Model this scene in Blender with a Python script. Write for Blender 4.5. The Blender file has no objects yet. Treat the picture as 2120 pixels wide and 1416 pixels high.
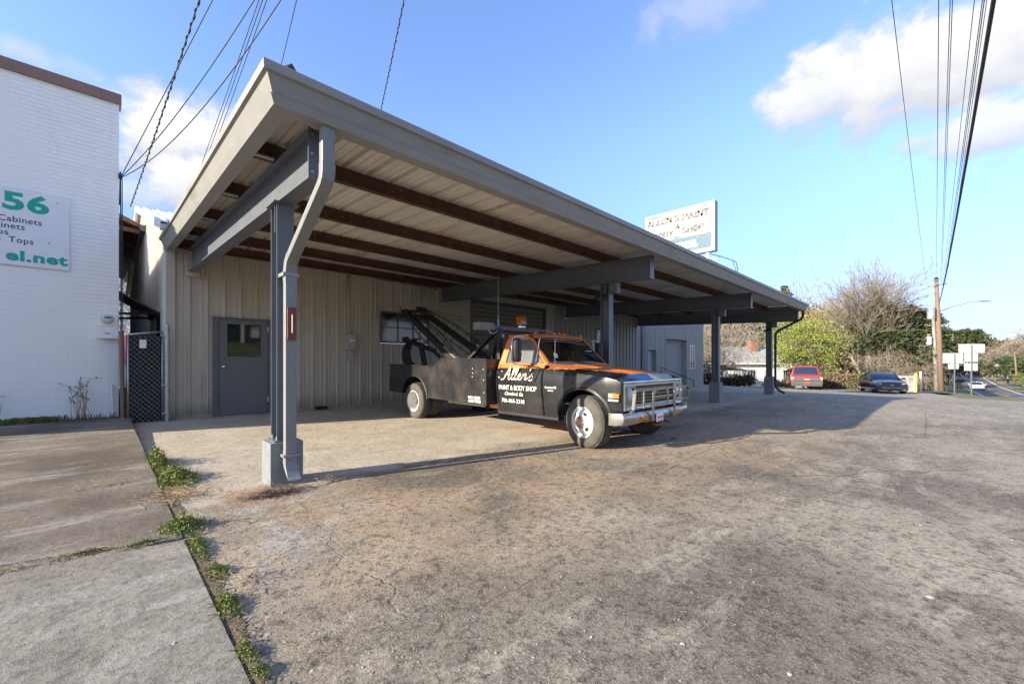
import bpy, bmesh, math, random
import numpy as np
from mathutils import Vector, Matrix, Euler
random.seed(7); RNG = np.random.default_rng(11)
S = bpy.context.scene
COL = S.collection
R_ = math.radians

# ------------------------------------------------------------------ camera
cam_d = bpy.data.cameras.new('camera'); cam = bpy.data.objects.new('camera', cam_d); COL.objects.link(cam)
cam.location = (0, 0, 1.25)
cam.rotation_euler = (R_(90), 0, R_(45.36 - 90))
cam_d.sensor_width = 36; cam_d.lens = 36 * 868 / 2120; cam_d.shift_y = 42 / 2120
cam_d.clip_start = 0.05; cam_d.clip_end = 3000
S.camera = cam
# ------------------------------------------------------------------ light
SUN_V = Vector((-2.7, 0.67, 1.0)).normalized()
SUN_EL = math.asin(SUN_V.z); SUN_AZ = math.atan2(SUN_V.x, SUN_V.y)
sd = bpy.data.lights.new('sun', 'SUN'); so = bpy.data.objects.new('sun', sd); COL.objects.link(so)
sd.energy = 5.0; sd.angle = R_(0.5); sd.color = (1.0, 0.90, 0.70)
so.rotation_euler = SUN_V.to_track_quat('Z', 'Y').to_euler(); so.location = (0, 0, 30)
S.view_settings.view_transform = 'Standard'; S.view_settings.look = 'None'
S.view_settings.exposure = 1.2; S.view_settings.gamma = 1
S.view_settings.use_curve_mapping = False
SKY_STRENGTH = 0.14

ca, sa = math.cos(R_(45.36)), math.sin(R_(45.36))
def vdir(px, py):
    """direction of sight toward a place in the sky, used only for where clouds stand"""
    u = (px - 1060) / 868; v = (750 - py) / 868
    return Vector((ca + u * sa, sa - u * ca, v)).normalized()

def at(px, py, dep):
    u = (px - 1060) / 868; v = (750 - py) / 868
    return (dep * (ca + u * sa), dep * (sa - u * ca), 1.25 + dep * v)

class NT:
    """tiny node helper"""
    def __init__(s, nt): s.nt = nt; s.n = nt.nodes; s.l = nt.links
    def node(s, t, **kw):
        n = s.n.new(t)
        for k, v in kw.items(): setattr(n, k, v)
        return n
    def put(s, sock, v):
        if isinstance(v, bpy.types.NodeSocket): s.l.new(v, sock)
        elif v is not None: sock.default_value = v
    def math(s, op, a, b=None, c=None, clamp=False):
        n = s.node('ShaderNodeMath', operation=op, use_clamp=clamp)
        s.put(n.inputs[0], a)
        if b is not None: s.put(n.inputs[1], b)
        if c is not None: s.put(n.inputs[2], c)
        return n.outputs[0]
    def vm(s, op, a, b=None):
        n = s.node('ShaderNodeVectorMath', operation=op)
        s.put(n.inputs[0], a)
        if b is not None: s.put(n.inputs[1], b)
        return n.outputs['Value'] if op in ('DOT_PRODUCT', 'LENGTH') else n.outputs[0]
    def mix(s, f, a, b, mode='MIX'):
        n = s.node('ShaderNodeMix', data_type='RGBA', blend_type=mode)
        s.put(n.inputs[0], f)
        def c(v): return (*v, 1) if isinstance(v, tuple) and len(v) == 3 else v
        s.put(n.inputs[6], c(a)); s.put(n.inputs[7], c(b))
        return n.outputs[2]
    def smooth(s, v, lo, hi):
        n = s.node('ShaderNodeMapRange', interpolation_type='SMOOTHSTEP')
        s.put(n.inputs[0], v); n.inputs[1].default_value = lo; n.inputs[2].default_value = hi
        return n.outputs[0]
    def noise(s, vec, scale, detail=4, rough=.55, dist=0, w=None):
        n = s.node('ShaderNodeTexNoise')
        s.put(n.inputs['Vector'], vec); n.inputs['Scale'].default_value = scale
        n.inputs['Detail'].default_value = detail; n.inputs['Roughness'].default_value = rough
        n.inputs['Distortion'].default_value = dist
        return n.outputs[0]
    def voro(s, vec, scale, feature='F1', out=0, rand=1):
        n = s.node('ShaderNodeTexVoronoi', feature=feature)
        s.put(n.inputs['Vector'], vec); n.inputs['Scale'].default_value = scale
        n.inputs['Randomness'].default_value = rand
        return n.outputs[out]
    def mapping(s, vec, sc=(1, 1, 1), rot=(0, 0, 0), loc=(0, 0, 0)):
        n = s.node('ShaderNodeMapping')
        s.put(n.inputs[0], vec); n.inputs['Scale'].default_value = sc
        n.inputs['Rotation'].default_value = rot; n.inputs['Location'].default_value = loc
        return n.outputs[0]

# ------------------------------------------------------------------ world
W = bpy.data.worlds.new('World'); S.world = W; W.use_nodes = True
w = NT(W.node_tree); w.n.clear()
outw = w.node('ShaderNodeOutputWorld'); bg = w.node('ShaderNodeBackground')
bg.inputs['Strength'].default_value = SKY_STRENGTH
sky = w.node('ShaderNodeTexSky', sky_type='NISHITA'); sky.sun_disc = False
sky.sun_elevation = SUN_EL; sky.sun_rotation = SUN_AZ
sky.air_density = 1.0; sky.dust_density = 0.35; sky.ozone_density = 1.8; sky.altitude = 500
tc = w.node('ShaderNodeTexCoord'); D = w.vm('NORMALIZE', tc.outputs['Generated'])
n1 = w.noise(D, 9, 9, .58, .35); n2 = w.noise(w.mapping(D, (1, 1, 1.6), loc=(.8, .3, .1)), 24, 8, .6, .3)
nn = w.math('ADD', w.math('MULTIPLY', w.math('SUBTRACT', n1, .5), 1.9), w.math('MULTIPLY', w.math('SUBTRACT', n2, .5), .75))
clouds = [  # (px, py, half width, half height, softness, opacity) of each cloud, as seen from the lot
 (1950, 105, 310, 125, .9, 1.0), (1720, 190, 150, 80, .9, .95), (2060, 265, 170, 60, .9, .9), (1620, 190, 60, 28, 1, .5), (1895, 300, 55, 28, 1, .6), (1460, 18, 100, 50, 1.2, .45),
 (350, 285, 130, 105, .9, 1.0), (420, 375, 110, 70, .9, .95), (300, 195, 65, 35, 1, .6), (45, 110, 80, 26, 1.2, .5), (160, 150, 60, 22, 1.2, .3), (285, 400, 50, 35, 1, .6),
 (2080, 672, 130, 32, 1.0, .45), (1955, 655, 80, 20, 1.0, .3), (2500, 230, 330, 150, 1.0, .9), (-450, 250, 300, 150, 1.0, .7)]
def cloud_size(px, py, a, c):
    t2 = 1 + ((px - 1060) / 868) ** 2; return a / 868 / t2 * 1.28, c / 868 / math.sqrt(t2) * 1.2
total = None; shade = None
for (cx, cy, hw, hh, so_, op) in clouds:
    hw, hh = cloud_size(cx, cy, hw, hh)
    c = vdir(cx, cy); e1 = Vector((c.y, -c.x, 0)).normalized(); e2 = e1.cross(c)
    dc = w.math('MAXIMUM', w.vm('DOT_PRODUCT', D, tuple(c)), .02)
    p1 = w.math('DIVIDE', w.vm('DOT_PRODUCT', D, tuple(e1)), dc); p2 = w.math('DIVIDE', w.vm('DOT_PRODUCT', D, tuple(e2)), dc)
    q1 = w.math('MULTIPLY', p1, 1 / hw); q2 = w.math('MULTIPLY', p2, 1 / hh)
    r = w.math('SQRT', w.math('ADD', w.math('MULTIPLY', q1, q1), w.math('MULTIPLY', q2, q2)))
    m = w.smooth(w.math('ADD', w.math('MULTIPLY', r, -1), w.math('ADD', nn, 1.0)), 0.0, .62 * so_)
    m = w.math('MULTIPLY', m, op)
    m = w.math('MULTIPLY', m, w.smooth(w.vm('DOT_PRODUCT', D, tuple(c)), .1, .4))
    sh = w.math('MULTIPLY', m, w.smooth(w.math('ADD', q2, w.math('MULTIPLY', nn, .7)), -.9, .25))
    if total is None: total, shade = m, sh
    else:
        total = w.math('MAXIMUM', total, m); shade = w.math('MAXIMUM', shade, sh)
# bright cloud cover added behind the viewer to whiten the fill light
sep = w.node('ShaderNodeSeparateXYZ'); w.put(sep.inputs[0], D)
gen = w.smooth(w.noise(w.mapping(D, (1, 1, 2.5)), 2.2, 8, .6, .2), .42, .62)
back = w.smooth(w.vm('DOT_PRODUCT', D, (-ca, -sa, 0)), -.15, .4)
gen = w.math('MULTIPLY', w.math('MULTIPLY', gen, back), .7)
total = w.math('MAXIMUM', total, gen); shade = w.math('MAXIMUM', shade, gen)
total = w.math('MULTIPLY', total, w.smooth(sep.outputs[2], 0.0, .05))
K = 1 / SKY_STRENGTH
SKC = w.mix(1.0, sky.outputs[0], (1.12, 1.02, 1.22), 'MULTIPLY')
lowk = w.smooth(sep.outputs[2], -.12, .50)
SKC = w.mix(lowk, w.mix(1.0, SKC, (.215, .215, .315), 'MULTIPLY'), w.mix(1.0, SKC, (.98, 1.12, 1.14), 'MULTIPLY'))
cl = w.mix(shade, tuple(v * K for v in (.27, .29, .34)), tuple(v * K for v in (.455, .455, .455)))
fin = w.mix(total, SKC, cl)
w.l.new(fin, bg.inputs[0]); w.l.new(bg.outputs[0], outw.inputs[0])

# ------------------------------------------------------------------ materials
MATS = {}
def mat(name, col, rough=.6, metal=0, var=.12, vscale=6, bump=0, bscale=60, dirt=None, dscale=1.5, dlo=.55, dhi=.75, spec=None, stretch=(1, 1, 1), emis=None, coat=0, alpha=None):
    """base colour varied by noise, optional patches of a second (dirt/rust) colour, optional fine relief"""
    if name in MATS: return MATS[name]
    m = bpy.data.materials.new(name); m.use_nodes = True; t = NT(m.node_tree)
    b = t.n['Principled BSDF']; tcx = t.node('ShaderNodeTexCoord'); O = t.mapping(tcx.outputs['Object'], stretch)
    c = (*col, 1)
    if var:
        nv = t.noise(O, vscale, 5, .6)
        nv = t.smooth(nv, .25, .75)
        c = t.mix(nv, tuple(max(0, v * (1 - var)) for v in col), tuple(min(1, v * (1 + var)) for v in col))
    if dirt:
        dm = t.smooth(t.noise(O, dscale, 8, .65), dlo, dhi); c = t.mix(dm, c, dirt)
    t.put(b.inputs['Base Color'], c)
    b.inputs['Roughness'].default_value = rough; b.inputs['Metallic'].default_value = metal
    if spec is not None: b.inputs['Specular IOR Level'].default_value = spec
    if coat: b.inputs['Coat Weight'].default_value = coat; b.inputs['Coat Roughness'].default_value = .15
    if var and not metal:
        rr = t.math('ADD', t.math('MULTIPLY', t.noise(O, vscale * 2.3, 4), .25), rough - .12); t.put(b.inputs['Roughness'], rr)
    if bump:
        bn = t.node('ShaderNodeBump'); bn.inputs['Strength'].default_value = bump; bn.inputs['Distance'].default_value = .01
        t.put(bn.inputs['Height'], t.noise(O, bscale, 6, .6)); t.l.new(bn.outputs[0], b.inputs['Normal'])
    if emis: b.inputs['Emission Color'].default_value = (*emis[0], 1); b.inputs['Emission Strength'].default_value = emis[1]
    MATS[name] = m; return m
def glass(name, tint=(.8, .85, .85), rough=.02, trans=1.0, alpha=None, base=.06):
    m = bpy.data.materials.new(name); m.use_nodes = True; t = NT(m.node_tree); t.n.clear()
    o = t.node('ShaderNodeOutputMaterial'); g = t.node('ShaderNodeBsdfGlossy'); g.inputs['Roughness'].default_value = rough
    tr = t.node('ShaderNodeBsdfTransparent'); tr.inputs[0].default_value = (*tint, 1)
    fr = t.node('ShaderNodeFresnel'); fr.inputs[0].default_value = 1.55
    fac = t.math('ADD', t.math('MULTIPLY', fr.outputs[0], 1.5), base, clamp=True)
    mx = t.node('ShaderNodeMixShader'); t.l.new(fac, mx.inputs[0]); t.l.new(tr.outputs[0], mx.inputs[1]); t.l.new(g.outputs[0], mx.inputs[2])
    t.l.new(mx.outputs[0], o.inputs[0]); MATS[name] = m; return m

M = {}
M['steel'] = mat('steel_paint', (.115, .125, .145), .42, var=.10, vscale=3, bump=.08, bscale=40, dirt=(.16, .10, .065), dscale=3.5, dlo=.66, dhi=.78)
M['fascia'] = mat('fascia_paint', (.25, .243, .23), .5, var=.08, vscale=2.5, dirt=(.17, .155, .13), dscale=1.7, dlo=.58, dhi=.8, stretch=(.6, .6, 2))
M['spout'] = mat('downspout_paint', (.225, .225, .225), .38, var=.07, vscale=5, bump=.05, dirt=(.20, .19, .17), dscale=4, dlo=.6, dhi=.8)
M['block'] = mat('block_paint', (.19, .20, .215), .7, var=.12, vscale=7, bump=.35, bscale=60, dirt=(.24, .20, .16), dscale=3, dlo=.6, dhi=.78)
M['purlin'] = mat('rusty_primer', (.075, .030, .018), .75, var=.35, vscale=3, bump=.15, dirt=(.14, .055, .025), dscale=2.2, dlo=.5, dhi=.75)
M['deck'] = mat('deck_sheet', (.64, .61, .55), .5, var=.10, vscale=1.4, dirt=(.34, .27, .18), dscale=1.2, dlo=.5, dhi=.8, stretch=(2.5, .4, 1))
M['decktop'] = mat('roof_top_sheet', (.55, .56, .57), .35, metal=.5, var=.1)
M['wall'] = mat('wall_sheet', (.45, .413, .355), .48, var=.05, vscale=1.5, dirt=(.34, .295, .235), dscale=1.1, dlo=.5, dhi=.8, stretch=(2.5, 2.5, .35))
def splash(m, col=(.20, .155, .11)):
    t = NT(m.node_tree); b = t.n['Principled BSDF']; src = b.inputs['Base Color'].links[0].from_socket
    tcx = t.node('ShaderNodeTexCoord'); O = tcx.outputs['Object']; sp = t.node('ShaderNodeSeparateXYZ'); t.put(sp.inputs[0], O)
    nz = t.noise(t.mapping(O, (1, 1, .6)), 5, 8, .7); k = t.smooth(t.math('SUBTRACT', sp.outputs[2], t.math('MULTIPLY', nz, .75)), .12, -.32)
    t.put(b.inputs['Base Color'], t.mix(t.math('MULTIPLY', k, .65), src, col))
splash(M['wall'])
M['wallgrey'] = mat('grey_wall_sheet', (.30, .295, .285), .5, var=.06, vscale=2, dirt=(.23, .22, .20), dscale=1.6, dlo=.55, dhi=.8, stretch=(2, 2, .3))
M['sidewall'] = mat('side_wall_sheet', (.60, .58, .53), .5, var=.12, vscale=1.5, dirt=(.20, .11, .06), dscale=1.2, dlo=.60, dhi=.85, stretch=(2, 2, .3))
M['roofwhite'] = mat('white_roof_sheet', (.78, .78, .78), .35, var=.05, vscale=2, dirt=(.5, .38, .28), dscale=1.5, dlo=.65, dhi=.85)
M['trim'] = mat('grey_trim', (.10, .108, .12), .5, var=.08, vscale=4)
M['doorp'] = mat('door_paint', (.125, .132, .145), .45, var=.06, vscale=3, dirt=(.16, .15, .14), dscale=2, dlo=.6, dhi=.85)
M['rollup'] = mat('rollup_paint', (.16, .155, .14), .5, var=.1, vscale=3, dirt=(.10, .09, .08), dscale=2, dlo=.5, dhi=.8)
M['rollgrey'] = mat('rollup_grey', (.26, .26, .255), .45, var=.06)
M['mortar'] = mat('painted_mortar', (.79, .79, .775), .7, var=.05, vscale=20, bump=.3, bscale=90)
M['brick'] = mat('white_painted_brick', (.86, .855, .84), .6, var=.04, vscale=3, bump=.35, bscale=120, dirt=(.78, .765, .73), dscale=1.0, dlo=.55, dhi=.85)
M['coping'] = mat('coping_brown', (.23, .14, .11), .55, var=.08)
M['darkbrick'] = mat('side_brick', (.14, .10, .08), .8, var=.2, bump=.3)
M['wood'] = mat('soffit_wood', (.17, .095, .055), .7, var=.3, vscale=5, stretch=(6, 1, 1), bump=.1)
M['galv'] = mat('galvanised', (.42, .43, .44), .42, metal=.75, var=.12, vscale=8)
M['rust'] = mat('rust', (.23, .10, .045), .85, var=.35, vscale=14, bump=.3, dirt=(.12, .05, .03), dscale=9)
M['black'] = mat('black_rubber', (.018, .018, .019), .6, var=.15)
M['blackmetal'] = mat('black_metal', (.022, .021, .021), .5, var=.3, vscale=9, dirt=(.07, .045, .03), dscale=6, dlo=.6, dhi=.8)
M['white'] = mat('white_paint', (.78, .78, .77), .45, var=.04)
M['signwhite'] = mat('sign_white', (.74, .75, .77), .4, var=.03, dirt=(.62, .60, .58), dscale=1.3, dlo=.6, dhi=.85)
M['sgn_teal'] = mat('deep_sign_teal', (.004, .065, .12), .5, var=.03)  # even teal, darkened against overexposure in direct sun
M['green'] = mat('sign_green', (.0, .36, .27), .5, var=.05)
M['ink'] = mat('ink', (.04, .045, .06), .6, var=.1)
M['greyink'] = mat('faded_ink', (.25, .25, .26), .6, var=.6, vscale=30)
M['teal'] = mat('sign_teal', (.10, .42, .60), .45, var=.03)
M['plasticgrey'] = mat('meter_grey', (.36, .36, .34), .5, var=.06)
M['conduit'] = mat('conduit_paint', (.42, .40, .35), .45, var=.06)
M['chrome'] = mat('chrome', (.62, .62, .62), .12, metal=1, var=.12, vscale=10, dirt=(.30, .22, .15), dscale=7, dlo=.58, dhi=.8)
M['dullchrome'] = mat('weathered_chrome', (.36, .345, .32), .3, metal=.9, var=.15, vscale=10, dirt=(.30, .20, .12), dscale=5, dlo=.5, dhi=.75)
M['orange'] = mat('orange_paint', (.64, .205, .055), .35, var=.08, vscale=3, dirt=(.55, .19, .07), dscale=2.5, dlo=.5, dhi=.8, coat=.25)
M['tblack'] = mat('black_paint', (.013, .014, .018), .28, var=.4, vscale=3, dirt=(.036, .032, .030), dscale=2.6, dlo=.45, dhi=.8, coat=.5)
M['tbed'] = mat('bed_black_paint', (.013, .013, .016), .38, var=.4, vscale=2.5, dirt=(.055, .042, .034), dscale=2.2, dlo=.40, dhi=.72, coat=.15)
M['blue'] = mat('blue_paint', (.03, .10, .25), .4, var=.08)
M['primer'] = mat('bare_primer', (.35, .35, .34), .5, var=.15, dirt=(.2, .13, .09), dscale=6)
M['rim'] = mat('white_rim', (.66, .66, .65), .4, var=.06, dirt=(.42, .33, .25), dscale=8, dlo=.58, dhi=.75)
M['tyre'] = mat('tyre', (.075, .070, .063), .85, var=.18, vscale=8, dirt=(.125, .105, .085), dscale=4, dlo=.45, dhi=.75, bump=.15, bscale=80)
M['tread'] = mat('tyre_tread', (.05, .045, .04), .9, var=.3, vscale=15, dirt=(.13, .10, .075), dscale=5, dlo=.45, dhi=.7, bump=.3)
M['amber'] = mat('amber_lens', (.50, .17, .02), .2, var=.05, spec=.6)
M['lampglass'] = mat('lamp_glass', (.55, .57, .58), .08, metal=.3, var=.1)
M['letter'] = mat('white_letter', (.80, .79, .76), .5, var=.05)
M['pinkletter'] = mat('pink_letter', (.80, .42, .32), .5, var=.1)
M['interior'] = mat('cab_interior', (.035, .032, .03), .8, var=.2)
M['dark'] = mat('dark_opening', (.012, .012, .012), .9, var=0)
M['glass'] = glass('clear_glass')
M['tint'] = glass('tinted_glass', (.34, .38, .36), base=.10)
M['sidetint'] = glass('reflective_side_glass', (.45, .52, .46), rough=.25, base=.55)  # reflection raised evenly for a pale grey-green pane
M['winglass'] = mat('window_film_glass', (.22, .23, .235), .12, var=.1, spec=.8)
M['mirrorpane'] = mat('door_glass', (.010, .012, .011), .03, var=0, spec=1.0)
M['red'] = mat('red_car_paint', (.45, .015, .02), .25, var=.05, coat=.6)
M['redplate'] = mat('red_plate', (.62, .05, .03), .4, var=.05)
M['navy'] = mat('dark_navy_paint', (.012, .016, .03), .2, var=.05, coat=.8)
M['carglass'] = mat('car_glass', (.02, .035, .06), .05, var=0, spec=1.0)
M['cargrey'] = mat('car_grey_plastic', (.12, .12, .125), .5, var=.05)
M['pole'] = mat('pole_wood', (.20, .135, .10), .85, var=.25, vscale=5, stretch=(5, 5, .4), bump=.4, bscale=20, dirt=(.12, .08, .06), dscale=3)
M['polegrey'] = mat('grey_pole_wood', (.27, .255, .235), .85, var=.2, vscale=5, stretch=(5, 5, .4), bump=.3, bscale=20)
M['wire'] = mat('wire', (.02, .02, .022), .6, var=0)
M['bark'] = mat('bark', (.20, .155, .12), .9, var=.3, vscale=6, stretch=(2, 2, .5), bump=.4, bscale=15)
M['barkgrey'] = mat('grey_bark', (.30, .26, .225), .9, var=.25, vscale=6)
M['twig'] = mat('twig', (.26, .215, .165), .9, var=.35, vscale=1.2)
M['houseroof'] = mat('house_metal_roof', (.34, .34, .34), .5, var=.08)
M['housewall'] = mat('house_white', (.80, .78, .74), .6, var=.04)
M['chim'] = mat('chimney_brick', (.30, .12, .07), .85, var=.3, vscale=9)
M['straw'] = mat('straw', (.42, .31, .18), .9, var=.3, vscale=30)
M['yellow'] = mat('yellow_paint', (.80, .50, .04), .5, var=.08)
M['red_rusty'] = mat('rusty_red_plate', (.17, .04, .03), .6, var=.3, vscale=20, dirt=(.27, .10, .06), dscale=25)
M['redroof'] = mat('red_shed_roof', (.50, .07, .06), .5, var=.08)
M['orangeboard'] = mat('orange_board', (.25, .075, .025), .8, var=.4, vscale=8)

def leafmat(name, a, b, c2, scale=.9):
    m = bpy.data.materials.new(name); m.use_nodes = True; t = NT(m.node_tree); bs = t.n['Principled BSDF']
    tcx = t.node('ShaderNodeTexCoord'); O = tcx.outputs['Object']
    k = t.smooth(t.noise(O, scale, 3), .35, .65); k2 = t.smooth(t.noise(O, scale * 9, 2), .5, .75)
    t.put(bs.inputs['Base Color'], t.mix(t.math('MULTIPLY', k2, .6), t.mix(k, a, b), c2)); bs.inputs['Roughness'].default_value = .65
    bs.inputs['Specular IOR Level'].default_value = .25
    try:
        bs.inputs['Subsurface Weight'].default_value = 0
    except Exception: pass
    MATS[name] = m; return m
M['leaf_bright'] = leafmat('leaf_spring_green', (.165, .205, .035), (.26, .305, .06), (.33, .33, .12))
M['leaf_olive'] = leafmat('leaf_olive', (.19, .17, .06), (.28, .26, .09), (.33, .27, .13))
M['leaf_pine'] = leafmat('leaf_pine', (.030, .048, .020), (.055, .075, .030), (.09, .09, .04))
M['leaf_brown'] = leafmat('leaf_brown', (.19, .145, .09), (.27, .215, .13), (.16, .16, .06), .25)
M['leaf_weed'] = leafmat('leaf_weed', (.10, .14, .035), (.19, .21, .05), (.32, .29, .12), 9)
M['leaf_red'] = leafmat('leaf_red_shrub', (.055, .025, .022), (.09, .045, .03), (.06, .07, .03), 3)
M['leaf_hedge'] = leafmat('leaf_hedge', (.21, .155, .10), (.15, .13, .06), (.28, .21, .14), 1.5)

def ground_mats():
    # parking lot: weathered asphalt, a concrete apron under the canopy, rust-brown stains, crack lines, pale spalls
    m = bpy.data.materials.new('asphalt_and_concrete'); m.use_nodes = True; t = NT(m.node_tree); b = t.n['Principled BSDF']
    tcx = t.node('ShaderNodeTexCoord'); O = tcx.outputs['Object']; sp = t.node('ShaderNodeSeparateXYZ'); t.put(sp.inputs[0], O)
    X, Y = sp.outputs[0], sp.outputs[1]
    big = t.noise(O, .38, 6, .6, .4); mid = t.noise(t.mapping(O, (1, 1, 1), loc=(7, 3, 0)), 1.7, 12, .74, .5); fine = t.noise(O, 16, 8, .7); grit = t.noise(O, 110, 3, .7)
    streak = t.noise(t.mapping(O, (.45, 1.3, 1), rot=(0, 0, R_(-12))), 1.9, 11, .74, .6)
    asp = t.mix(t.smooth(big, .36, .64), (.145, .121, .091), (.365, .312, .238))
    asp = t.mix(t.math('MULTIPLY', t.smooth(streak, .50, .66), .8), asp, (.46, .40, .31))
    asp = t.mix(t.math('MULTIPLY', t.smooth(mid, .50, .66), .58), asp, (.080, .066, .053))
    # ochre run-off in front of the apron
    band = t.math('MULTIPLY', t.smooth(t.math('ABSOLUTE', t.math('ADD', t.math('SUBTRACT', Y, 3.55), t.math('MULTIPLY', X, .11))), 2.3, .3), t.smooth(t.noise(O, .9, 6, .65, .4), .34, .60))
    asp = t.mix(t.math('MULTIPLY', band, .75), asp, (.44, .31, .19))
    conc = t.mix(t.smooth(mid, .3, .7), (.44, .375, .29), (.58, .505, .40))
    conc = t.mix(t.math('MULTIPLY', t.smooth(streak, .5, .72), .7), conc, (.29, .23, .17))
    edge = t.math('ADD', t.math('ADD', Y, t.math('MULTIPLY', X, .02)), t.math('MULTIPLY', t.math('SUBTRACT', mid, .5), 1.6))
    cm = t.math('MULTIPLY', t.smooth(edge, 4.35, 4.75), t.smooth(X, 24, 19))
    col = t.mix(cm, asp, conc)
    far = t.smooth(X, 9, 17); col = t.mix(t.math('MULTIPLY', far, .75), col, t.mix(t.smooth(streak, .35, .65), (.30, .26, .20), (.46, .40, .315)))
    # pale spalled concrete beside the driveway slab
    sp1 = t.math('MULTIPLY', t.smooth(t.math('ABSOLUTE', t.math('SUBTRACT', X, .95)), 1.1, .15), t.smooth(t.math('ABSOLUTE', t.math('SUBTRACT', Y, 4.6)), 2.6, .8))
    spm = t.math('MULTIPLY', sp1, t.smooth(t.math('ADD', mid, t.math('MULTIPLY', t.math('SUBTRACT', fine, .5), .5)), .46, .58))
    col = t.mix(spm, col, (.46, .425, .375))
    ru = t.vm('LENGTH', t.vm('SUBTRACT', O, (1.15, 4.45, 0))); rum = t.smooth(t.math('ADD', ru, t.math('MULTIPLY', mid, .35)), .62, .42)
    col = t.mix(t.math('MULTIPLY', rum, .75), col, (.36, .21, .12))
    # stones showing in the worn surface
    v1 = t.voro(O, 62); vc = t.voro(O, 62, out=1); hsep = t.node('ShaderNodeSeparateColor'); t.put(hsep.inputs[0], vc)
    stone = t.math('MULTIPLY', t.smooth(v1, .42, .28), t.smooth(hsep.outputs[0], .45, .6))
    wear = t.math('MULTIPLY', t.smooth(t.noise(O, 1.1, 5, .6), .38, .62), t.math('SUBTRACT', 1.0, cm))
    stc = t.mix(hsep.outputs[1], (.14, .12, .10), (.33, .27, .20))
    col = t.mix(t.math('MULTIPLY', t.math('MULTIPLY', stone, wear), .55), col, stc)
    # spread of grain
    soft = t.math('MULTIPLY_ADD', cm, -.55, 1.0)
    g2 = t.noise(O, 45, 5, .75)
    col = t.mix(t.math('MULTIPLY', t.math('MULTIPLY', t.smooth(fine, .48, .64), .95), soft), col, t.mix(.68, col, (.03, .026, .022)))
    col = t.mix(t.math('MULTIPLY', t.math('MULTIPLY', t.smooth(g2, .50, .60), .75), soft), col, t.mix(.7, col, (.025, .022, .02)))
    col = t.mix(t.math('MULTIPLY', t.math('MULTIPLY', t.smooth(grit, .53, .62), .55), soft), col, (.42, .37, .31))
    # cracks
    dst = t.vm('ADD', O, t.vm('MULTIPLY', t.node('ShaderNodeTexNoise').outputs[1], (.0, .0, .0)))
    nz = t.node('ShaderNodeTexNoise'); t.put(nz.inputs[0], O); nz.inputs['Scale'].default_value = 1.2; nz.inputs['Detail'].default_value = 7
    dv = t.vm('ADD', O, t.vm('MULTIPLY', t.vm('SUBTRACT', nz.outputs[1], (.5, .5, .5)), (.9, .9, .0)))
    cr = t.voro(dv, .19, 'DISTANCE_TO_EDGE')
    crm = t.math('MULTIPLY', t.smooth(cr, .0016, .0006), t.smooth(t.noise(O, .25, 2), .47, .55))
    col = t.mix(t.math('MULTIPLY', crm, .45), col, (.05, .042, .035))
    t.put(b.inputs['Base Color'], col); b.inputs['Roughness'].default_value = .85; b.inputs['Specular IOR Level'].default_value = .3
    hgt = t.math('ADD', t.math('MULTIPLY', t.math('MULTIPLY', stone, wear), .35), t.math('ADD', t.math('MULTIPLY', fine, .9), t.math('MULTIPLY', grit, .45)))
    hgt = t.math('ADD', hgt, t.math('MULTIPLY', spm, -.35)); hgt = t.math('SUBTRACT', hgt, t.math('MULTIPLY', crm, 1.2))
    hgt = t.math('ADD', hgt, t.math('MULTIPLY', mid, 1.2))
    bn = t.node('ShaderNodeBump'); bn.inputs['Strength'].default_value = .75; bn.inputs['Distance'].default_value = .015
    t.put(bn.inputs['Height'], hgt); t.l.new(bn.outputs[0], b.inputs['Normal']); M['lot'] = m
    # driveway slab
    m = bpy.data.materials.new('worn_slab_concrete'); m.use_nodes = True; t = NT(m.node_tree); b = t.n['Principled BSDF']
    tcx = t.node('ShaderNodeTexCoord'); O = tcx.outputs['Object']; sp = t.node('ShaderNodeSeparateXYZ'); t.put(sp.inputs[0], O)
    big = t.noise(O, .8, 6, .6, .5); mid = t.noise(O, 3.2, 7, .65, .3); fine = t.noise(O, 22, 8, .7); grit = t.noise(O, 130, 3, .7)
    nearm = t.smooth(sp.outputs[1], 4.1, 3.6)
    farc = t.mix(t.smooth(big, .35, .65), (.100, .074, .052), (.215, .172, .130))
    nearc = t.mix(t.smooth(mid, .3, .7), (.19, .168, .135), (.31, .28, .23))
    col = t.mix(nearm, farc, nearc)
    col = t.mix(t.math('MULTIPLY', t.smooth(t.noise(t.mapping(O, (.5, 2, 1), rot=(0, 0, R_(-20))), 1.2, 7, .7), .5, .68), .65), col, (.40, .375, .34))
    col = t.mix(t.math('MULTIPLY', t.smooth(fine, .46, .64), .75), col, t.mix(.6, col, (.03, .028, .025)))
    col = t.mix(t.math('MULTIPLY', t.smooth(t.noise(O, 48, 5, .75), .5, .62), .5), col, t.mix(.55, col, (.03, .028, .025)))
    col = t.mix(t.math('MULTIPLY', t.smooth(grit, .52, .66), .4), col, (.42, .39, .35))
    t.put(b.inputs['Base Color'], col); b.inputs['Roughness'].default_value = .88
    bn = t.node('ShaderNodeBump'); bn.inputs['Strength'].default_value = .75; bn.inputs['Distance'].default_value = .009
    t.put(bn.inputs['Height'], t.math('ADD', t.math('ADD', t.math('MULTIPLY', mid, 1.0), fine), t.math('MULTIPLY', grit, .5))); t.l.new(bn.outputs[0], b.inputs['Normal']); M['slab'] = m
    # grass ground
    m = bpy.data.materials.new('grass_ground'); m.use_nodes = True; t = NT(m.node_tree); b = t.n['Principled BSDF']
    tcx = t.node('ShaderNodeTexCoord'); O = tcx.outputs['Object']
    g = t.mix(t.smooth(t.noise(O, .35, 6), .35, .65), (.075, .095, .022), (.20, .17, .075))
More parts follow.
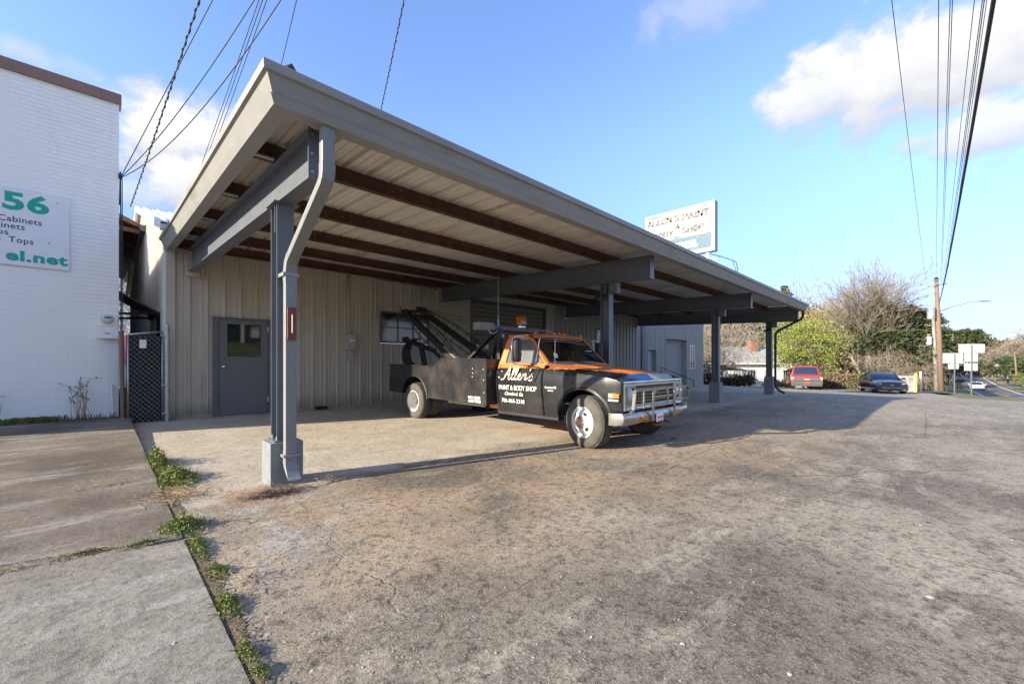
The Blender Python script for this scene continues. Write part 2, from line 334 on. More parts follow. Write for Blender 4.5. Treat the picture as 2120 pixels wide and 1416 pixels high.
    g = t.mix(t.math('MULTIPLY', t.smooth(t.noise(O, 7, 5), .45, .7), .5), g, (.05, .065, .02))
    t.put(b.inputs['Base Color'], g); b.inputs['Roughness'].default_value = .9; M['grass'] = m
    m = bpy.data.materials.new('road_asphalt'); m.use_nodes = True; t = NT(m.node_tree); b = t.n['Principled BSDF']
    tcx = t.node('ShaderNodeTexCoord'); O = tcx.outputs['Object']
    t.put(b.inputs['Base Color'], t.mix(t.smooth(t.noise(t.mapping(O, (.05, 1, 1)), .8, 5), .35, .65), (.115, .112, .115), (.165, .158, .155))); b.inputs['Roughness'].default_value = .8; M['road'] = m
ground_mats()
M['roadpaint'] = mat('road_white', (.62, .62, .60), .7, var=.1); M['roadyellow'] = mat('road_yellow', (.55, .33, .06), .7, var=.1)

# ------------------------------------------------------------------ mesh helpers
BASE = {}
class MB:
    def __init__(s): s.v = []; s.f = []; s.m = []
    def add(s, vs, fs, mi=0):
        o = len(s.v); s.v += [tuple(p) for p in vs]; s.f += [tuple(i + o for i in q) for q in fs]; s.m += [mi] * len(fs); return s
    def box(s, x0, x1, y0, y1, z0, z1, mi=0):
        return s.add([(x0, y0, z0), (x1, y0, z0), (x1, y1, z0), (x0, y1, z0), (x0, y0, z1), (x1, y0, z1), (x1, y1, z1), (x0, y1, z1)],
                     [(0, 3, 2, 1), (4, 5, 6, 7), (0, 1, 5, 4), (1, 2, 6, 5), (2, 3, 7, 6), (3, 0, 4, 7)], mi)
    def bar(s, a, b, wd, ht, up=(0, 0, 1), mi=0):
        """box section beam from a to b"""
        a, b = Vector(a), Vector(b); d = (b - a).normalized(); u = Vector(up); sd_ = d.cross(u)
        if sd_.length < 1e-4: sd_ = d.cross(Vector((1, 0, 0)))
        sd_.normalize(); u = sd_.cross(d).normalized(); p = []
        for q in (a, b):
            for (i, j) in ((-1, -1), (1, -1), (1, 1), (-1, 1)): p.append(q + sd_ * i * wd / 2 + u * j * ht / 2)
        return s.add(p, [(0, 1, 2, 3), (7, 6, 5, 4), (0, 4, 5, 1), (1, 5, 6, 2), (2, 6, 7, 3), (3, 7, 4, 0)], mi)
    def tube(s, pts, r, n=6, mi=0, cap=True):
        pts = [Vector(p) for p in pts]; rs = r if isinstance(r, (list, tuple)) else [r] * len(pts); vs = []; fs = []; pu = None
        for i, p in enumerate(pts):
            d = (pts[min(i + 1, len(pts) - 1)] - pts[max(i - 1, 0)]).normalized()
            if pu is None: pu = d.cross(Vector((0, 0, 1)));  pu = pu if pu.length > 1e-3 else Vector((1, 0, 0))
            u = (pu - d * pu.dot(d)); u = u if u.length > 1e-5 else d.orthogonal(); u.normalize(); pu = u; v = d.cross(u)
            for k in range(n):
                a = 2 * math.pi * k / n; vs.append(p + (u * math.cos(a) + v * math.sin(a)) * rs[i])
        for i in range(len(pts) - 1):
            for k in range(n):
                k2 = (k + 1) % n; fs.append((i * n + k, i * n + k2, (i + 1) * n + k2, (i + 1) * n + k))
        if cap: fs.append(tuple(range(n - 1, -1, -1))); fs.append(tuple((len(pts) - 1) * n + k for k in range(n)))
        return s.add(vs, fs, mi)
    def lathe(s, prof, c, axis, n=32, mi=0, close=False):
        """prof: list of (radius, offset along axis)"""
        ax = Vector(axis).normalized(); u = ax.orthogonal().normalized(); v = ax.cross(u); c = Vector(c); vs = []; fs = []
        for (r, o) in prof:
            for k in range(n):
                a = 2 * math.pi * k / n; vs.append(c + ax * o + (u * math.cos(a) + v * math.sin(a)) * r)
        for i in range(len(prof) - 1):
            for k in range(n):
                k2 = (k + 1) % n; fs.append((i * n + k, i * n + k2, (i + 1) * n + k2, (i + 1) * n + k))
        return s.add(vs, fs, mi)
    def prism(s, poly, fn, a, b, mi=0):
        """poly of 2-D points swept from a to b; fn(p, q, t) gives the 3-D point"""
        n = len(poly); vs = [fn(p[0], p[1], a) for p in poly] + [fn(p[0], p[1], b) for p in poly]
        fs = [(i, (i + 1) % n, n + (i + 1) % n, n + i) for i in range(n)] + [tuple(range(n - 1, -1, -1)), tuple(range(n, 2 * n))]
        return s.add(vs, fs, mi)
    def grid(s, rows, mi=0, loop=False):
        n = len(rows[0]); vs = [p for r in rows for p in r]; fs = []
        for i in range(len(rows) - 1):
            for k in range(n - 1 + (1 if loop else 0)):
                k2 = (k + 1) % n; fs.append((i * n + k, i * n + k2, (i + 1) * n + k2, (i + 1) * n + k))
        return s.add(vs, fs, mi)
    def build(s, name, mats, parent=None, smooth=False, bev=0, loc=None, local=False, auto=None, solid=0):
        me = bpy.data.meshes.new(name); bx, by, bz = BASE.get(parent.name, (0, 0, 0)) if (parent and not local) else (loc or (0, 0, 0))
        if local: bx = by = bz = 0
        me.from_pydata([(x - bx, y - by, z - bz) for x, y, z in s.v], [], s.f)
        if not isinstance(mats, (list, tuple)): mats = [mats]
        for m_ in mats: me.materials.append(m_)
        if len(mats) > 1: me.polygons.foreach_set('material_index', s.m)
        bm = bmesh.new(); bm.from_mesh(me); bmesh.ops.recalc_face_normals(bm, faces=bm.faces); bm.to_mesh(me); bm.free()
        if smooth: me.polygons.foreach_set('use_smooth', [True] * len(me.polygons))
        if smooth and auto: me.set_sharp_from_angle(angle=R_(auto))
        o = bpy.data.objects.new(name, me); COL.objects.link(o)
        if parent: o.parent = parent; BASE[o.name] = BASE.get(parent.name, (0, 0, 0))
        elif loc: o.location = loc; BASE[o.name] = tuple(loc)
        if solid: md = o.modifiers.new('solid', 'SOLIDIFY'); md.thickness = solid; md.offset = 0
        if bev: md = o.modifiers.new('bevel', 'BEVEL'); md.width = bev; md.segments = 2; md.limit_method = 'ANGLE'; md.angle_limit = R_(40)
        return o
def tag(o, label=None, cat=None, group=None, kind=None):
    if label: o['label'] = label
    if cat: o['category'] = cat
    if group: o['group'] = group
    if kind: o['kind'] = kind
    return o
def thing(name, label, cat, loc=(0, 0, 0), rz=0, group=None):
    o = bpy.data.objects.new(name, None); COL.objects.link(o); o.location = loc; o.rotation_euler = (0, 0, rz); o.empty_display_size = .2
    BASE[o.name] = tuple(loc); return tag(o, label, cat, group)
def copy_tree(o, parent=None, loc=None, rz=None):
    c = o.copy(); COL.objects.link(c)
    if parent: c.parent = parent
    if loc is not None: c.location = loc
    if rz is not None: c.rotation_euler = (0, 0, rz)
    for ch in list(o.children): copy_tree(ch, c)
    return c
def text(s, size, p, rot, m, parent, name='lettering', offset=0, shear=0, sx=1, sp=1, align='LEFT', local=False, ext=.001, arc=None):
    cu = bpy.data.curves.new(name, 'FONT'); cu.body = s; cu.size = size; cu.offset = offset; cu.shear = shear; cu.space_character = sp
    cu.extrude = ext; cu.align_x = align; cu.align_y = 'BOTTOM_BASELINE'; cu.resolution_u = 3
    t = bpy.data.objects.new(name, cu); COL.objects.link(t); dg = bpy.context.evaluated_depsgraph_get(); dg.update()
    me = bpy.data.meshes.new_from_object(t.evaluated_get(dg)); bpy.data.objects.remove(t); bpy.data.curves.remove(cu); me.name = name
    b = (0, 0, 0) if local else BASE.get(parent.name, (0, 0, 0))
    mw = Matrix.Translation(Vector(p) - Vector(b)) @ Euler(rot).to_matrix().to_4x4() @ Matrix.Diagonal((sx, 1, 1, 1))
    me.transform(mw); me.materials.clear(); me.materials.append(m)
    o = bpy.data.objects.new(name, me); COL.objects.link(o); o.parent = parent; BASE[o.name] = BASE.get(parent.name, (0, 0, 0)); return o
ROT_F = (R_(90), 0, 0)            # print facing the street (-Y)
ROT_L = (R_(90), 0, R_(-90))      # print facing -X
def fastmesh(name, V, F, mats, parent=None, loc=(0, 0, 0), midx=None):
    """numpy vertices (n,3), faces (m,k)"""
    me = bpy.data.meshes.new(name); k = F.shape[1]; me.vertices.add(len(V)); me.vertices.foreach_set('co', np.asarray(V, dtype=np.float32).ravel())
    me.loops.add(F.size); me.loops.foreach_set('vertex_index', F.astype(np.int32).ravel())
    me.polygons.add(len(F)); me.polygons.foreach_set('loop_start', np.arange(0, F.size, k, dtype=np.int32)); me.polygons.foreach_set('loop_total', np.full(len(F), k, dtype=np.int32))
    for m_ in (mats if isinstance(mats, (list, tuple)) else [mats]): me.materials.append(m_)
    if midx is not None: me.polygons.foreach_set('material_index', midx)
    me.update(calc_edges=True); me.validate()
    o = bpy.data.objects.new(name, me); COL.objects.link(o); o.location = loc
    if parent: o.parent = parent
    return o
def interp(x, xs, ys):
    if x <= xs[0]: return ys[0]
    for i in range(len(xs) - 1):
        if x <= xs[i + 1]: t = (x - xs[i]) / (xs[i + 1] - xs[i]); return ys[i] + t * (ys[i + 1] - ys[i])
    return ys[-1]
def sst(a, b, x): t = max(0, min(1, (x - a) / (b - a))); return t * t * (3 - 2 * t)
def H(x, y):
    """height of the ground"""
    if y >= 4.7: a = min((y - 4.7) / 6.2, 1.3) * interp(x, [1.5, 5.5, 16, 22], [.10, .042, .03, 0])
    else: a = -.012 * min(4.7 - y, 2.7)
    z = interp(x, [15, 20, 24, 28, 34, 42, 50, 64, 90, 120, 250, 400, 900], [0, -.06, -.26, -.48, -.74, -.92, -1.25, -1.8, -2.9, -3.6, -3.2, -2.8, -2])
    z *= 1 - .42 * sst(6, 12, y) * (1 - sst(30, 40, x))
    z += interp(x, [42, 58, 66, 80, 90, 118, 140, 200], [0, -1.3, -1.4, -1.6, -1.3, -.6, -.5, -.1]) * (1 - sst(-6.0, -3.0, y))
    if y < -14: z += .13 * min(-14 - y, 60) * (1 - sst(30, 60, x))
    return a + z
# ================================================================== GROUND
def axis(lo, hi, dense, step, far=1.18):
    a = list(np.arange(dense[0], dense[1] + 1e-6, step)); s = step; x = a[-1]
    while x < hi: s *= far; x += s; a.append(x)
    s = step; x = a[0]
    while x > lo: s *= far; x -= s; a.insert(0, x)
    return a
gx = axis(-500, 950, (-4, 60), 2.0, 1.12); gy = axis(-700, 700, (-12, 20), 2.0, 1.15)
mb = MB(); mb.grid([[(x, y, H(x, y) - .10 - (.06 if x > 60 else 0)) for x in gx] for y in gy])
tag(mb.build('ground', M['grass'], smooth=True, loc=(0, 0, 0)), kind='structure')
# parking lot
UX = [-14, 20.0, 20.05, 31.2, 31.25, 37.8, 43.6, 45.5, 46.6]; UY = [10.9, 10.9, 11.95, 11.95, 11.6, 10.2, 8.3, 4.2, 1.0]
def lot_lo(x): return interp(x, [33.2, 33.8, 34.8, 43, 46.6], [-8.5, -2.4, -.95, .35, .98])
mb = MB(); rows = []
for x in list(np.arange(-14, 3, .5)) + list(np.arange(3, 46.7, .6)):
    lo, hi = lot_lo(x), interp(x, UX, UY); rows.append([(x, lo + (hi - lo) * k / 44, H(x, lo + (hi - lo) * k / 44)) for k in range(45)])
mb.grid(rows); tag(mb.build('parking_lot', M['lot'], smooth=True, loc=(0, 0, 0)), kind='structure')
# a thin dark drive between the lot and the neighbour's wall
mb = MB(); mb.grid([[(x, y, H(x, y) + .03 - .02 * sst(46, 40, x)) for y in (1.2, .2, -.8)] for x in np.arange(44.5, 62, .8)])
tag(mb.build('side_path', mat('path_asphalt', (.075, .065, .058), .9), loc=(0, 0, 0)), kind='structure')
# driveway slab of the neighbour: two pours with an open joint
def slabz(x, y): return H(.42, y) + .012 + .016 * max(0, y - 5.0)
def slab(y0f, y1f, name, label=None):
    nx, ny = 30, 60; xs = [-9 + (9.435) * (1 - (1 - k / nx) ** 2.2) for k in range(nx + 1)]; rows = []; bot = []
    for j in range(ny + 1):
        r = []
        for i, x in enumerate(xs):
            y = y0f(x) + (y1f(x) - y0f(x)) * j / ny; e = 0
            if i == nx: e = .014 * math.sin(y * 23) + .010 * math.sin(y * 57 + 1) + .008 * math.sin(y * 131)
            r.append((x + e, y, slabz(x, y) - (.010 if i == nx else 0)))
        rows.append(r)
    b = MB(); b.grid(rows); b.grid([[r[-1] for r in rows], [(r[-1][0] + .004, r[-1][1], -.15) for r in rows]])
    b.grid([rows[-1], [(p[0], p[1] + .003, -.15) for p in rows[-1]]]); b.grid([rows[0], [(p[0], p[1] - .003, -.15) for p in rows[0]]])
    return tag(b.build(name, M['slab'], smooth=True, auto=35, loc=(0, 0, 0)), kind='structure')
jt = lambda x: 3.74 - .35 * (x - .42) + .012 * math.sin(x * 19) + .008 * math.sin(x * 47)
slab(lambda x: -3.0, lambda x: jt(x) - .02, 'driveway_slab')
slab(lambda x: jt(x) + .02, lambda x: 10.82, 'driveway_slab')
mb = MB(); mb.box(-7, .31, 10.80, 11.12, -.1, .205); tag(mb.build('planting_strip', mat('soil', (.10, .075, .055), .95, var=.4, vscale=20, bump=.5), loc=(0, 0, 0)), kind='structure')
# road
near = [(30, -9.0), (50, -7.2), (66, -6.2), (90, -4.9), (118, -3.9), (139, -3.5), (180, -3.4), (246, -3.8), (377, -7)]
farr = [(30, -18), (50, -15), (80, -11.2), (102, -9.6), (140, -9.6), (188, -10.2), (250, -12), (389, -18.8)]
nI = lambda x: interp(x, [p[0] for p in near], [p[1] for p in near]); fI = lambda x: interp(x, [p[0] for p in farr], [p[1] for p in farr])
def roadz(x): return interp(x, [30, 50, 66, 80, 110, 139, 188, 246, 300, 380], [-2.2, -2.65, -3.0, -3.7, -3.9, -4.0, -3.6, -3.2, -2.5, -1.5])
def ribbon(f0, f1, x0, x1, dz, m, name, st=3.0, kind='structure', parent=None):
    b = MB(); xs = np.arange(x0, x1 + .01, st); b.grid([[(x, f0(x), roadz(x) + dz), (x, f1(x), roadz(x) + dz)] for x in xs]); return b, xs
b, _ = ribbon(lambda x: nI(x) + .8, lambda x: fI(x) - .8, 30, 377, 0, None, '')
tag(b.build('road', M['road'], smooth=True, loc=(0, 0, 0)), kind='structure')
def line(f, wd, x0, x1, m, name='road_marking', dash=None):
    b = MB(); x = x0
    xs = list(np.arange(x0, x1, 3.0)); b.grid([[(x, f(x) + wd / 2, roadz(x) + .03), (x, f(x) - wd / 2, roadz(x) + .03)] for x in xs])
    tag(b.build(name, m, loc=(0, 0, 0)), kind='structure')
line(lambda x: nI(x) - .15, .28, 34, 370, M['roadpaint']); line(lambda x: fI(x) + .15, .28, 34, 370, M['roadpaint'])
mid = lambda x: nI(x) * .52 + fI(x) * .48
line(lambda x: mid(x) + .7 * sst(150, 220, x) + .18, .22, 40, 370, M['roadyellow']); line(lambda x: mid(x) - .7 * sst(150, 220, x) - .18, .22, 40, 370, M['roadyellow'])
# the verge: one grassy slope from the lot edge down to the road and on past its far side
b = MB()
for k in range(1):
    rows = []
    for x in list(np.arange(38, 380, 3.0)):
        y0 = nI(x) + .8; rows.append([(x, y0 + (1.1 - y0) * t if x < 60 else y0 + 14 * t, (roadz(x) + .02) * (1 - t) + t * (H(x, 1.1 if x < 60 else y0 + 14) + .0)) for t in (0, .1, .3, .5, .75, 1)])
    b.grid(rows)
tag(b.build('grass_verge', M['grass'], smooth=True, loc=(0, 0, 0)), kind='structure')
b = MB(); rows = []
for x in np.arange(30, 380, 3.0):
    y0 = fI(x) - .8; rows.append([(x, y0 - d, roadz(x) + .02 + dz) for d, dz in ((0, 0), (2, .0), (8, .35), (20, .9), (50, 2.0), (110, 4))])
b.grid(rows); tag(b.build('far_verge', mat('dry_grass', (.30, .235, .13), .9, var=.3, vscale=.5, dirt=(.11, .13, .04), dscale=.12, dlo=.45, dhi=.6), smooth=True, loc=(0, 0, 0)), kind='structure')
b = MB(); b.grid([[(x, y - 5.2 + .0 * x, roadz(x) + .10 + (dz)) for y, dz in ((fI(x), .12), (fI(x) - 3.4, .3))] for x in np.arange(84, 300, 4)])
tag(b.build('side_road', mat('pale_drive', (.26, .23, .21), .9), loc=(0, 0, 0)), kind='structure')

# ================================================================== RIBBED SHEET
def rib_profile(u0, u1, pitch=.3048, major=.036, minor=.009, phase=0):
    """breakpoints (u, depth) of an R-panel between u0 and u1"""
    pts = []; k0 = math.floor((u0 - phase) / pitch) - 1; k1 = math.ceil((u1 - phase) / pitch) + 1
    for k in range(k0, k1 + 1):
        c = phase + k * pitch
        for du, d in ((-.034, 0), (-.016, major), (.016, major), (.034, 0), (.088, 0), (.095, minor), (.111, minor), (.118, 0), (.188, 0), (.195, minor), (.211, minor), (.218, 0)): pts.append((c + du, d))
    pts.sort(); us = [p[0] for p in pts]; ds = [p[1] for p in pts]
    out = [(u0, interp(u0, us, ds))] + [p for p in pts if u0 < p[0] < u1] + [(u1, interp(u1, us, ds))]
    return out
def sheet(b, u0, u1, lo, hi, fn, mi=0, **kw):
    """ribbed sheet; lo/hi numbers or functions of u; fn(u, depth, v)"""
    pr = rib_profile(u0, u1, **kw); L = lo if callable(lo) else (lambda u: lo); G = hi if callable(hi) else (lambda u: hi)
    b.grid([[fn(u, d, L(u)) for u, d in pr], [fn(u, d, G(u)) for u, d in pr]], mi)
def sheets(name, u0, u1, lo, hi, fn, m, parent, width=.9144, holes=(), start=None, **kw):
    """row of separate panels with rectangular holes (a0,a1,b0,b1)"""
    k = u0 if start is None else start
    while k < u1 - 1e-4:
        a, c = max(k, u0), min(k + width, u1); k += width
        if c - a < .01: continue
        b = MB(); one = not any(h[0] < c and h[1] > a for h in holes); cuts = sorted({a, c} | {h for hl in holes for h in hl[:2] if a < h < c})
        off = random.uniform(-.0015, .0015)
        for p, q in zip(cuts, cuts[1:]):
            md = (p + q) / 2; hs = sorted([(h[2], h[3]) for h in holes if h[0] <= md <= h[1]])
            cur = lo
            f2 = lambda u, d, v: fn(u, d + off, v)
            for (z0, z1) in hs:
                if (callable(cur) and z0 > .5) or (not callable(cur) and z0 > cur + .01):
                    sheet(b, p, q, cur, z0, f2, **kw); b.build(name, m, parent); b = MB()
                cur = z1
            sheet(b, p, q, cur, hi, f2, **kw)
            if not one: b.build(name, m, parent); b = MB()
        if one: b.build(name, m, parent)

# ================================================================== BODY SHOP
YW = 10.85; X0, X1 = .98, 19.83
shop = thing('body_shop_building', 'long low metal building with cream ribbed walls behind the grey canopy', 'building', (X0, YW, .05))
DOOR = (1.74, 2.86, -.1, 2.225); WIN = (5.56, 7.16, 1.78, 2.69); GAR = (8.82, 12.53, -.1, 3.33); WIN2 = (16.03, 16.62, 1.92, 2.78)
fw = lambda u, d, v: (u, YW - d, v)
sheets('wall_panel', 1.06, 13.1, lambda u: H(u, YW) + .055, 3.93, fw, M['wall'], shop, holes=[DOOR, WIN, GAR], phase=.12)
sheets('wall_panel', 13.1, X1, lambda u: H(u, YW) + .055, 3.93, lambda u, d, v: (u, YW - d - (.05 * math.sin(u * 2.1 + v * .8) * max(0, 1 - abs(v - 1.2) / 1.5) if u > 16.8 else 0), v), M['wallgrey'], shop, holes=[WIN2], phase=.12)
b = MB(); b.box(X0 - .012, 1.11, YW - .05, YW + .03, .12, 3.95); b.build('corner_trim', M['wall'], shop)
for (a, c) in ((X0, 1.74), (2.86, 8.8), (12.55, X1)):
    b = MB(); b.box(a, c, YW - .012, YW + .15, -.6, H(a, YW) + .06 + (.02 if a > 5 else 0)); b.build('foundation', mat('foundation', (.33, .29, .23), .85, bump=.3), shop)
# gable side wall facing the alley
sheets('side_wall_panel', YW, 23.6, 0.0, lambda u: 5.9 - abs(u - 17.2) * .305, lambda u, d, v: (X0 - d, u, v), M['sidewall'], shop, holes=[(11.6, 12.7, 1.0, 2.35)], phase=0)
b = MB(); b.box(X0 - .02, X0 + .05, 11.58, 12.72, .98, 2.37); b.build('side_window', M['dark'], shop)
# roof
for sgn, ya, yb in ((1, YW - .22, 17.2), (-1, 17.2, 23.7)):
    fz = lambda y: 6.0 - abs(y - 17.2) * .305
    k = X0 - .14
    while k < X1:
        b = MB(); e = min(k + .9144, X1 + .1); sheet(b, k, e, ya, yb, lambda u, d, v: (u, v, fz(v) + d), phase=.1); b.build('roof_panel', M['roofwhite'], shop); k += .9144
b = MB(); b.prism([(YW - .26, 4.03), (17.2, 6.03), (23.75, 4.02), (23.75, 3.85), (17.2, 5.86), (YW - .26, 3.86)], lambda p, q, t: (t, p, q), X0 - .17, X0 - .12); b.build('rake_trim', M['white'], shop)
b = MB(); b.box(X0 - .12, X1 + .1, YW - .26, YW - .16, 3.84, 3.95); b.build('eave_trim', M['wall'], shop)
b = MB(); b.box(X1, X1 + .02, YW, 23.6, -.8, 4.0); b.build('end_wall', M['wallgrey'], shop)
# walk door
fr = MB(); fr.box(1.735, 1.84, YW - .055, YW + .06, .075, 2.225); fr.box(2.78, 2.865, YW - .055, YW + .06, .075, 2.225); fr.box(1.84, 2.78, YW - .055, YW + .06, 2.19, 2.225)
dr = MB(); z0, z1 = .10, 2.185
dr.box(1.845, 1.985, YW - .03, YW + .02, z0, z1); dr.box(2.645, 2.775, YW - .03, YW + .02, z0, z1); dr.box(1.985, 2.645, YW - .03, YW + .02, z0, 1.36); dr.box(1.985, 2.645, YW - .03, YW + .02, 2.095, z1)
door = dr.build('door', M['doorp'], shop); fr.build('door_frame', M['trim'], shop, bev=.004)
b = MB(); b.box(1.985, 2.645, YW - .012, YW + .01, 1.36, 2.095); b.build('window_pane', M['mirrorpane'], door)
b = MB()
for q in ((1.975, 2.655, 1.345, 1.37), (1.975, 2.655, 2.085, 2.11)): b.box(q[0], q[1], YW - .038, YW - .029, q[2], q[3])
for q in ((1.975, 1.995), (2.635, 2.655)): b.box(q[0], q[1], YW - .038, YW - .029, 1.37, 2.085)
b.build('window_bead', M['doorp'], door)
b = MB(); b.lathe([(0, .075), (.026, .07), (.032, .05), (.024, .03), (.012, .026), (.012, .005), (.03, .004), (.03, 0)], (1.915, YW - .03, 1.165), (0, -1, 0), 20); b.build('handle', M['chrome'], door, smooth=True, auto=40)
for z in (.35, 1.95):
    b = MB(); b.box(2.765, 2.80, YW - .062, YW - .03, z, z + .11); b.build('hinge', M['galv'], door)
b = MB(); b.box(1.70, 2.90, YW - .16, YW + .02, .0, .085); b.build('door_sill', mat('sill_concrete', (.30, .31, .32), .8, bump=.3), shop)
# windows
def window(x0, x1, z0, z1, cols, rows, darktop=None):
    f = MB(); t = .045
    for q in ((x0, x1, z0, z0 + t), (x0, x1, z1 - t, z1)): f.box(q[0], q[1], YW - .045, YW + .03, q[2], q[3])
    for q in ((x0, x0 + t), (x1 - t, x1)): f.box(q[0], q[1], YW - .045, YW + .03, z0 + t, z1 - t)
    fo = f.build('window', M['trim'], shop)
    cw = (x1 - x0 - 2 * t) / len(cols) if not isinstance(cols, int) else 0
    xs = [x0 + t + (x1 - x0 - 2 * t) * k / cols for k in range(cols + 1)]; zs = [z0 + t] + list(rows) + [z1 - t]
    for i in range(cols):
        for j in range(len(zs) - 1):
            p = MB(); p.box(xs[i] + .001, xs[i + 1] - .001, YW - .006 + .002 * ((i + j) % 2), YW + .004, zs[j], zs[j + 1]); p.build('pane', M['dkglass'] if darktop and j == len(zs) - 2 else M['winglass'], fo)
    for x in xs[1:-1]:
        p = MB(); p.box(x - .012, x + .012, YW - .030, YW - .008, zs[0], zs[-1]); p.build('muntin', M['trim'], fo)
    for z in zs[1:-1]:
        p = MB(); p.box(xs[0], xs[-1], YW - .026, YW - .009, z - .012, z + .012); p.build('muntin', M['trim'], fo)
    return fo
M['dkglass'] = mat('dark_window_glass', (.03, .03, .032), .1, var=0, spec=.8)
window(5.57, 7.15, 1.79, 2.68, 3, (2.235, 2.435), True); window(*WIN2, 1, (2.28, 2.42, 2.62))
b = MB(); b.box(16.30, 16.56, YW - .012, YW - .010, 2.05, 2.26); nw = b.build('notice_sheet', M['white'], shop)
text('4', .13, (16.40, YW - .0135, 2.10), ROT_F, M['ink'], nw)
# overhead garage door of horizontal slats
gd = MB(); gd.box(8.82, 12.53, YW + .09, YW + .10, -.1, 3.33); gdo = gd.build('garage_door', M['rollup'], shop)
z = .03
while z < 3.3:
    b = MB(); z2 = min(z + .152, 3.32); b.prism([(YW + .09, z), (YW + .055, z + .012), (YW + .048, (z + z2) / 2), (YW + .055, z2 - .022), (YW + .09, z2 - .01)], lambda p, q, t: (t, p, q), 8.84, 12.51)
    b.build('slat', M['rollup'], gdo); z += .155
b = MB(); b.box(8.80, 8.835, YW - .035, YW + .09, 0, 3.35); b.box(12.515, 12.56, YW - .035, YW + .09, 0, 3.35); b.box(8.835, 12.515, YW - .035, YW + .09, 3.32, 3.36); b.build('garage_frame', M['trim'], shop)
b = MB(); b.box(9.07, 9.60, YW + .02, YW + .05, 1.68, 1.86); b.build('light_panel', M['white'], gdo, bev=.01)
# conduit and pipe
b = MB(); b.tube([(4.665, YW - .05, 1.98), (4.665, YW - .05, 3.56)], .024, 10); b.build('conduit', M['conduit'], shop, smooth=True)
b = MB(); b.tube([(5.40, YW - .06, 2.46), (5.40, YW - .06, 3.44), (5.43, YW - .06, 3.49), (5.50, YW - .06, 3.505), (8.3, YW - .06, 3.50)], .028, 10); b.build('drain_pipe', M['conduit'], shop, smooth=True)
pts = [(1.55 + k * .45, YW - .045, 3.30 - .16 * math.sin(math.pi * k / 12)) for k in range(13)]
b = MB(); b.tube(pts, .004, 4); b.build('wall_cable', M['conduit'], shop)

mt = thing('electric_meter', 'grey electric meter box with round glass dial on the cream metal wall', 'electric meter', (4.70, YW - .03, 1.28), group=None)
b = MB(); b.box(4.57, 4.83, YW - .13, YW - .029, 1.58, 1.985); b.build('meter_box', M['plasticgrey'], mt, bev=.008)
b = MB(); b.lathe([(0, .075), (.055, .068), (.068, .04), (.07, .01), (.082, .008), (.082, 0)], (4.735, YW - .13, 1.80), (0, -1, 0), 28); b.build('dial', M['lampglass'], mt, smooth=True, auto=40)
b = MB(); b.box(4.645, 4.765, YW - .12, YW - .029, 1.29, 1.56); b.build('switch_box', M['plasticgrey'], mt, bev=.012)
b = MB(); b.tube([(4.70, YW - .07, 1.56), (4.70, YW - .07, 1.585)], .02, 8); b.build('nipple', M['plasticgrey'], mt)
b = MB(); b.box(3.82, 3.95, YW - .14, YW - .05, .09, .16); b.box(3.985, 4.09, YW - .15, YW - .06, .085, .155); b.box(3.95, 3.985, YW - .12, YW - .08, .10, .13)
tag(b.build('foot_block', M['dark'], loc=(3.9, YW - .1, .09)), 'small black block on the floor at the foot of the cream wall', 'block')

# ------------------------------------------------------------------ rear wing
YG = 11.9
wing = thing('rear_workshop_wing', 'taller grey ribbed metal workshop wing with a roll-up door past the canopy', 'building', (25.5, YG, -.4))
WD = (22.9, 23.95, -1, 2.0); WR = (25.25, 28.35, -1, 2.75); WW = (28.95, 29.65, .85, 2.38)
gw = lambda u, d, v: (u, YG - d, v)
sheets('wall_panel', 19.86, 31.2, -.9, 4.2, gw, M['wallgrey'], wing, holes=[WD, WR, WW], phase=.1)
b = MB(); b.box(19.84, 31.22, YG - .04, YG + 14, 4.2, 4.26); b.build('roof', M['decktop'], wing)
b = MB(); b.box(31.2, 31.24, YG, YG + 14, -1.2, 4.2); b.build('end_wall', M['wallgrey'], wing)
b = MB(); b.box(22.1, 22.55, YG - .10, YG - .035, -.6, 4.19); b.build('shaded_wall_strip', M['trim'], wing)  # dark strip standing in for the shaded stretch of wing wall
b = MB(); b.box(WR[0], WR[1], YG + .28, YG + .30, -.8, 2.75); rd = b.build('roll_up_door', M['rollgrey'], wing)
z = -.55
while z < 2.72:
    b = MB(); b.prism([(YG + .28, z), (YG + .255, z + .02), (YG + .245, z + .05), (YG + .255, z + .08), (YG + .28, z + .10)], lambda p, q, t: (t, p, q), WR[0], WR[1]); b.build('slat', M['rollgrey'], rd); z += .105
for (a, c, top) in ((WR[0], WR[1], 2.75), (WD[0], WD[1], 2.0)):
    b = MB(); b.box(a - .04, a, YG - .035, YG + .3, -.9, top); b.box(c, c + .04, YG - .035, YG + .3, -.9, top); b.box(a - .04, c + .04, YG - .035, YG + .3, top, top + .04); b.build('door_frame', M['wallgrey'], wing)
b = MB(); b.box(WD[0], WD[1] - .0, YG + .2, YG + .24, -.8, 2.0); b.build('door', M['wallgrey'], wing)
b = MB(); b.box(WW[0] - .05, WW[0], YG - .04, YG + .02, .85, 2.38); b.box(WW[1], WW[1] + .05, YG - .04, YG + .02, .85, 2.38); b.box(WW[0] - .05, WW[1] + .05, YG - .04, YG + .02, 2.38, 2.43); b.box(WW[0] - .05, WW[1] + .05, YG - .04, YG + .02, .80, .85); b.box(29.28, 29.34, YG - .03, YG + .02, .85, 2.38)
ww = b.build('window', M['white'], wing)
for (a, c) in ((WW[0], 29.28), (29.34, WW[1])):
    b = MB(); b.box(a, c, YG, YG + .01, .85, 2.38); b.build('pane', M['mirrorpane'], ww)
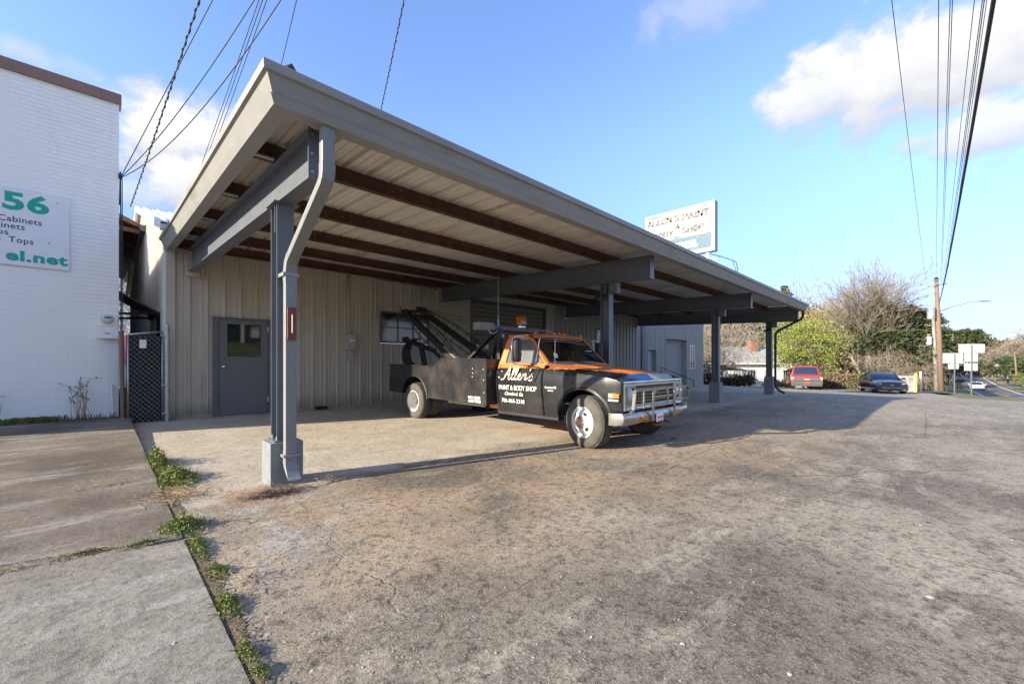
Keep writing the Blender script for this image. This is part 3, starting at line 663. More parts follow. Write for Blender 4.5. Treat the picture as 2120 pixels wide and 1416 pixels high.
b = MB(); b.tube([(23.2, 11.2, -.3), (23.2, 11.2, .95), (24.6, 9.9, .2), (24.6, 9.9, -.4)], .025, 8); tag(b.build('handrail', M['black'], loc=(23.2, 11.2, -.3)), 'black tube handrail by the grey walk door of the rear wing', 'handrail')

# ================================================================== CANOPY
cp = thing('steel_canopy', 'large grey steel canopy on four posts with rusty purlins over the forecourt', 'canopy', (1.38, 4.83, 0))
SL = .035; bt = lambda y: 3.288 + SL * (y - 3.8)      # top of the beams
CX = [1.30, 7.47, 13.62, 19.56]; YE = 3.84; XL, XR = .88, 19.72; YF = 3.50
for i, x in enumerate(CX):
    c = x + .08; bz = H(c, 4.8); tp = bt(4.83) - .436
    hb = [.434, .60, .62, .66][i]
    b = MB(); b.box(c - .155, c + .155, 4.675, 4.985, bz - .15, hb); b.build('footing', M['block'], cp, bev=.006)
    b = MB(); b.box(x, x + .16, 4.73, 4.742, hb, tp - .012); b.box(x, x + .16, 4.928, 4.94, hb, tp - .012); b.box(c - .005, c + .005, 4.742, 4.928, hb, tp - .012)
    co = b.build('column', M['steel'], cp)
    b = MB(); b.box(c - .11, c + .11, 4.70, 4.97, hb, hb + .015); b.build('base_plate', M['steel'], co)
    b = MB(); b.box(c - .12, c + .12, 4.68, 4.99, tp - .012, tp); b.box(c - .08, c - .005, 4.80, 4.812, tp - .30, tp - .012)
    if i: b.box(x + .02, x + .14, 4.55, 4.728, tp - .23, tp - .012)
    b.build('cap_plate', M['steel'], co)
    for (dx, dy) in ((-.07, 4.76), (.07, 4.76), (-.07, 4.91), (.07, 4.91)):
        b = MB(); b.lathe([(0, .045), (.012, .045), (.012, .0)], (c + dx, dy, hb + .01), (0, 0, 1), 6); b.build('anchor_bolt', M['galv'], co)
    # sloping I-beam
    b = MB()
    def ib(xa, xb, za, zb_): b.add([(xa, YE, bt(YE) + za), (xb, YE, bt(YE) + za), (xb, YE, bt(YE) + zb_), (xa, YE, bt(YE) + zb_), (xa, YW - .12, bt(YW) + za), (xb, YW - .12, bt(YW) + za), (xb, YW - .12, bt(YW) + zb_), (xa, YW - .12, bt(YW) + zb_)], [(0, 1, 2, 3), (7, 6, 5, 4), (0, 4, 5, 1), (1, 5, 6, 2), (2, 6, 7, 3), (3, 7, 4, 0)])
    ib(x, x + .16, -.014, 0); ib(x, x + .16, -.436, -.422); ib(c - .005, c + .005, -.422, -.014)
    be = b.build('beam', M['steel'], cp)
    b = MB(); b.box(x - .002, x + .162, YE - .014, YE - .001, bt(YE) - .44, bt(YE) + .002); b.build('end_plate', M['steel'], be)
    b = MB()
    for (dx, dz) in ((-.05, -.05), (.05, -.05), (-.05, -.38), (.05, -.38), (-.05, -.22)): b.lathe([(0, .01), (.012, .008), (.012, 0)], (c + dx, YE - .014, bt(YE) + dz), (0, -1, 0), 6)
    b.build('bolt_heads', M['galv'], be)
    b = MB(); b.box(x - .04, x + .20, YW - .13, YW - .03, bt(YW) - .52, bt(YW) + .02); b.build('wall_bracket', M['wall'], cp)
# purlins with lapped splices, bolts
PY = [4.88, 6.42, 7.92, 9.38, 10.66]
for y in PY:
    z = bt(y); b = MB(); b.box(XL + .17, XR - .17, y, y + .006, z + .001, z + .20); b.box(XL + .17, XR - .17, y - .064, y, z + .001, z + .007); b.box(XL + .17, XR - .17, y + .006, y + .070, z + .193, z + .199); b.box(XL + .17, XR - .17, y - .064, y - .058, z + .007, z + .024)
    po = b.build('purlin', M['purlin'], cp)
    b = MB()
    for c in CX:
        for s_ in ((-1, 1) if c not in (CX[0], CX[-1]) else ((1,) if c == CX[0] else (-1,))):
            for k, dx in enumerate((.42, .55, .70, 1.30, 1.42)):
                for dz in (.055, .145) if k in (0, 2, 4) else (.10,): b.lathe([(0, .006), (.008, .006), (.008, 0)], (c + .08 + s_ * dx, y, z + dz), (0, -1, 0), 6)
    b.build('bolt_heads', M['galv'], po)
    for c in CX:
        b = MB(); b.box(max(c - .62, XL + .17), min(c + .78, XR - .17), y - .012, y - .0, z + .012, z + .19); b.build('lap_plate', M['purlin'], po)
b = MB(); z = bt(3.72) + .02; b.box(XL + .17, XR - .17, 3.735, 3.741, z - .01, z + .17); b.box(XL + .17, XR - .17, 3.741, 3.80, z - .01, z - .004)
es = b.build('eave_strut', M['steel'], cp)
b = MB(); x = 1.9
while x < 19.3:
    b.lathe([(0, -.0), (.010, -.0)], (x, 3.741, z + .07), (0, 1, 0), 6); x += random.choice([.12, .14, .5, .9])
b.build('bolt_holes', M['dark'], es)
# angle clips between the rake and beam 1 (bright galvanised straps)
b = MB()
for y in PY[:4]: b.box(1.05, 1.29, y - .10, y - .066, bt(y) + .0, bt(y) + .02)
b.build('strap', M['galv'], cp)
# deck sheets, ribs up
k = XL + .10
while k < XR - .1:
    b = MB(); e = min(k + .9144, XR - .1); sheet(b, k, e, YF + .04, YW - .02, lambda u, d, v: (u, v, bt(v) + .204 + d), major=.044, phase=.2); b.build('roof_panel', M['deck'], cp); k += .9144
# gutter fascia: one profile mitred round the front corners
PRF = [(0, .012), (-.012, -.0), (-.006, -.062), (.022, -.070), (.070, -.190), (.052, -.196), (.082, -.262), (.205, -.268), (.205, -.235), (.11, -.230), (.10, -.03), (.05, .012)]
zt = 3.50
XJ = [XL, 4.6, 7.75, 10.9, 14.0, 17.1, XR]
for a, c in zip(XJ, XJ[1:]):
    L = a == XL; R2 = c == XR; b = MB(); n = len(PRF); vs = []
    for side in (0, 1):
        for (o, z_) in PRF:
            x = (a + o if L else a + .001) if side == 0 else (c - o if R2 else c - .001)
            vs.append((x, YF + o, zt + z_))
    b.add(vs, [(i, (i + 1) % n, n + (i + 1) % n, n + i) for i in range(n)] + ([] if L else [tuple(range(n - 1, -1, -1))]) + ([] if R2 else [tuple(range(n, 2 * n))])); fo = b.build('gutter_fascia', M['fascia'], cp)
    b = MB()
    if not R2:
        b.prism([(o - .003, z_ - (.002 if z_ < -.2 else 0)) for (o, z_) in PRF[1:8]] + [(.19, -.262), (.09, -.255), (.078, -.19), (.03, -.06), (.0, -.0)], lambda p, q, t: (t, YF + p, zt + q), c - .02, c + .025); b.build('seam_cap', M['fascia'], fo)
for side in (0, 1):
    YJ = [YF, 7.2, YW + .10]
    for a, c in zip(YJ, YJ[1:]):
        b = MB(); n = len(PRF); vs = []; fx = (lambda o: XL + o) if side == 0 else (lambda o: XR - o)
        for e, y in ((0, a), (1, c)):
            for (o, z_) in PRF: yy = y + o if (e == 0 and a == YF) else y + (.001 if e == 0 else -.001); vs.append((fx(o), yy, zt + z_ + SL * max(0, yy - YF - .21)))
        b.add(vs, [(i, (i + 1) % n, n + (i + 1) % n, n + i) for i in range(n)] + [tuple(range(n, 2 * n))] + ([tuple(range(n - 1, -1, -1))] if a != YF else [])); b.build('rake_fascia', M['fascia'], cp)
# downspout on the near post: ribbed rectangular pipe, offset elbows, flared outlet
def spout(path, wd, dp, m, name, parent, ribs=True):
    """rectangular corrugated pipe following (y, z) points at x"""
    x = path[0]; pts = path[1]; rows = []
    pr = []
    n = 6
    for k in range(n):      # front face with grooves
        a = -wd / 2 + wd * k / n; pr += [(a + .002, 0), (a + wd / n * .35, .006 if ribs else 0), (a + wd / n * .65, .006 if ribs else 0)]
    pr += [(wd / 2, 0), (wd / 2 + .004, dp * .3), (wd / 2, dp * .6), (wd / 2, dp), (-wd / 2, dp), (-wd / 2, dp * .6), (-wd / 2 - .004, dp * .3)]
    for i, (y, z, fy, fz, s) in enumerate(pts): rows.append([(x + u * s, y + fy * d * s, z + fz * d * s) for u, d in pr])
    b = MB(); b.grid(rows, loop=True); return b.build(name, m, parent)
sx = 1.385
sp = spout((sx, [(3.60, 3.245, 1, 0, 1), (3.60, 2.90, 1, 0, 1)]), .102, .076, M['spout'], 'downspout', cp)
spout((sx, [(3.597, 2.93, 1, 0, 1.06), (3.597, 2.86, 1, 0, 1.05), (3.615, 2.80, .93, .3, 1.04), (3.66, 2.75, .8, .6, 1.03)]), .102, .076, M['spout'], 'elbow', sp)
spout((sx, [(3.65, 2.755, .78, .62, 1), (4.50, 2.46 - .15, .55, .80, 1)][:0] + [(3.65, 2.76, .8, .6, 1), (4.49, 2.28, .8, .6, 1)]), .102, .076, M['spout'], 'offset_pipe', sp)
spout((sx, [(4.48, 2.29, .8, .6, 1.04), (4.545, 2.235, .93, .3, 1.05), (4.567, 2.16, 1, 0, 1.06), (4.567, 2.06, 1, 0, 1.06)]), .102, .076, M['spout'], 'elbow', sp)
spout((sx, [(4.57, 2.10, 1, 0, 1), (4.57, .33, 1, 0, 1)]), .102, .076, M['spout'], 'lower_pipe', sp)
spout((sx, [(4.567, .36, 1, 0, 1.05), (4.567, .24, 1, 0, 1.06), (4.545, .17, .95, .2, 1.05), (4.50, .12, .85, .45, 1.06), (4.455, .085, .8, .55, 1.1)]), .102, .076, M['spout'], 'outlet', sp)
b = MB(); b.box(sx - .075, sx + .075, 4.562, 4.73, 2.115, 2.15); b.box(sx - .075, sx + .075, 4.55, 4.676, .30, .325); b.build('strap', M['spout'], sp)
# round downspout at the far corner
b = MB(); b.tube([(19.55, 3.66, 3.24), (19.55, 3.66, 3.05), (19.55, 3.72, 2.93), (19.50, 4.42, 2.55), (19.49, 4.55, 2.46), (19.49, 4.58, 2.3), (19.49, 4.58, .35), (19.47, 4.5, .16), (19.44, 4.25, .02)], .045, 10); b.build('downspout', M['black'], cp, smooth=True)
# cables / lamps under the roof
def cam_(x, y, z, lab):
    t = thing('security_light', lab, 'security light', (x, y, z))
    b = MB(); b.lathe([(0, 0), (.05, 0), (.05, .03), (0, .03)], (x, y, z), (-1, 0, 0), 14); b.build('mount', M['black'], t)
    for s_ in (-1, 1):
        b = MB(); b.tube([(x - .03, y, z), (x - .09, y + s_ * .05, z - .02)], .012, 6); b.lathe([(.02, 0), (.035, .03), (.05, .11), (0, .10)], (x - .09, y + s_ * .05, z - .02), (-.7, s_ * .5, -.5), 12); b.build('lamp_head', M['black'], t)
cam_(7.44, 4.83, 2.62, 'small twin-headed security light on the second canopy post'); cam_(19.53, 4.83, 2.60, 'small black twin-headed security light on the farthest canopy post')
# thermometer plate on the downspout
tp = thing('rusty_thermometer', 'tall rusty red thermometer plate fixed to the downspout of the nearest post', 'thermometer', (1.385, 4.56, 1.46))
b = MB(); b.box(1.345, 1.425, 4.548, 4.566, 1.475, 1.80); b.build('plate', M['red_rusty'], tp, bev=.002)
b = MB(); b.box(1.376, 1.396, 4.541, 4.549, 1.52, 1.75); b.build('tube_holder', M['rust'], tp); b = MB(); b.tube([(1.386, 4.538, 1.545), (1.386, 4.538, 1.725)], .004, 6); b.build('glass_tube', M['white'], tp)
# crumpled bit on the corner of the roof
b = MB(); b.add([(1.02, 3.56, 3.50), (1.14, 3.54, 3.50), (1.16, 3.62, 3.56), (1.08, 3.66, 3.60), (1.0, 3.62, 3.55), (1.09, 3.58, 3.61)], [(0, 1, 5), (1, 2, 5), (2, 3, 5), (3, 4, 5), (4, 0, 5), (0, 4, 3, 2, 1)])
tag(b.build('roof_vent_cap', M['black'], loc=(1.08, 3.6, 3.5)), 'small dark crumpled metal cap lying on the near corner of the canopy roof', 'metal cap')

# ================================================================== WHITE BRICK NEIGHBOUR
YB = 11.12
wb = thing('white_brick_building', 'tall white painted brick building with brown coping at the left edge', 'building', (.294, YB, .2))
b = MB(); b.box(-7, .289, YB + .006, YB + .25, -.1, 6.226); b.build('wall', M['mortar'], wb)
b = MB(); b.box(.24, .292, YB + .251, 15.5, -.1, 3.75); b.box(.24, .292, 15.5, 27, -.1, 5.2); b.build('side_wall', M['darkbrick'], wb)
b = MB(); b.box(-7, .235, YB + .26, 15.45, 3.6, 3.69); b.box(-7, .235, 15.5, 27, 5.1, 5.19); b.build('roof', M['cargrey'], wb)
b = MB(); b.box(-7, .325, YB - .045, YB + .3, 6.226, 6.42); b.build('coping', M['coping'], wb, bev=.005)
CH, BL = .0745, .228; bricks = []; row = 0; z = .215
while z + CH < 6.226:
    x = .289 - (BL if row % 2 == 0 else BL / 2) ; xr = .289
    while xr > -7:
        xl = max(x, -7); bricks.append((xl, xr - .009, z, z + CH - .009)); xr = x; x -= BL
    z += CH; row += 1
def bdist(q): cx, cz = (q[0] + q[1]) / 2, (q[2] + q[3]) / 2; d = cx * ca + YB * sa; px = 1060 + 868 * (cx * sa - YB * ca) / d; return (px < -12, d * d + (cz - 1.25) ** 2 * .4)
bricks.sort(key=bdist); proto = None
for q in bricks[:300]:
    wd = round(q[1] - q[0], 3)
    key = ('brick', wd)
    if key not in MATS:
        b = MB(); b.box(0, wd, -.004, .010, 0, CH - .007); o = b.build('brick', M['brick'], None); MATS[key] = o.data; o.parent = wb
    else:
        o = bpy.data.objects.new('brick', MATS[key]); COL.objects.link(o); o.parent = wb
    o.location = (q[0] - .294, .006 + random.uniform(-.0014, .0014), q[2] - .2)
b = MB()
for q in bricks[300:]: e = random.uniform(-.0014, .0014); b.box(q[0], q[1], YB - .001 + e, YB + .012, q[2], q[3])
tag(b.build('upper_bricks', M['brick'], wb), kind='stuff')
# overhanging eave, gutter and awning on its alley side
b = MB(); b.prism([(.30, 5.35), (.92, 5.06), (.92, 4.96), (.30, 5.20)], lambda p, q, t: (p, t, q), 15.6, 26); b.build('side_eave', M['wood'], wb)
b = MB(); b.prism([(.80, 5.06), (.96, 5.06), (.94, 4.90), (.84, 4.90)], lambda p, q, t: (p, t, q), 15.5, 26); b.build('side_gutter', M['steel'], wb)
for y in (15.8, 18): b = MB(); b.bar((.30, y, 4.95), (.84, y, 4.93), .09, .12); b.build('eave_bracket', M['wood'], wb)
aw = thing('metal_awning', 'small dark metal awning over the side door in the alley', 'awning', (.3, 13.0, 2.3))
for k in range(9):
    y = 12.35 + k * .17; b = MB(); b.prism([(.30, 2.80), (.95, 2.40), (.95, 2.37), (.30, 2.77)], lambda p, q, t: (p, t, q), y, y + .15); b.build('slat', M['trim'], aw)
b = MB(); b.bar((.30, 12.4, 2.30), (.94, 12.4, 2.36), .03, .05); b.bar((.30, 13.8, 2.30), (.94, 13.8, 2.36), .03, .05); b.box(.90, .96, 12.3, 13.9, 2.30, 2.385); b.build('frame', M['black'], aw)
# cables down its corner
b = MB()
for dx, r in ((.312, .012), (.335, .008)): b.tube([(dx, YB + .02, .4), (dx + .01, YB + .02, 2.6), (dx, YB + .02, 4.82)], r, 6)
b.build('corner_conduit', M['black'], wb)
# wall sign
sg = thing('cabinet_shop_sign', 'white sign board with big green 56 and black lettering on the white brick wall', 'sign', (-1.5, YB - .01, 2.9))
b = MB(); b.box(-3.2, -.369, YB - .035, YB - .008, 2.912, 4.24); b.build('board', M['signwhite'], sg, bev=.002)
yt = YB - .0365
text('56', .405, (-.618, yt, 3.868), ROT_F, M['green'], sg, align='RIGHT', offset=.016, sx=1.30, sp=1.05)
text('Cabinets', .142, (-.700, yt, 3.650), ROT_F, M['ink'], sg, align='RIGHT', sx=.95, offset=.001, sp=1.05)
text('Cabinets', .142, (-.897, yt, 3.530), ROT_F, M['ink'], sg, align='RIGHT', sx=.95, offset=.001, sp=1.05)
text('Tops', .142, (-1.080, yt, 3.415), ROT_F, M['ink'], sg, align='RIGHT', sx=.95, offset=.001, sp=1.05)
text('ce  Tops', .142, (-.797, yt, 3.300), ROT_F, M['ink'], sg, align='RIGHT', sx=.95, offset=.001, sp=1.05)
text('el.net', .240, (-.402, yt, 2.998), ROT_F, M['green'], sg, align='RIGHT', offset=.010, sx=1.22, sp=1.08)
b = MB()
for (x, z) in ((-.516, 4.095), (-.618, 3.359)): b.lathe([(0, .004), (.010, .003), (.010, 0)], (x, YB - .035, z), (0, -1, 0), 8)
b.build('screw_heads', M['ink'], sg)
# meter on the white wall
m2 = thing('white_wall_meter', 'round glass electric meter on a white box on the painted brick wall', 'electric meter', (.13, YB - .01, 1.69))
b = MB(); b.box(-.018, .272, YB - .105, YB - .008, 1.935, 2.16); b.build('upper_box', M['brick'], m2, bev=.008)
b = MB(); b.box(-.018, .285, YB - .125, YB - .008, 1.698, 1.930); b.build('lower_box', M['brick'], m2, bev=.008)
b = MB(); b.lathe([(0, .09), (.06, .085), (.078, .05), (.08, .012), (.094, .01), (.094, 0)], (.128, YB - .105, 2.062), (0, -1, 0), 32); b.build('dial', M['lampglass'], m2, smooth=True, auto=40)
b = MB(); b.box(.085, .172, YB - .199, YB - .19, 2.075, 2.105); b.build('dial_face', M['ink'], m2)
b = MB(); b.box(.09, .17, YB - .1285, YB - .125, 1.785, 1.805); b.build('name_strip', M['greyink'], m2)
b = MB(); b.tube([(.205, YB - .10, .20), (.19, YB - .05, .80)], .016, 8); b.lathe([(.02, 0), (.022, .02), (0, .02)], (.19, YB - .05, .80), (0, 0, 1), 8)
tag(b.build('standpipe', M['white'], loc=(.2, YB - .1, .2)), 'short white pipe leaning against the foot of the white brick wall', 'pipe')

# ------------------------------------------------------------------ alley gate and clutter
gt = thing('chain_link_gate', 'narrow chain link gate closing the dark alley between the two buildings', 'gate', (.66, 10.72, .1))
def G(u, z): return (.40 + u * .50, 10.66 + u * .02, z)
b = MB(); b.tube([(.965, 10.60, .0), (.965, 10.60, 1.96)], .036, 12); b.lathe([(.042, 0), (.044, .03), (.03, .06), (0, .07)], (.965, 10.60, 1.94), (0, 0, 1), 12); b.build('gate_post', M['galv'], gt, smooth=True, auto=50)
b = MB(); b.tube([(.335, 10.75, .1), (.31, 10.75, 1.80)], .035, 10); b.lathe([(.04, 0), (.04, .03), (0, .06)], (.31, 10.75, 1.80), (0, 0, 1), 10); b.build('hinge_post', mat('rusty_post', (.22, .16, .12), .8, metal=.3), gt, smooth=True, auto=50)
b = MB(); b.tube([G(0, .06), G(0, 1.77)], .016, 8); b.tube([G(1, .10), G(1, 1.85)], .016, 8); b.tube([G(0, 1.77), G(1, 1.85)], .018, 8); b.tube([G(0, .06), G(1, .10)], .016, 8); b.build('frame', M['galv'], gt, smooth=True)
b = MB(); nX, st = 11, .0455
for k in range(-25, 28):
    for sg_ in (1, -1):
        pts = []; z = .08
        u0 = k * .17
        # diagonal wires clipped to the gate
        us = [u0 + sg_ * t * .085 for t in range(-44, 45)]
        seg = [(u, .08 + (t + 44) * .0455 - 0) for u, t in zip(us, range(-44, 45))]
        seg = [(u, zz) for (u, zz) in seg if 0 <= u <= 1 and zz < 1.80]
        if len(seg) > 1: b.tube([G(*seg[0]), G(*seg[-1])], .0024, 3, cap=False)
tag(b.build('wire_mesh', M['galv'], gt), kind='stuff')
b = MB(); b.box(.375, .92, 10.705, 10.712, .06, 1.76); b.build('alley_shade_sheet', M['dark'], gt)  # black sheet added to give the alley's shade behind the mesh
b = MB()
for z in (.25, .8, 1.3, 1.75): b.box(.88, 1.0, 10.56, 10.66, z, z + .02)
b.build('latch_band', M['galv'], gt)
b = MB(); b.box(.56, .66, 10.635, 10.64, 1.52, 1.68); b.build('tag_plate', M['white'], gt)
b = MB(); b.prism([(.40, .1), (.40, .75), (.34, .75), (.34, .1)], lambda p, q, t: (p, t, q), 11.14, 11.75); tag(b.build('leaning_board', M['orangeboard'], loc=(.37, 11.4, .1)), 'rust-orange painted board leaning in the alley beside the white wall', 'board')
rs = thing('red_roof_shed', 'small shed with a red metal roof glimpsed down the alley', 'shed', (1.2, 32, 0))
b = MB(); b.box(-3, 3, 31, 35, 0, 1.5); b.build('wall', M['housewall'], rs)
for k in range(14):
    b = MB(); x = -3.3 + k * .47; b.prism([(x, 0), (x + .45, 0), (x + .45, .03), (x + .03, .03), (x + .02, .06), (x, .06)], lambda p, q, t: (p, 30.6 + 2.6 * t, 1.3 + 1.5 * t + q), 0, 1); b.build('roof_panel', M['redroof'], rs)
# ================================================================== TOW TRUCK
M['hubrust'] = mat('dusty_hub_rust', (.42, .29, .19), .85, var=.25, vscale=20, dirt=(.24, .11, .06), dscale=14, dlo=.5, dhi=.65, bump=.3)
TX = 6.10; ZT = -.015
tt = thing('tow_truck', 'old black and orange tow truck with white door lettering parked under the canopy', 'tow truck', (TX, 5.9, ZT))
def P(u, y, z): return (TX + u, y, z)
def side_u(z):
    return interp(z, [.30, .37, .46, .60, .69, .72, .80, .95, 1.05, 1.12, 1.17, 1.20], [.90, .935, .965, .985, .99, .998, 1.01, 1.012, 1.0, .975, .945, .915])
def nose(y): return 1 - .035 * sst(3.35, 2.98, y)          # body narrows toward the grille
WF, AR = 3.70, .475
def zlow(y):
    d = abs(y - WF)
    base = .375
    return max(base, .40 + math.sqrt(max(0, AR * AR - d * d)) * .93) if d < AR else base
def crest(y): return interp(y, [2.98, 3.05, 3.3, 3.8, 4.45], [.965, 1.00, 1.045, 1.085, 1.135])
def hoodz(u, y):
    z = interp(y, [2.995, 3.03, 3.14, 3.22, 3.8, 4.2, 4.42], [.985, 1.0, 1.072, 1.085, 1.145, 1.19, 1.205])
    a = abs(u); return z - .012 * a - .05 * sst(.62, .97, a) + .014 * sst(.34, .28, a) * sst(3.05, 3.3, y)
TM = [M['tblack'], M['orange'], M['blue'], M['primer']]
def usplit(y): return interp(y, [3.10, 3.15, 3.83, 4.45], [.5, .5, .72, .93])
ys = sorted(set([round(v, 4) for v in list(np.linspace(2.99, 4.455, 38)) + [WF - AR, WF + AR, WF - AR + .01, WF + AR - .01, WF - AR + .04, WF + AR - .04]]))
for s in (-1, 1):
    # fender side skin with the wheel opening, then the shoulder up to the hood seam
    b = MB(); rows = []
    for y in ys:
        zl, zh = zlow(y), crest(y); r = []
        for k in range(13): z = zl + (zh - zl) * k / 12; r.append(P(s * side_u(z) * nose(y), y, z))
        rows.append(r)
    b.grid(rows, 0)
    rows = []; mi = []
    us = [1.0, .96, .90, .84, .79, .742]
    for y in ys:
        r = []; e = side_u(crest(y)) * nose(y)
        for t_ in us: u = .742 + (e - .742) * (t_ - .742) / (1 - .742); k = (t_ - .742) / (1 - .742); z = hoodz(u, y) * (1 - k ** 3) + crest(y) * k ** 3; r.append(P(s * u, y, z))
        rows.append(r)
    o = len(b.f); b.grid(rows, 0)
    for i in range(o, len(b.f)):
        q = b.f[i]; yc = sum(b.v[k][1] for k in q) / 4; uc = abs(sum(b.v[k][0] for k in q) / 4 - TX)
        if uc < usplit(yc): b.m[i] = 1
    # front face of the fender around the lamp
    b.grid([[P(s * side_u(.40 + (crest(2.99) - .40) * k / 10) * nose(2.99), 2.99, .40 + (crest(2.99) - .40) * k / 10) for k in range(11)], [P(s * .90, 2.985, .40 + (crest(2.99) - .40) * k / 10) for k in range(11)]], 0)
    fe = b.build('fender', TM, tt, smooth=True, auto=38)
    # rolled arch lip and dark inner well
    b = MB(); a0 = []; n = 26
    for k in range(n + 1):
        a = math.pi * k / n; y = WF - AR * math.cos(a); z = max(.375, .40 + AR * .93 * math.sin(a)); a0.append((y, z))
    b.grid([[P(s * (side_u(z) + .004), y, z) for y, z in a0], [P(s * (side_u(z) + .016), WF + (y - WF) * 1.03, .40 + (z - .40) * 1.035) for y, z in a0], [P(s * (side_u(z) + .003), WF + (y - WF) * 1.10, .40 + (z - .40) * 1.10) for y, z in a0]], 0)
    b.grid([[P(s * (side_u(z) + .004), y, z) for y, z in a0], [P(s * .52, y, z) for y, z in a0]], 0); b.build('wheel_arch', [M['tblack']], fe, smooth=True, auto=50)
    b = MB(); b.box(TX + s * .50 - .02, TX + s * .50 + .02, 3.2, 4.5, .45, 1.0); b.build('inner_fender', M['dark'], fe)
    # marker lamp
    b = MB(); xo = TX + s * (1.0); b.box(min(xo, xo + s * .012), max(xo, xo + s * .012), 3.065, 3.15, .752, .815); mk_ = b.build('marker_lamp', M['amber'], fe, bev=.004); b = MB(); b.box(min(xo, xo + s * .012), max(xo, xo + s * .012), 3.152, 3.235, .752, .815); b.build('clear_lens', mat('clear_marker_lens', (.30, .26, .20), .3), mk_)
    b = MB(); b.box(min(xo, xo + s * .010), max(xo, xo + s * .010), 3.075, 3.24, .705, .735); b.build('marker_strip', mat('marker_strip', (.30, .30, .30), .5), fe)
# hood with orange top and the blue and bare nose
b = MB(); us = [-.735, -.70, -.6, -.5, -.34, -.31, -.28, -.15, 0, .15, .28, .31, .34, .5, .6, .70, .735]; hy = [2.985, 3.03, 3.085, 3.14, 3.22] + list(np.linspace(3.32, 4.36, 14))
b.grid([[P(u, y, hoodz(u, y) + .004) for u in us] for y in hy])
for i, q in enumerate(b.f):
    yc = sum(b.v[k][1] for k in q) / 4; uc = sum(b.v[k][0] for k in q) / 4 - TX
    b.m[i] = (2 if (-.62 < uc < .06) else (3 if uc > .06 else 0)) if yc < 3.14 else (1 if abs(uc) < usplit(yc) else 0)
ho = b.build('hood', TM, tt, smooth=True, auto=30)
b = MB(); b.box(TX - .9, TX + .9, 3.03, 3.05, .55, .98); b.box(TX - .9, TX + .9, 3.05, 4.4, .60, .62); b.build('radiator_panel', M['dark'], tt)
# ---- grille surround, grid, lamps
g = MB()
def frame(b, x0, x1, z0, z1, t, y0, y1, mi=0):
    b.box(x0, x1, y0, y1, z1 - t, z1, mi); b.box(x0, x1, y0, y1, z0, z0 + t, mi); b.box(x0, x0 + t, y0, y1, z0 + t, z1 - t, mi); b.box(x1 - t, x1, y0, y1, z0 + t, z1 - t, mi)
frame(g, TX - .925, TX + .925, .565, .985, .045, 2.955, 3.03); gs = g.build('grille_surround', M['chrome'], tt, bev=.014)
g = MB(); frame(g, TX - .875, TX + .875, .615, .935, .02, 2.975, 3.02); g.build('inner_frame', M['white'], gs, bev=.005)
gr = MB()
for k in range(7): z = .635 + .280 * k / 6; gr.box(TX - .60, TX + .60, 2.988, 3.008, z - .006, z + .006)
for k in range(19): x = TX - .60 + 1.20 * k / 18; gr.box(x - .0065, x + .0065, 2.990, 3.010, .63, .92)
gro = gr.build('grille', M['dullchrome'], tt)
bt_ = MB(); bt_.prism([(-.085, -.018), (-.03, -.018), (-.03, -.032), (.04, -.032), (.04, -.018), (.085, -.018), (.095, .018), (.03, .018), (.03, .032), (-.04, .032), (-.04, .018), (-.075, .018)], lambda p, q, t: (TX + p, t, .795 + q), 2.972, 2.987); bt_.build('emblem', M['chrome'], gro)
for s in (-1, 1):
    b = MB(); cx = TX + s * .735; frame(b, cx - .125, cx + .125, .64, .915, .035, 2.965, 3.01); b.box(cx - .09, cx + .09, 3.0, 3.004, .675, .88, 1); lo_ = b.build('headlight', [M['dullchrome'], M['cargrey']], tt, bev=.006)
    b = MB(); b.lathe([(0, .055), (.05, .05), (.08, .035), (.092, .012), (.104, .010), (.104, -.01)], (cx, 2.995, .777), (0, -1, 0), 28); b.build('lens', M['lampglass'], lo_, smooth=True, auto=40)
# ---- bumper
def bump(y_off, z): return y_off
pro = [(.075, .530), (.012, .545), (-.010, .520), (-.022, .470), (-.010, .415), (.012, .385), (.07, .375)]
b = MB(); rows = []
for k in range(25):
    u = -1.03 + 2.06 * k / 24; a = abs(u); yb = 2.845 + .05 * a ** 2 + (.0 if a < .93 else 0); rows.append([P(u, yb + p, z - .012 * sst(.5, 1, a) * (1 if z < .45 else 0)) for p, z in pro])
for s in (-1, 1):
    pass
b.grid(rows)
for s in (-1, 1):
    r1 = [P(s * 1.03, 2.845 + .05 * 1.06 + p, z) for p, z in pro]; r2 = [P(s * 1.052, 2.93 + p * .4 + .03, z) for p, z in pro]; r3 = [P(s * 1.055, 3.10, z) for p, z in pro]; b.grid([r1, r2, r3])
bu = b.build('bumper', M['dullchrome'], tt, smooth=True, auto=35)
for s in (-1, 1):
    b = MB(); cx = TX + s * .52; b.box(cx - .085, cx + .085, 2.822, 2.86, .425, .495); b.build('turn_signal', M['amber'], bu, bev=.004)
    b = MB(); b.lathe([(0, .008), (.018, .006), (.018, 0)], (TX + s * .74, 2.855, .46), (0, -1, 0), 12); b.build('bolt', M['chrome'], bu)
b = MB(); b.box(TX - .26, TX - .04, 2.790, 2.797, .375, .50); pl_ = b.build('license_plate', M['white'], bu, bev=.003)
text('Camaro', .055, (TX - .235, 2.787, .43), ROT_F, M['redplate'], pl_, shear=.35, offset=.001) if False else None
b = MB(); b.box(TX - .235, TX - .065, 2.785, 2.7895, .428, .452); b.box(TX - .22, TX - .08, 2.785, 2.7895, .398, .404); b.build('plate_print', M['redplate'], pl_)
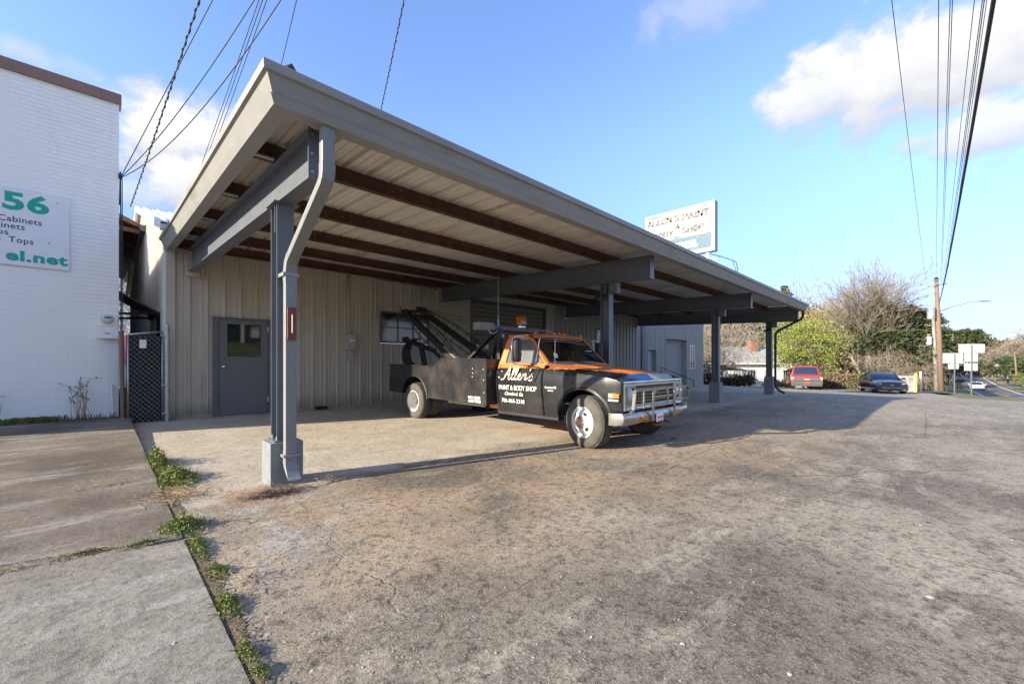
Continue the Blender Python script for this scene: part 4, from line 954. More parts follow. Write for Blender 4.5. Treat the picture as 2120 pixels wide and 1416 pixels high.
# ---- push bars
pb = MB(); yb = 2.80
for s in (-1, 1):
    pb.bar(P(s * .35, yb, .40), P(s * .35, yb - .01, .86), .058, .012, up=(0, 1, 0)); pb.bar(P(s * .35, yb, .42), P(s * .35, yb + .10, .37), .058, .012, up=(0, 1, 0))
    pts = [P(s * .86, yb + .08, .535), P(s * .88, yb + .02, .60), P(s * .88, yb, .82), P(s * .86, yb, .855), P(s * .83, yb, .862)]
    for p, q in zip(pts, pts[1:]): pb.bar(p, q, .014, .045, up=(0, 1, .01))
    pb.bar(P(s * .62, yb, .60), P(s * .62, yb, .855), .034, .012, up=(0, 1, 0))
    pb.bar(P(s * .88, yb, .665), P(s * .35, yb, .665), .014, .016)
for z in (.862, .74, .615): pb.bar(P(-.86 if z > .8 else -.35, yb + .008, z), P(.86 if z > .8 else .35, yb + .008, z), .014, .022)
pb.bar(P(.12, yb, .60), P(.12, yb, .86), .038, .012, up=(0, 1, 0))
pb.build('push_bar', M['dullchrome'], tt)
for s in (-1, 1): b = MB(); b.tube([P(s * .20 + .05, 2.92, .33), P(s * .20 + .05, 2.82, .32), P(s * .20 + .05, 2.76, .345), P(s * .20 + .05, 2.755, .375), P(s * .20 + .05, 2.775, .392)], [.017, .017, .016, .014, .01], 8); b.build('tow_hook', M['rust'], tt, smooth=True)
# ---- cab lower body, doors, corners
def skin(y0, y1, z0, z1, s, mi, name, par, n=14, off=0.0, split=None, ny=3, mats=None, ulim=None):
    b = MB(); rows = []
    for j in range(ny + 1):
        y = y0 + (y1 - y0) * j / ny; r = []
        zz = [z0 + (z1 - z0) * k / n for k in range(n + 1)]
        for z in zz: r.append(P(s * (side_u(z) + off), y, z))
        rows.append(r)
    b.grid(rows, 0)
    o = b.build(name, mats or M['tblack'], par, smooth=True, auto=40); return o
doors = []
for s in (-1, 1):
    b = MB(); yv = [4.478, 4.49, 4.6, 4.9, 5.2, 5.45, 5.508, 5.52]; zv = [.372, .385] + [.42 + (1.205 - .42) * k / 15 for k in range(16)]
    b.grid([[P(s * (side_u(z) + (.006 if 0 < i < 7 and 0 < k else -.012)), y, z) for k, z in enumerate(zv)] for i, y in enumerate(yv)], 0)
    # orange band above the belt line, top of the door
    for i, q in enumerate(b.f):
        if sum(b.v[k][2] for k in q) / 4 > 1.155: b.m[i] = 1
    b.grid([[P(s * (side_u(1.205) + .006), y, 1.205) for y in yv], [P(s * .84, y, 1.222) for y in yv]], 1)
    d = b.build('door', TM, tt, smooth=True, auto=30); doors.append(d)
    b = MB(); xo = side_u(1.085) + .006; b.tube([P(s * (xo + .002), 5.50, 1.088), P(s * (xo + .022), 5.49, 1.09), P(s * (xo + .024), 5.38, 1.088), P(s * (xo + .002), 5.365, 1.086)], .009, 6); b.lathe([(0, .012), (.013, .01), (.013, 0)], P(s * (xo), 5.515, 1.085), (s, 0, 0), 12); b.build('handle', M['chrome'], d, smooth=True)
    # cab corner behind the door, curving in toward the back
    b = MB(); rows = []
    for j in range(7):
        t = j / 6; a = t * math.pi / 2; r = []
        for k in range(14):
            z = .375 + (1.21 - .375) * k / 13; r.append(P(s * (side_u(z) - .09 * (1 - math.cos(a))), 5.528 + .10 * math.sin(a) + .10 * t * t * 0, z))
        rows.append(r)
    b.grid(rows, 0)
    for i, q in enumerate(b.f):
        if sum(b.v[k][2] for k in q) / 4 > 1.155: b.m[i] = 1
    b.build('cab_corner', TM, tt, smooth=True, auto=60)
    b = MB(); b.box(min(TX + s * .78, TX + s * .93), max(TX + s * .78, TX + s * .93), 4.20, 5.60, .33, .378); b.build('rocker', M['blackmetal'], tt)
b = MB(); b.box(TX - .90, TX + .90, 5.60, 5.63, .40, 1.21); b.box(TX - .88, TX + .88, 4.45, 5.6, .36, .39); b.build('cab_back', M['orange'], tt)
# dash, seat, steering wheel
b = MB(); b.box(TX - .85, TX + .85, 4.42, 4.70, .85, 1.17); da = b.build('dashboard', M['interior'], tt, bev=.03)
b = MB(); b.box(TX - .75, TX + .75, 5.0, 5.5, .6, .85); b.box(TX - .75, TX + .75, 5.40, 5.55, .85, 1.30); b.build('bench_seat', M['interior'], tt, bev=.03)
b = MB(); c = Vector(P(.42, 4.86, 1.18)); ax = Vector((0, .75, .62)).normalized(); u = Vector((1, 0, 0)); v = ax.cross(u)
b.tube([c + (u * math.cos(a) + v * math.sin(a)) * .19 for a in np.linspace(0, 2 * math.pi, 25)], .012, 6); b.tube([c, c - ax * .3], .02, 6); b.tube([c - u * .19, c + u * .19], .010, 5)
b.build('steering_wheel', M['black'], tt, smooth=True)
# ---- greenhouse: pillars, roof, glass
def rail(pts, wd, th, mi=0, b=None, up=(0, 0, 1)):
    for p, q in zip(pts, pts[1:]): b.bar(p, q, wd, th, up=up, mi=mi)
BL_ = (.90, .83)   # half width at belt, at roof rail
def gl(z): return .885 - (z - 1.21) * .20     # tumblehome
for s in (-1, 1):
    # side frame as one plate with window opening: outline (y,z)
    outer = [(4.45, 1.205), (4.56, 1.30), (4.90, 1.655), (4.96, 1.70), (5.06, 1.725), (5.36, 1.725), (5.45, 1.695), (5.50, 1.62), (5.585, 1.30), (5.63, 1.205)]
    inner = [(4.555, 1.238), (4.60, 1.285), (4.85, 1.575), (4.90, 1.625), (4.97, 1.660), (5.28, 1.660), (5.35, 1.640), (5.385, 1.60), (5.455, 1.27), (5.45, 1.238)]
    b = MB(); n = len(outer)
    for lay, dx in ((0, 0), (1, -.05)):
        pass
    vo = [P(s * gl(z), y, z) for y, z in outer]; vi = [P(s * (gl(z) - .012), y, z) for y, z in inner]; vi2 = [P(s * (gl(z) - .05), y, z) for y, z in inner]; vo2 = [P(s * (gl(z) - .06), y, z) for y, z in outer]
    b.grid([vo2, vo, vi, vi2], 0, loop=True); b.build('window_frame', M['orange'], tt, smooth=True, auto=35)
    b = MB(); b.tube([P(s * (gl(z) - .006), y, z) for y, z in inner + [inner[0]]], .006, 5); b.tube([P(s * (gl(1.238) - .010), 4.735, 1.24), P(s * (gl(1.645) - .010), 4.715, 1.655)], .010, 6); b.build('window_trim', M['chrome'], tt)
    cy = sum(p[0] for p in inner) / 10; b = MB(); b.add([P(s * (gl(z) - .03), y, z) for y, z in inner], [tuple(range(10))]); b.build('side_window', M['sidetint'], tt)
# windshield between the A pillars
wl = lambda z, y=None: .80 - (z - 1.235) * .16
WB, WT = (4.455, 1.235), (4.905, 1.675)
b = MB(); rows = []
for k in range(7):
    t = k / 6; z = WB[1] + (WT[1] - WB[1]) * t; r = []
    for j in range(13): u = -1 + 2 * j / 12; r.append(P(u * wl(z), WB[0] + (WT[0] - WB[0]) * t - .055 * (1 - u * u) + .02, z))
    rows.append(r)
b.grid(rows); wsd = b.build('windshield', M['tint'], tt, smooth=True)
b = MB(); loop = [rows[0][j] for j in range(13)] + [rows[k][12] for k in range(1, 7)] + [rows[6][j] for j in range(11, -1, -1)] + [rows[k][0] for k in range(5, -1, -1)]
b.tube(loop, .014, 6); b.build('gasket', M['black'], wsd, smooth=True)
b = MB(); b.tube([(p[0], p[1] - .012, p[2] - .004) for p in loop], .006, 5); b.build('bright_trim', M['chrome'], wsd)
for x0_ in (-.36, .30):
    b = MB(); b.tube([P(x0_ + .25, 4.40, 1.215), P(x0_ + .22, 4.415, 1.245), P(x0_ - .33, 4.435, 1.262)], .006, 5); b.tube([P(x0_ + .12, 4.43, 1.262), P(x0_ - .34, 4.432, 1.256)], .008, 4); b.build('wiper', M['dullchrome'], wsd)
b = MB(); b.add([P(-.69, 4.468, 1.335), P(-.60, 4.462, 1.318), P(-.575, 4.500, 1.395), P(-.665, 4.508, 1.412)], [(0, 1, 2, 3)]); b.v = [(x, y + .008, z) for x, y, z in b.v]; st_ = b.build('inspection_sticker', mat('sticker', (.55, .68, .45), .5), wsd)
# A pillars + cowl
b = MB()
for s in (-1, 1): b.grid([[P(s * (.80 - .001), 4.47, 1.235), P(s * wl(1.675), 4.92, 1.68)], [P(s * .86, 4.47, 1.232), P(s * .775, 4.93, 1.70)], [P(s * gl(1.21), 4.46, 1.21), P(s * gl(1.66), 4.905, 1.66)]])
b.build('windshield_pillar', M['orange'], tt, smooth=True)
b = MB(); b.grid([[P(u, 4.36 + .0, hoodz(u, 4.36) - .002) for u in np.linspace(-.90, .90, 15)], [P(u, 4.44 - .03 * (1 - (u / .9) ** 2), 1.212) for u in np.linspace(-.90, .90, 15)], [P(u * .93, 4.475 - .055 * (1 - (u / .9) ** 2), 1.24) for u in np.linspace(-.90, .90, 15)]])
b.build('cowl', M['orange'], tt, smooth=True)
# roof shell
b = MB(); rows = []
for (y, zc, ze, uw) in [(4.875, 1.690, 1.668, .775), (4.855, 1.715, 1.690, .785), (4.90, 1.748, 1.715, .795), (5.05, 1.778, 1.732, .80), (5.25, 1.785, 1.735, .80), (5.42, 1.768, 1.722, .795), (5.50, 1.725, 1.69, .79), (5.53, 1.66, 1.64, .79), (5.62, 1.30, 1.30, .85)]:
    r = []
    for j in range(17):
        u = -1 + 2 * j / 16; r.append(P(u * uw, y + (.0 if y > 5 else -.035 * (1 - u * u)), ze + (zc - ze) * (1 - abs(u) ** 2.6)))
    rows.append(r)
b.grid(rows); ro = b.build('cab_roof', M['orange'], tt, smooth=True, auto=60)
b = MB()
for s in (-1, 1): b.grid([[P(s * .80, y, 1.728) for y in np.linspace(4.95, 5.45, 6)], [P(s * .815, y, 1.732) for y in np.linspace(4.95, 5.45, 6)], [P(s * .80, y, 1.712) for y in np.linspace(4.95, 5.45, 6)]])
b.build('drip_rail', M['orange'], ro)
b = MB(); b.add([P(-.5, 5.59, 1.36), P(.5, 5.59, 1.36), P(.48, 5.548, 1.60), P(-.48, 5.548, 1.60)], [(0, 1, 2, 3)]); b.v = [(x, y + .012, z) for x, y, z in b.v]; b.build('rear_window', M['carglass'], tt)
for u in (-.66, -.14, .0, .14, .66):
    b = MB(); b.lathe([(.034, 0), (.032, .016), (.024, .034), (0, .046)], P(u, 4.93, 1.762 - .03 * abs(u)), (0, -.1, 1), 12); b.build('clearance_light', M['amber'], ro, smooth=True)
# ---- lettering on the door and fender
xd = TX - 1.024
def door_text(s, size, y, z, m, **k): return text(s, size, (xd - k.pop('dx', 0), y, z), ROT_L, m, doors[0], **k)
def strokes(lines, y0, z0, sc, m, name, wd=.011, parent=None, x=xd, sh=.35):
    b = MB()
    for ln in lines:
        pts = [(y0 - (px_ * 1.13 + py_ * sh) * sc, z0 + py_ * sc) for px_, py_ in ln]
        # smooth with Catmull-Rom
        out = []
        for i in range(len(pts) - 1):
            p0, p1, p2, p3 = pts[max(i - 1, 0)], pts[i], pts[i + 1], pts[min(i + 2, len(pts) - 1)]
            for t in (0, .25, .5, .75): out.append(tuple(.5 * ((2 * p1[k]) + (-p0[k] + p2[k]) * t + (2 * p0[k] - 5 * p1[k] + 4 * p2[k] - p3[k]) * t * t + (-p0[k] + 3 * p1[k] - 3 * p2[k] + p3[k]) * t ** 3) for k in (0, 1)))
        out.append(pts[-1])
        for (a, c) in zip(out, out[1:]):
            d = Vector((c[0] - a[0], c[1] - a[1])); L = d.length
            if L < 1e-6: continue
            d /= L; w_ = wd * (.62 + .5 * abs(d.y)); nx_, nz_ = -d.y * w_ / 2, d.x * w_ / 2; e = d * .002
            b.add([(x, a[0] - e.x + nx_, a[1] - e.y + nz_), (x, a[0] - e.x - nx_, a[1] - e.y - nz_), (x, c[0] + e.x - nx_, c[1] + e.y - nz_), (x, c[0] + e.x + nx_, c[1] + e.y + nz_)], [(0, 1, 2, 3)])
    return b.build(name, m, parent)
SC = [ # 'Allen's' in a brush script, unit = x-height
 [(-.55, .1), (-.2, .0), (.1, .25), (.75, 1.9), (.85, 2.0), (.88, 1.2), (.95, .2), (1.15, .05), (1.4, .3)], [(.1, .75), (.5, .85), (1.1, .8)],
 [(1.4, .3), (1.75, 1.3), (1.8, 1.95), (1.6, 1.9), (1.5, 1.0), (1.55, .2), (1.8, .05), (2.05, .4)],
 [(2.05, .4), (2.35, 1.3), (2.4, 1.95), (2.2, 1.9), (2.1, 1.0), (2.15, .2), (2.4, .05), (2.65, .35)],
 [(2.65, .35), (3.0, .55), (3.1, .9), (2.9, 1.0), (2.7, .6), (2.85, .1), (3.2, .1), (3.5, .5)],
 [(3.5, .5), (3.6, 1.0), (3.55, .1), (3.6, .55), (3.95, 1.0), (4.1, .8), (4.05, .15), (4.3, .15), (4.5, .4)],
 [(4.62, 1.75), (4.68, 1.95), (4.60, 1.45)], [(4.75, .4), (5.15, 1.05), (5.1, .8), (5.4, .35), (5.1, .0), (4.75, .1)]]
strokes(SC, 5.36, .945, .112, M['pinkletter'], 'script_shadow', .022, doors[0], x=xd + .0015)
strokes(SC, 5.355, .950, .112, M['letter'], 'script_lettering', .014, doors[0], x=xd - .001)
b = MB(); b.lathe([(0, 0), (.013, 0)], (xd, 5.47, .985), (-1, 0, 0), 10); b.build('script_dot', M['letter'], doors[0])
door_text('PAINT & BODY SHOP', .118, 5.475, .772, M['letter'], sx=.80, offset=0)
door_text('Cleveland, Ga.', .085, 5.33, .682, M['letter'], sx=.92, offset=.0, shear=.4)
door_text('706-865-2318', .094, 5.40, .555, M['letter'], sx=1.05, offset=0)
text('Custom/30', .052, (TX - 1.016, 4.405, .835), ROT_L, M['letter'], tt, offset=.0003, sx=1.0, name='fender_script')
b = MB(); b.box(TX - 1.018, TX - 1.010, 4.23, 4.34, .795, .806); b.build('fender_badge', M['letter'], tt)
# ---- mirrors
def mirror(s, par):
    b = MB(); cx, cy = TX + s * 1.20, 4.86; rows = []
    for k, (z, w2) in enumerate([(1.255, .02), (1.262, .055), (1.285, .08), (1.33, .092), (1.45, .095), (1.57, .092), (1.615, .08), (1.638, .055), (1.645, .02)]):
        rows.append([(cx + w2 * math.cos(a) , cy + .075 * (w2 / .095) ** .5 * math.sin(a) - (.010), z) for a in np.linspace(0, 2 * math.pi, 17)[:-1]])
    b.grid(rows, loop=True); b.add(rows[0], [tuple(range(16))]); b.add(rows[-1], [tuple(range(15, -1, -1))]); m_ = b.build('mirror', M['black'], par, smooth=True, auto=40)
    b = MB(); x1 = TX + s * .93
    b.tube([(x1 - s * .02, 4.86, 1.665), (cx - s * .05, 4.85, 1.69), (cx + s * .03, 4.85, 1.67), (cx + s * .115, 4.85, 1.62), (cx + s * .118, 4.85, 1.28), (cx + s * .06, 4.85, 1.225), (cx, 4.85, 1.215), (x1, 4.72, 1.19)], .010, 6)
    b.build('mirror_bracket', M['chrome'], m_, smooth=True)
    b = MB(); p = [(x1 + s * .08, 4.86, 1.205), (TX + s * 1.02, 4.52, 1.175), (TX + s * 1.035, 4.62, .93)]
    b.tube([p[0], p[1]], .008, 5); b.tube([p[1], p[2]], .008, 5); b.tube([p[2], (x1 + s * .10, 4.80, 1.19)], .009, 5); b.tube([(TX + s * 1.03, 4.72, 1.165), (TX + s * 1.02, 4.54, 1.12)], .007, 5); b.tube([(x1 + s * .1, 4.84, 1.21), (x1 + s * .09, 4.86, 1.14), (TX + s * 1.02, 4.66, 1.11)], .007, 5)
    b.build('mirror_brace', M['black'], m_)
mirror(-1, tt); mirror(1, tt)
# ---- antennas
b = MB(); b.tube([P(-.93, 4.28, 1.13), P(-.93, 4.27, 1.16), P(-.93, 4.26, 1.62)], [.014, .006, .003], 6); b.build('fender_antenna', M['chrome'], tt)
# ---- wheels
def wheel(cx, cy, cz, s, steer, dual, name='wheel'):
    """s = side the face points to (-1 toward -X)"""
    ax = Matrix.Rotation(steer, 3, 'Z') @ Vector((s, 0, 0)); c = Vector((cx, cy, cz)); R0 = .402
    mt_ = MB(); aggressive = dual; n = 48; sh = .062 if not aggressive else .085
    prof = [(.215, -.03), (.225, .012), (.27, .018), (.33, .016), (.365, .002), (.385, -.02), (R0 - .008, -.05), (R0 - .004, -.12), (R0 - .008, -.19), (.385, -.212), (.33, -.232), (.22, -.22)]
    mt_.lathe(prof, c, ax, n); w_ = mt_.build(name, M['tyre'], tt, smooth=True, auto=50)
    # tread blocks
    b = MB(); u = ax.orthogonal().normalized(); v = ax.cross(u)
    if aggressive:
        for k in range(34):
            a = 2 * math.pi * k / 34
            for (o0, o1, da_) in ((-.012, -.085, 0), (-.095, -.155, .09), (-.165, -.225, .0)):
                vs = []
                for rr in (R0 - .018, R0 + .010):
                    for (oo, aa) in ((o0, a), (o1, a + .05), (o1, a + .05 + .105), (o0, a + .105)):
                        r_ = rr - (.022 if oo in (-.012, -.225) else 0); vs.append(c + ax * oo + (u * math.cos(aa + da_) + v * math.sin(aa + da_)) * r_)
                b.add(vs, [(0, 1, 2, 3), (7, 6, 5, 4), (0, 4, 5, 1), (1, 5, 6, 2), (2, 6, 7, 3), (3, 7, 4, 0)])
    else:
        for (o0, o1) in ((-.040, -.066), (-.074, -.100), (-.108, -.134), (-.142, -.168), (-.176, -.202)):
            b.lathe([(R0 - .012, o0), (R0 + .001, o0 - .002), (R0 + .001, o1 + .002), (R0 - .012, o1)], c, ax, 48)
    b.build('tread', M['tread'], w_)
    # rim
    if not dual:
        b = MB(); b.lathe([(.222, -.02), (.232, .014), (.222, .018), (.214, .004), (.205, -.018), (.192, -.02), (.180, .008), (.150, .036), (.115, .048), (.085, .050)], c, ax, 40); rm = b.build('rim', M['rim'], w_, smooth=True, auto=50)
        b = MB()
        for k in range(4):
            a = math.pi / 2 * k + .15; cc = c + (u * math.cos(a) + v * math.sin(a)) * .152; d_ = (u * math.cos(a) + v * math.sin(a)); tn = ax.cross(d_)
            b.add([cc + ax * (.0385 - .012 * math.cos(q)) + d_ * .019 * math.cos(q) + tn * .036 * math.sin(q) for q in np.linspace(0, 2 * math.pi, 15)[:-1]], [tuple(range(14))])
        tag(b.build('hand_hole', M['dark'], rm))
        b = MB(); b.lathe([(.098, .046), (.095, .060), (.060, .064), (.050, .066), (.046, .10), (.036, .115), (.0, .117)], c, ax, 24); hb = b.build('hub', M['hubrust'], rm, smooth=True, auto=35)
        b = MB()
        for k in range(8):
            a = 2 * math.pi * k / 8; b.lathe([(.013, 0), (.013, .02), (.006, .022), (.005, .032), (0, .032)], c + ax * .058 + (u * math.cos(a) + v * math.sin(a)) * .077, ax, 6)
        b.build('lug_nuts', M['hubrust'], rm)
    else:
        b = MB(); b.lathe([(.222, -.02), (.236, .012), (.226, .018), (.212, .004), (.198, -.02), (.190, -.10), (.150, -.145), (.09, -.150), (.0, -.152)], c, ax, 40); rm = b.build('rim', M['rim'], w_, smooth=True, auto=50)
        b = MB(); b.lathe([(.085, -.150), (.08, -.125), (.05, -.12), (.042, -.06), (.03, -.045), (0, -.045)], c, ax, 20); b.build('hub', M['rust'], rm, smooth=True, auto=35)
        b = MB()
        for k in range(8):
            a = 2 * math.pi * k / 8; b.lathe([(.012, 0), (.012, .022), (0, .024)], c + ax * -.148 + (u * math.cos(a) + v * math.sin(a)) * .105, ax, 6)
        b.build('lug_nuts', M['hubrust'], rm)
    return w_
zc = .395
wheel(TX - .985, WF - .01, zc - .03, -1, R_(-11), False); wheel(TX + .985, WF - .01, zc - .03, 1, R_(-11), False)
RY = 8.08
for s in (-1, 1): wheel(TX + s * 1.165, RY, zc + .005, s, 0, True); wheel(TX + s * .90, RY, zc + .005, s, 0, True)
# ---- chassis
b = MB()
for s in (-1, 1): b.box(TX + s * .42 - .04, TX + s * .42 + .04, 3.1, 9.2, .42, .56)
b.box(TX - .9, TX + .9, RY - .06, RY + .06, .33, .46); b.box(TX - .9, TX + .9, WF - .05, WF + .05, .30, .39); b.build('chassis', M['rust'], tt)
b = MB(); b.lathe([(0, -.17), (.13, -.12), (.16, 0), (.13, .12), (0, .17)], (TX, RY, .40), (0, 1, 0), 16); b.build('differential', M['rust'], tt, smooth=True)
b = MB(); b.box(TX - .88, TX - .45, 5.62, 5.90, .40, .62); b.build('fuel_tank', M['orange'], tt, bev=.03)
b = MB(); b.tube([P(-.62, 6.3, .40), P(-.66, 7.3, .41), P(-.70, 7.4, .42)], .04, 8); b.build('exhaust', M['galv'], tt)
# ---- wrecker bed: two side boxes, deck, tailboard
XB = 1.15
for s in (-1, 1):
    arch = [(RY - .515 * math.cos(a), .47 + .485 * math.sin(a)) for a in np.linspace(0, math.pi, 17)]
    out = [(5.67, .485), (5.67, 1.303), (7.02, 1.330), (7.07, 1.322), (7.36, 1.165), (9.15, 1.205), (9.17, .565), (RY + .515, .55)] + arch[::-1][1:-1] + [(RY - .515, .50)]
    def ex(p, q, t): return (TX + t, p, q)
    x0_, x1_ = s * XB, s * (XB - .42); b = MB()
    n = len(out); b.add([ex(p, q, x0_) for p, q in out] + [ex(p, q, x1_) for p, q in out], [(i, (i + 1) % n, n + (i + 1) % n, n + i) for i in range(n)])
    # triangulate faces through bmesh fill
    o = b.build('side_box', M['tbed'], tt)
    bm = bmesh.new(); bm.from_mesh(o.data); bm.edges.ensure_lookup_table(); be_ = [e for e in bm.edges if len(e.link_faces) == 1]
    L0 = [e for e in be_ if abs(e.verts[0].co.x - x0_) < 1e-4]; L1 = [e for e in be_ if abs(e.verts[0].co.x - x1_) < 1e-4]
    for L_ in (L0, L1): bmesh.ops.triangle_fill(bm, edges=L_, use_beauty=True)
    bmesh.ops.recalc_face_normals(bm, faces=bm.faces); bm.to_mesh(o.data); bm.free()
    xs_ = TX + s * (XB + .004)
    b = MB(); b.tube([(xs_ - s * .004, p, q) for p, q in [(5.67, 1.303), (7.02, 1.330), (7.07, 1.322), (7.36, 1.165), (9.15, 1.205)]], .012, 6); b.tube([(xs_, p, q) for p, q in arch], .014, 6); b.tube([(xs_ - s * .004, 5.68, .487), (xs_ - s * .004, RY - .52, .508)], .010, 6)
    b.build('edge_trim', M['blackmetal'], o)
    b = MB()
    for (y, z) in ((6.05, 1.13), (6.05, 1.05), (6.06, .98), (5.75, 1.12), (5.74, .93), (5.73, .70)): b.lathe([(0, .012), (.010, .008), (.010, 0)], (xs_ - s * .004, y, z), (s, 0, 0), 8)
    b.build('rivets', M['galv'], o)
    if s < 0:
        tx_ = (XB + .006)
        text('MCA 128383', .068, (TX - tx_, 6.18, .575), ROT_L, M['letter'], o, sx=.95, offset=.002); text('USDOT 576358', .068, (TX - tx_, 6.17, .510), ROT_L, M['letter'], o, sx=.79, offset=.002)
b = MB(); b.box(TX - .74, TX + .74, 5.70, 9.1, .80, .83); b.box(TX - .74, TX + .74, 5.66, 5.70, .5, 1.25); b.build('deck_plate', M['tbed'], tt)
b = MB(); b.box(TX - 1.10, TX + 1.10, 9.10, 9.19, .58, .86); b.build('tailboard', M['tbed'], tt, bev=.01)
# mast behind the cab, light bar, winch boom
b = MB()
for s in (-1, 1):
    b.bar(P(s * .62, 5.95, 1.88), P(s * .66, 6.95, 1.18), .10, .05); b.bar(P(s * .62, 5.86, .84), P(s * .62, 5.90, 1.90), .08, .08); b.bar(P(s * .60, 5.92, 1.82), P(s * .30, 6.6, .9), .05, .05)
b.build('mast_frame', M['blackmetal'], tt)
b = MB(); b.box(TX - 1.02, TX + 1.0, 5.90, 6.02, 1.865, 1.95); lb = b.build('light_bar', M['cargrey'], tt, bev=.008)
b = MB(); b.box(TX - 1.14, TX - .78, 5.86, 6.06, 1.855, 1.995); b.box(TX + .72, TX + .92, 5.88, 6.04, 1.86, 1.96); b.build('end_box', mat('light_box_grey', (.20, .20, .205), .6), lb, bev=.012)
b = MB(); b.lathe([(0, -.04), (.07, -.035), (.08, 0), (.07, .03), (0, .035)], P(-.50, 5.98, 1.78), (0, .6, -.4), 16); b.tube([P(-.50, 5.96, 1.87), P(-.50, 5.97, 1.80)], .012, 6); b.build('work_lamp', M['lampglass'], lb, smooth=True)
b = MB(); b.tube([P(-.9, 5.9, 1.86), P(-.86, 5.88, 1.80), P(-.78, 5.88, 1.79), P(-.70, 5.9, 1.83), P(-.66, 5.9, 1.86)], .006, 5); b.build('loose_wire', M['white'], lb)
b = MB(); b.tube([P(-.60, 5.95, 1.95), P(-.60, 5.95, 2.08), P(-.60, 5.95, 2.09), P(-.60, 5.95, 2.95)], [.014, .012, .004, .0025], 6); b.build('whip_antenna', M['galv'], lb)
b = MB(); b.lathe([(.135, 0), (.14, .012), (.12, .03)], P(.05, 5.96, 1.985), (0, 0, 1), 28); b.lathe([(.09, -.035), (.09, 0)], P(.05, 5.96, 1.985), (0, 0, 1), 20); be2 = b.build('beacon', M['chrome'], tt, smooth=True, auto=40)
am = mat('amber_dome', (.42, .115, .012), .12, var=.3, vscale=8, spec=.8)
b = MB(); b.lathe([(.118, 0), (.116, .05), (.106, .15), (.095, .168), (0, .172)], P(.05, 5.96, 2.012), (0, 0, 1), 28); b.build('dome', am, be2, smooth=True, auto=40)
b = MB(); b.lathe([(.02, 0), (.02, .05), (.045, .07), (.05, .10), (.03, .12), (0, .125)], P(.05, 5.96, 2.01), (0, 0, 1), 14); b.build('bulb', M['amber'], be2, smooth=True)
tip = {-1: P(-.24, 10.02, 2.61), 1: P(.24, 9.95, 2.66)}
for s in (-1, 1):
    B0, B1 = Vector(P(s * .55, 7.05, 1.08)), Vector(tip[s]); b = MB(); b.bar(B0, B1, .10, .13); bo = b.build('boom', M['blackmetal'], tt)
    b = MB(); dv = (B1 - B0); up = Vector((0, -.35, .93)); n = 9; top = []; low = []
    for k in range(n + 1):
        t = k / n; hgt = .24 * math.sin(math.pi * (.08 + .84 * t)); top.append(B0 + dv * t + up * hgt + Vector((.05, 0, 0))); low.append(B0 + dv * t - up * (.10 + .10 * math.sin(math.pi * t)) - Vector((.03, 0, 0)))
    b.tube(top, .011, 5); b.tube(low, .011, 5); b.tube([p - Vector((.10, 0, 0)) for p in top], .009, 5)
    for k in range(0, n + 1): b.tube([B0 + dv * k / n, top[k]], .007, 4); b.tube([B0 + dv * k / n, low[k]], .007, 4)
    b.build('truss_rods', M['blackmetal'], bo)
    if s < 0:
        b = MB(); b.bar(B0.lerp(B1, .02) + up * .075, B0.lerp(B1, .30) + up * .075, .09, .015); b.build('sunlit_plate', mat('sunlit_boom_tone', (.40, .34, .29), .6, var=.25), bo)  # pale plate paints sunlight onto the boom's lower end
b = MB(); t0 = Vector(tip[-1]); t1 = Vector(tip[1]); b.bar(t0 + Vector((-.10, .02, .0)), t1 + Vector((.15, .02, 0)), .08, .08); b.lathe([(.07, -.03), (.07, .03)], t1 + Vector((0, .05, .05)), (1, 0, 0), 16); b.tube([t0 + Vector((-.10, .02, 0)), t0 + Vector((-.12, .05, .14))], .012, 5); b.box(t1.x - .15, t1.x + .12, t1.y - .05, t1.y + .05, t1.z + .03, t1.z + .10)
b.build('boom_head', M['blackmetal'], tt)
b = MB()
for s, dz in ((-1, 0), (1, .04)): b.tube([Vector(tip[s]) + Vector((0, 0, .06)), P(s * .2, 8.0, 2.28 + dz), P(s * .15, 6.02, 1.90 + dz)], .007, 5)
b.build('winch_cable', M['rust'], tt)
b = MB(); hk = Vector(tip[-1]) + Vector((.34, -.18, -.08)); b.lathe([(0, -.03), (.06, -.03), (.06, .03), (0, .03)], hk + Vector((0, 0, -.10)), (1, 0, 0), 12); b.tube([hk, hk + Vector((0, 0, -.32))], .02, 6)
b.build('pulley_block', mat('red_rust_pulley', (.16, .035, .02), .8, var=.3), tt)
b = MB(); z = hk.z - .30; k = 0
while z > hk.z - .74:
    a = (k % 2) * math.pi / 2; cx, cy = hk.x, hk.y; pts = [(cx + .018 * math.cos(t) * math.cos(a), cy + .018 * math.cos(t) * math.sin(a), z - .032 + .032 * math.sin(t)) for t in np.linspace(0, 2 * math.pi, 11)]; b.tube(pts, .006, 4); z -= .05; k += 1
b.build('hook_chain', M['rust'], tt)
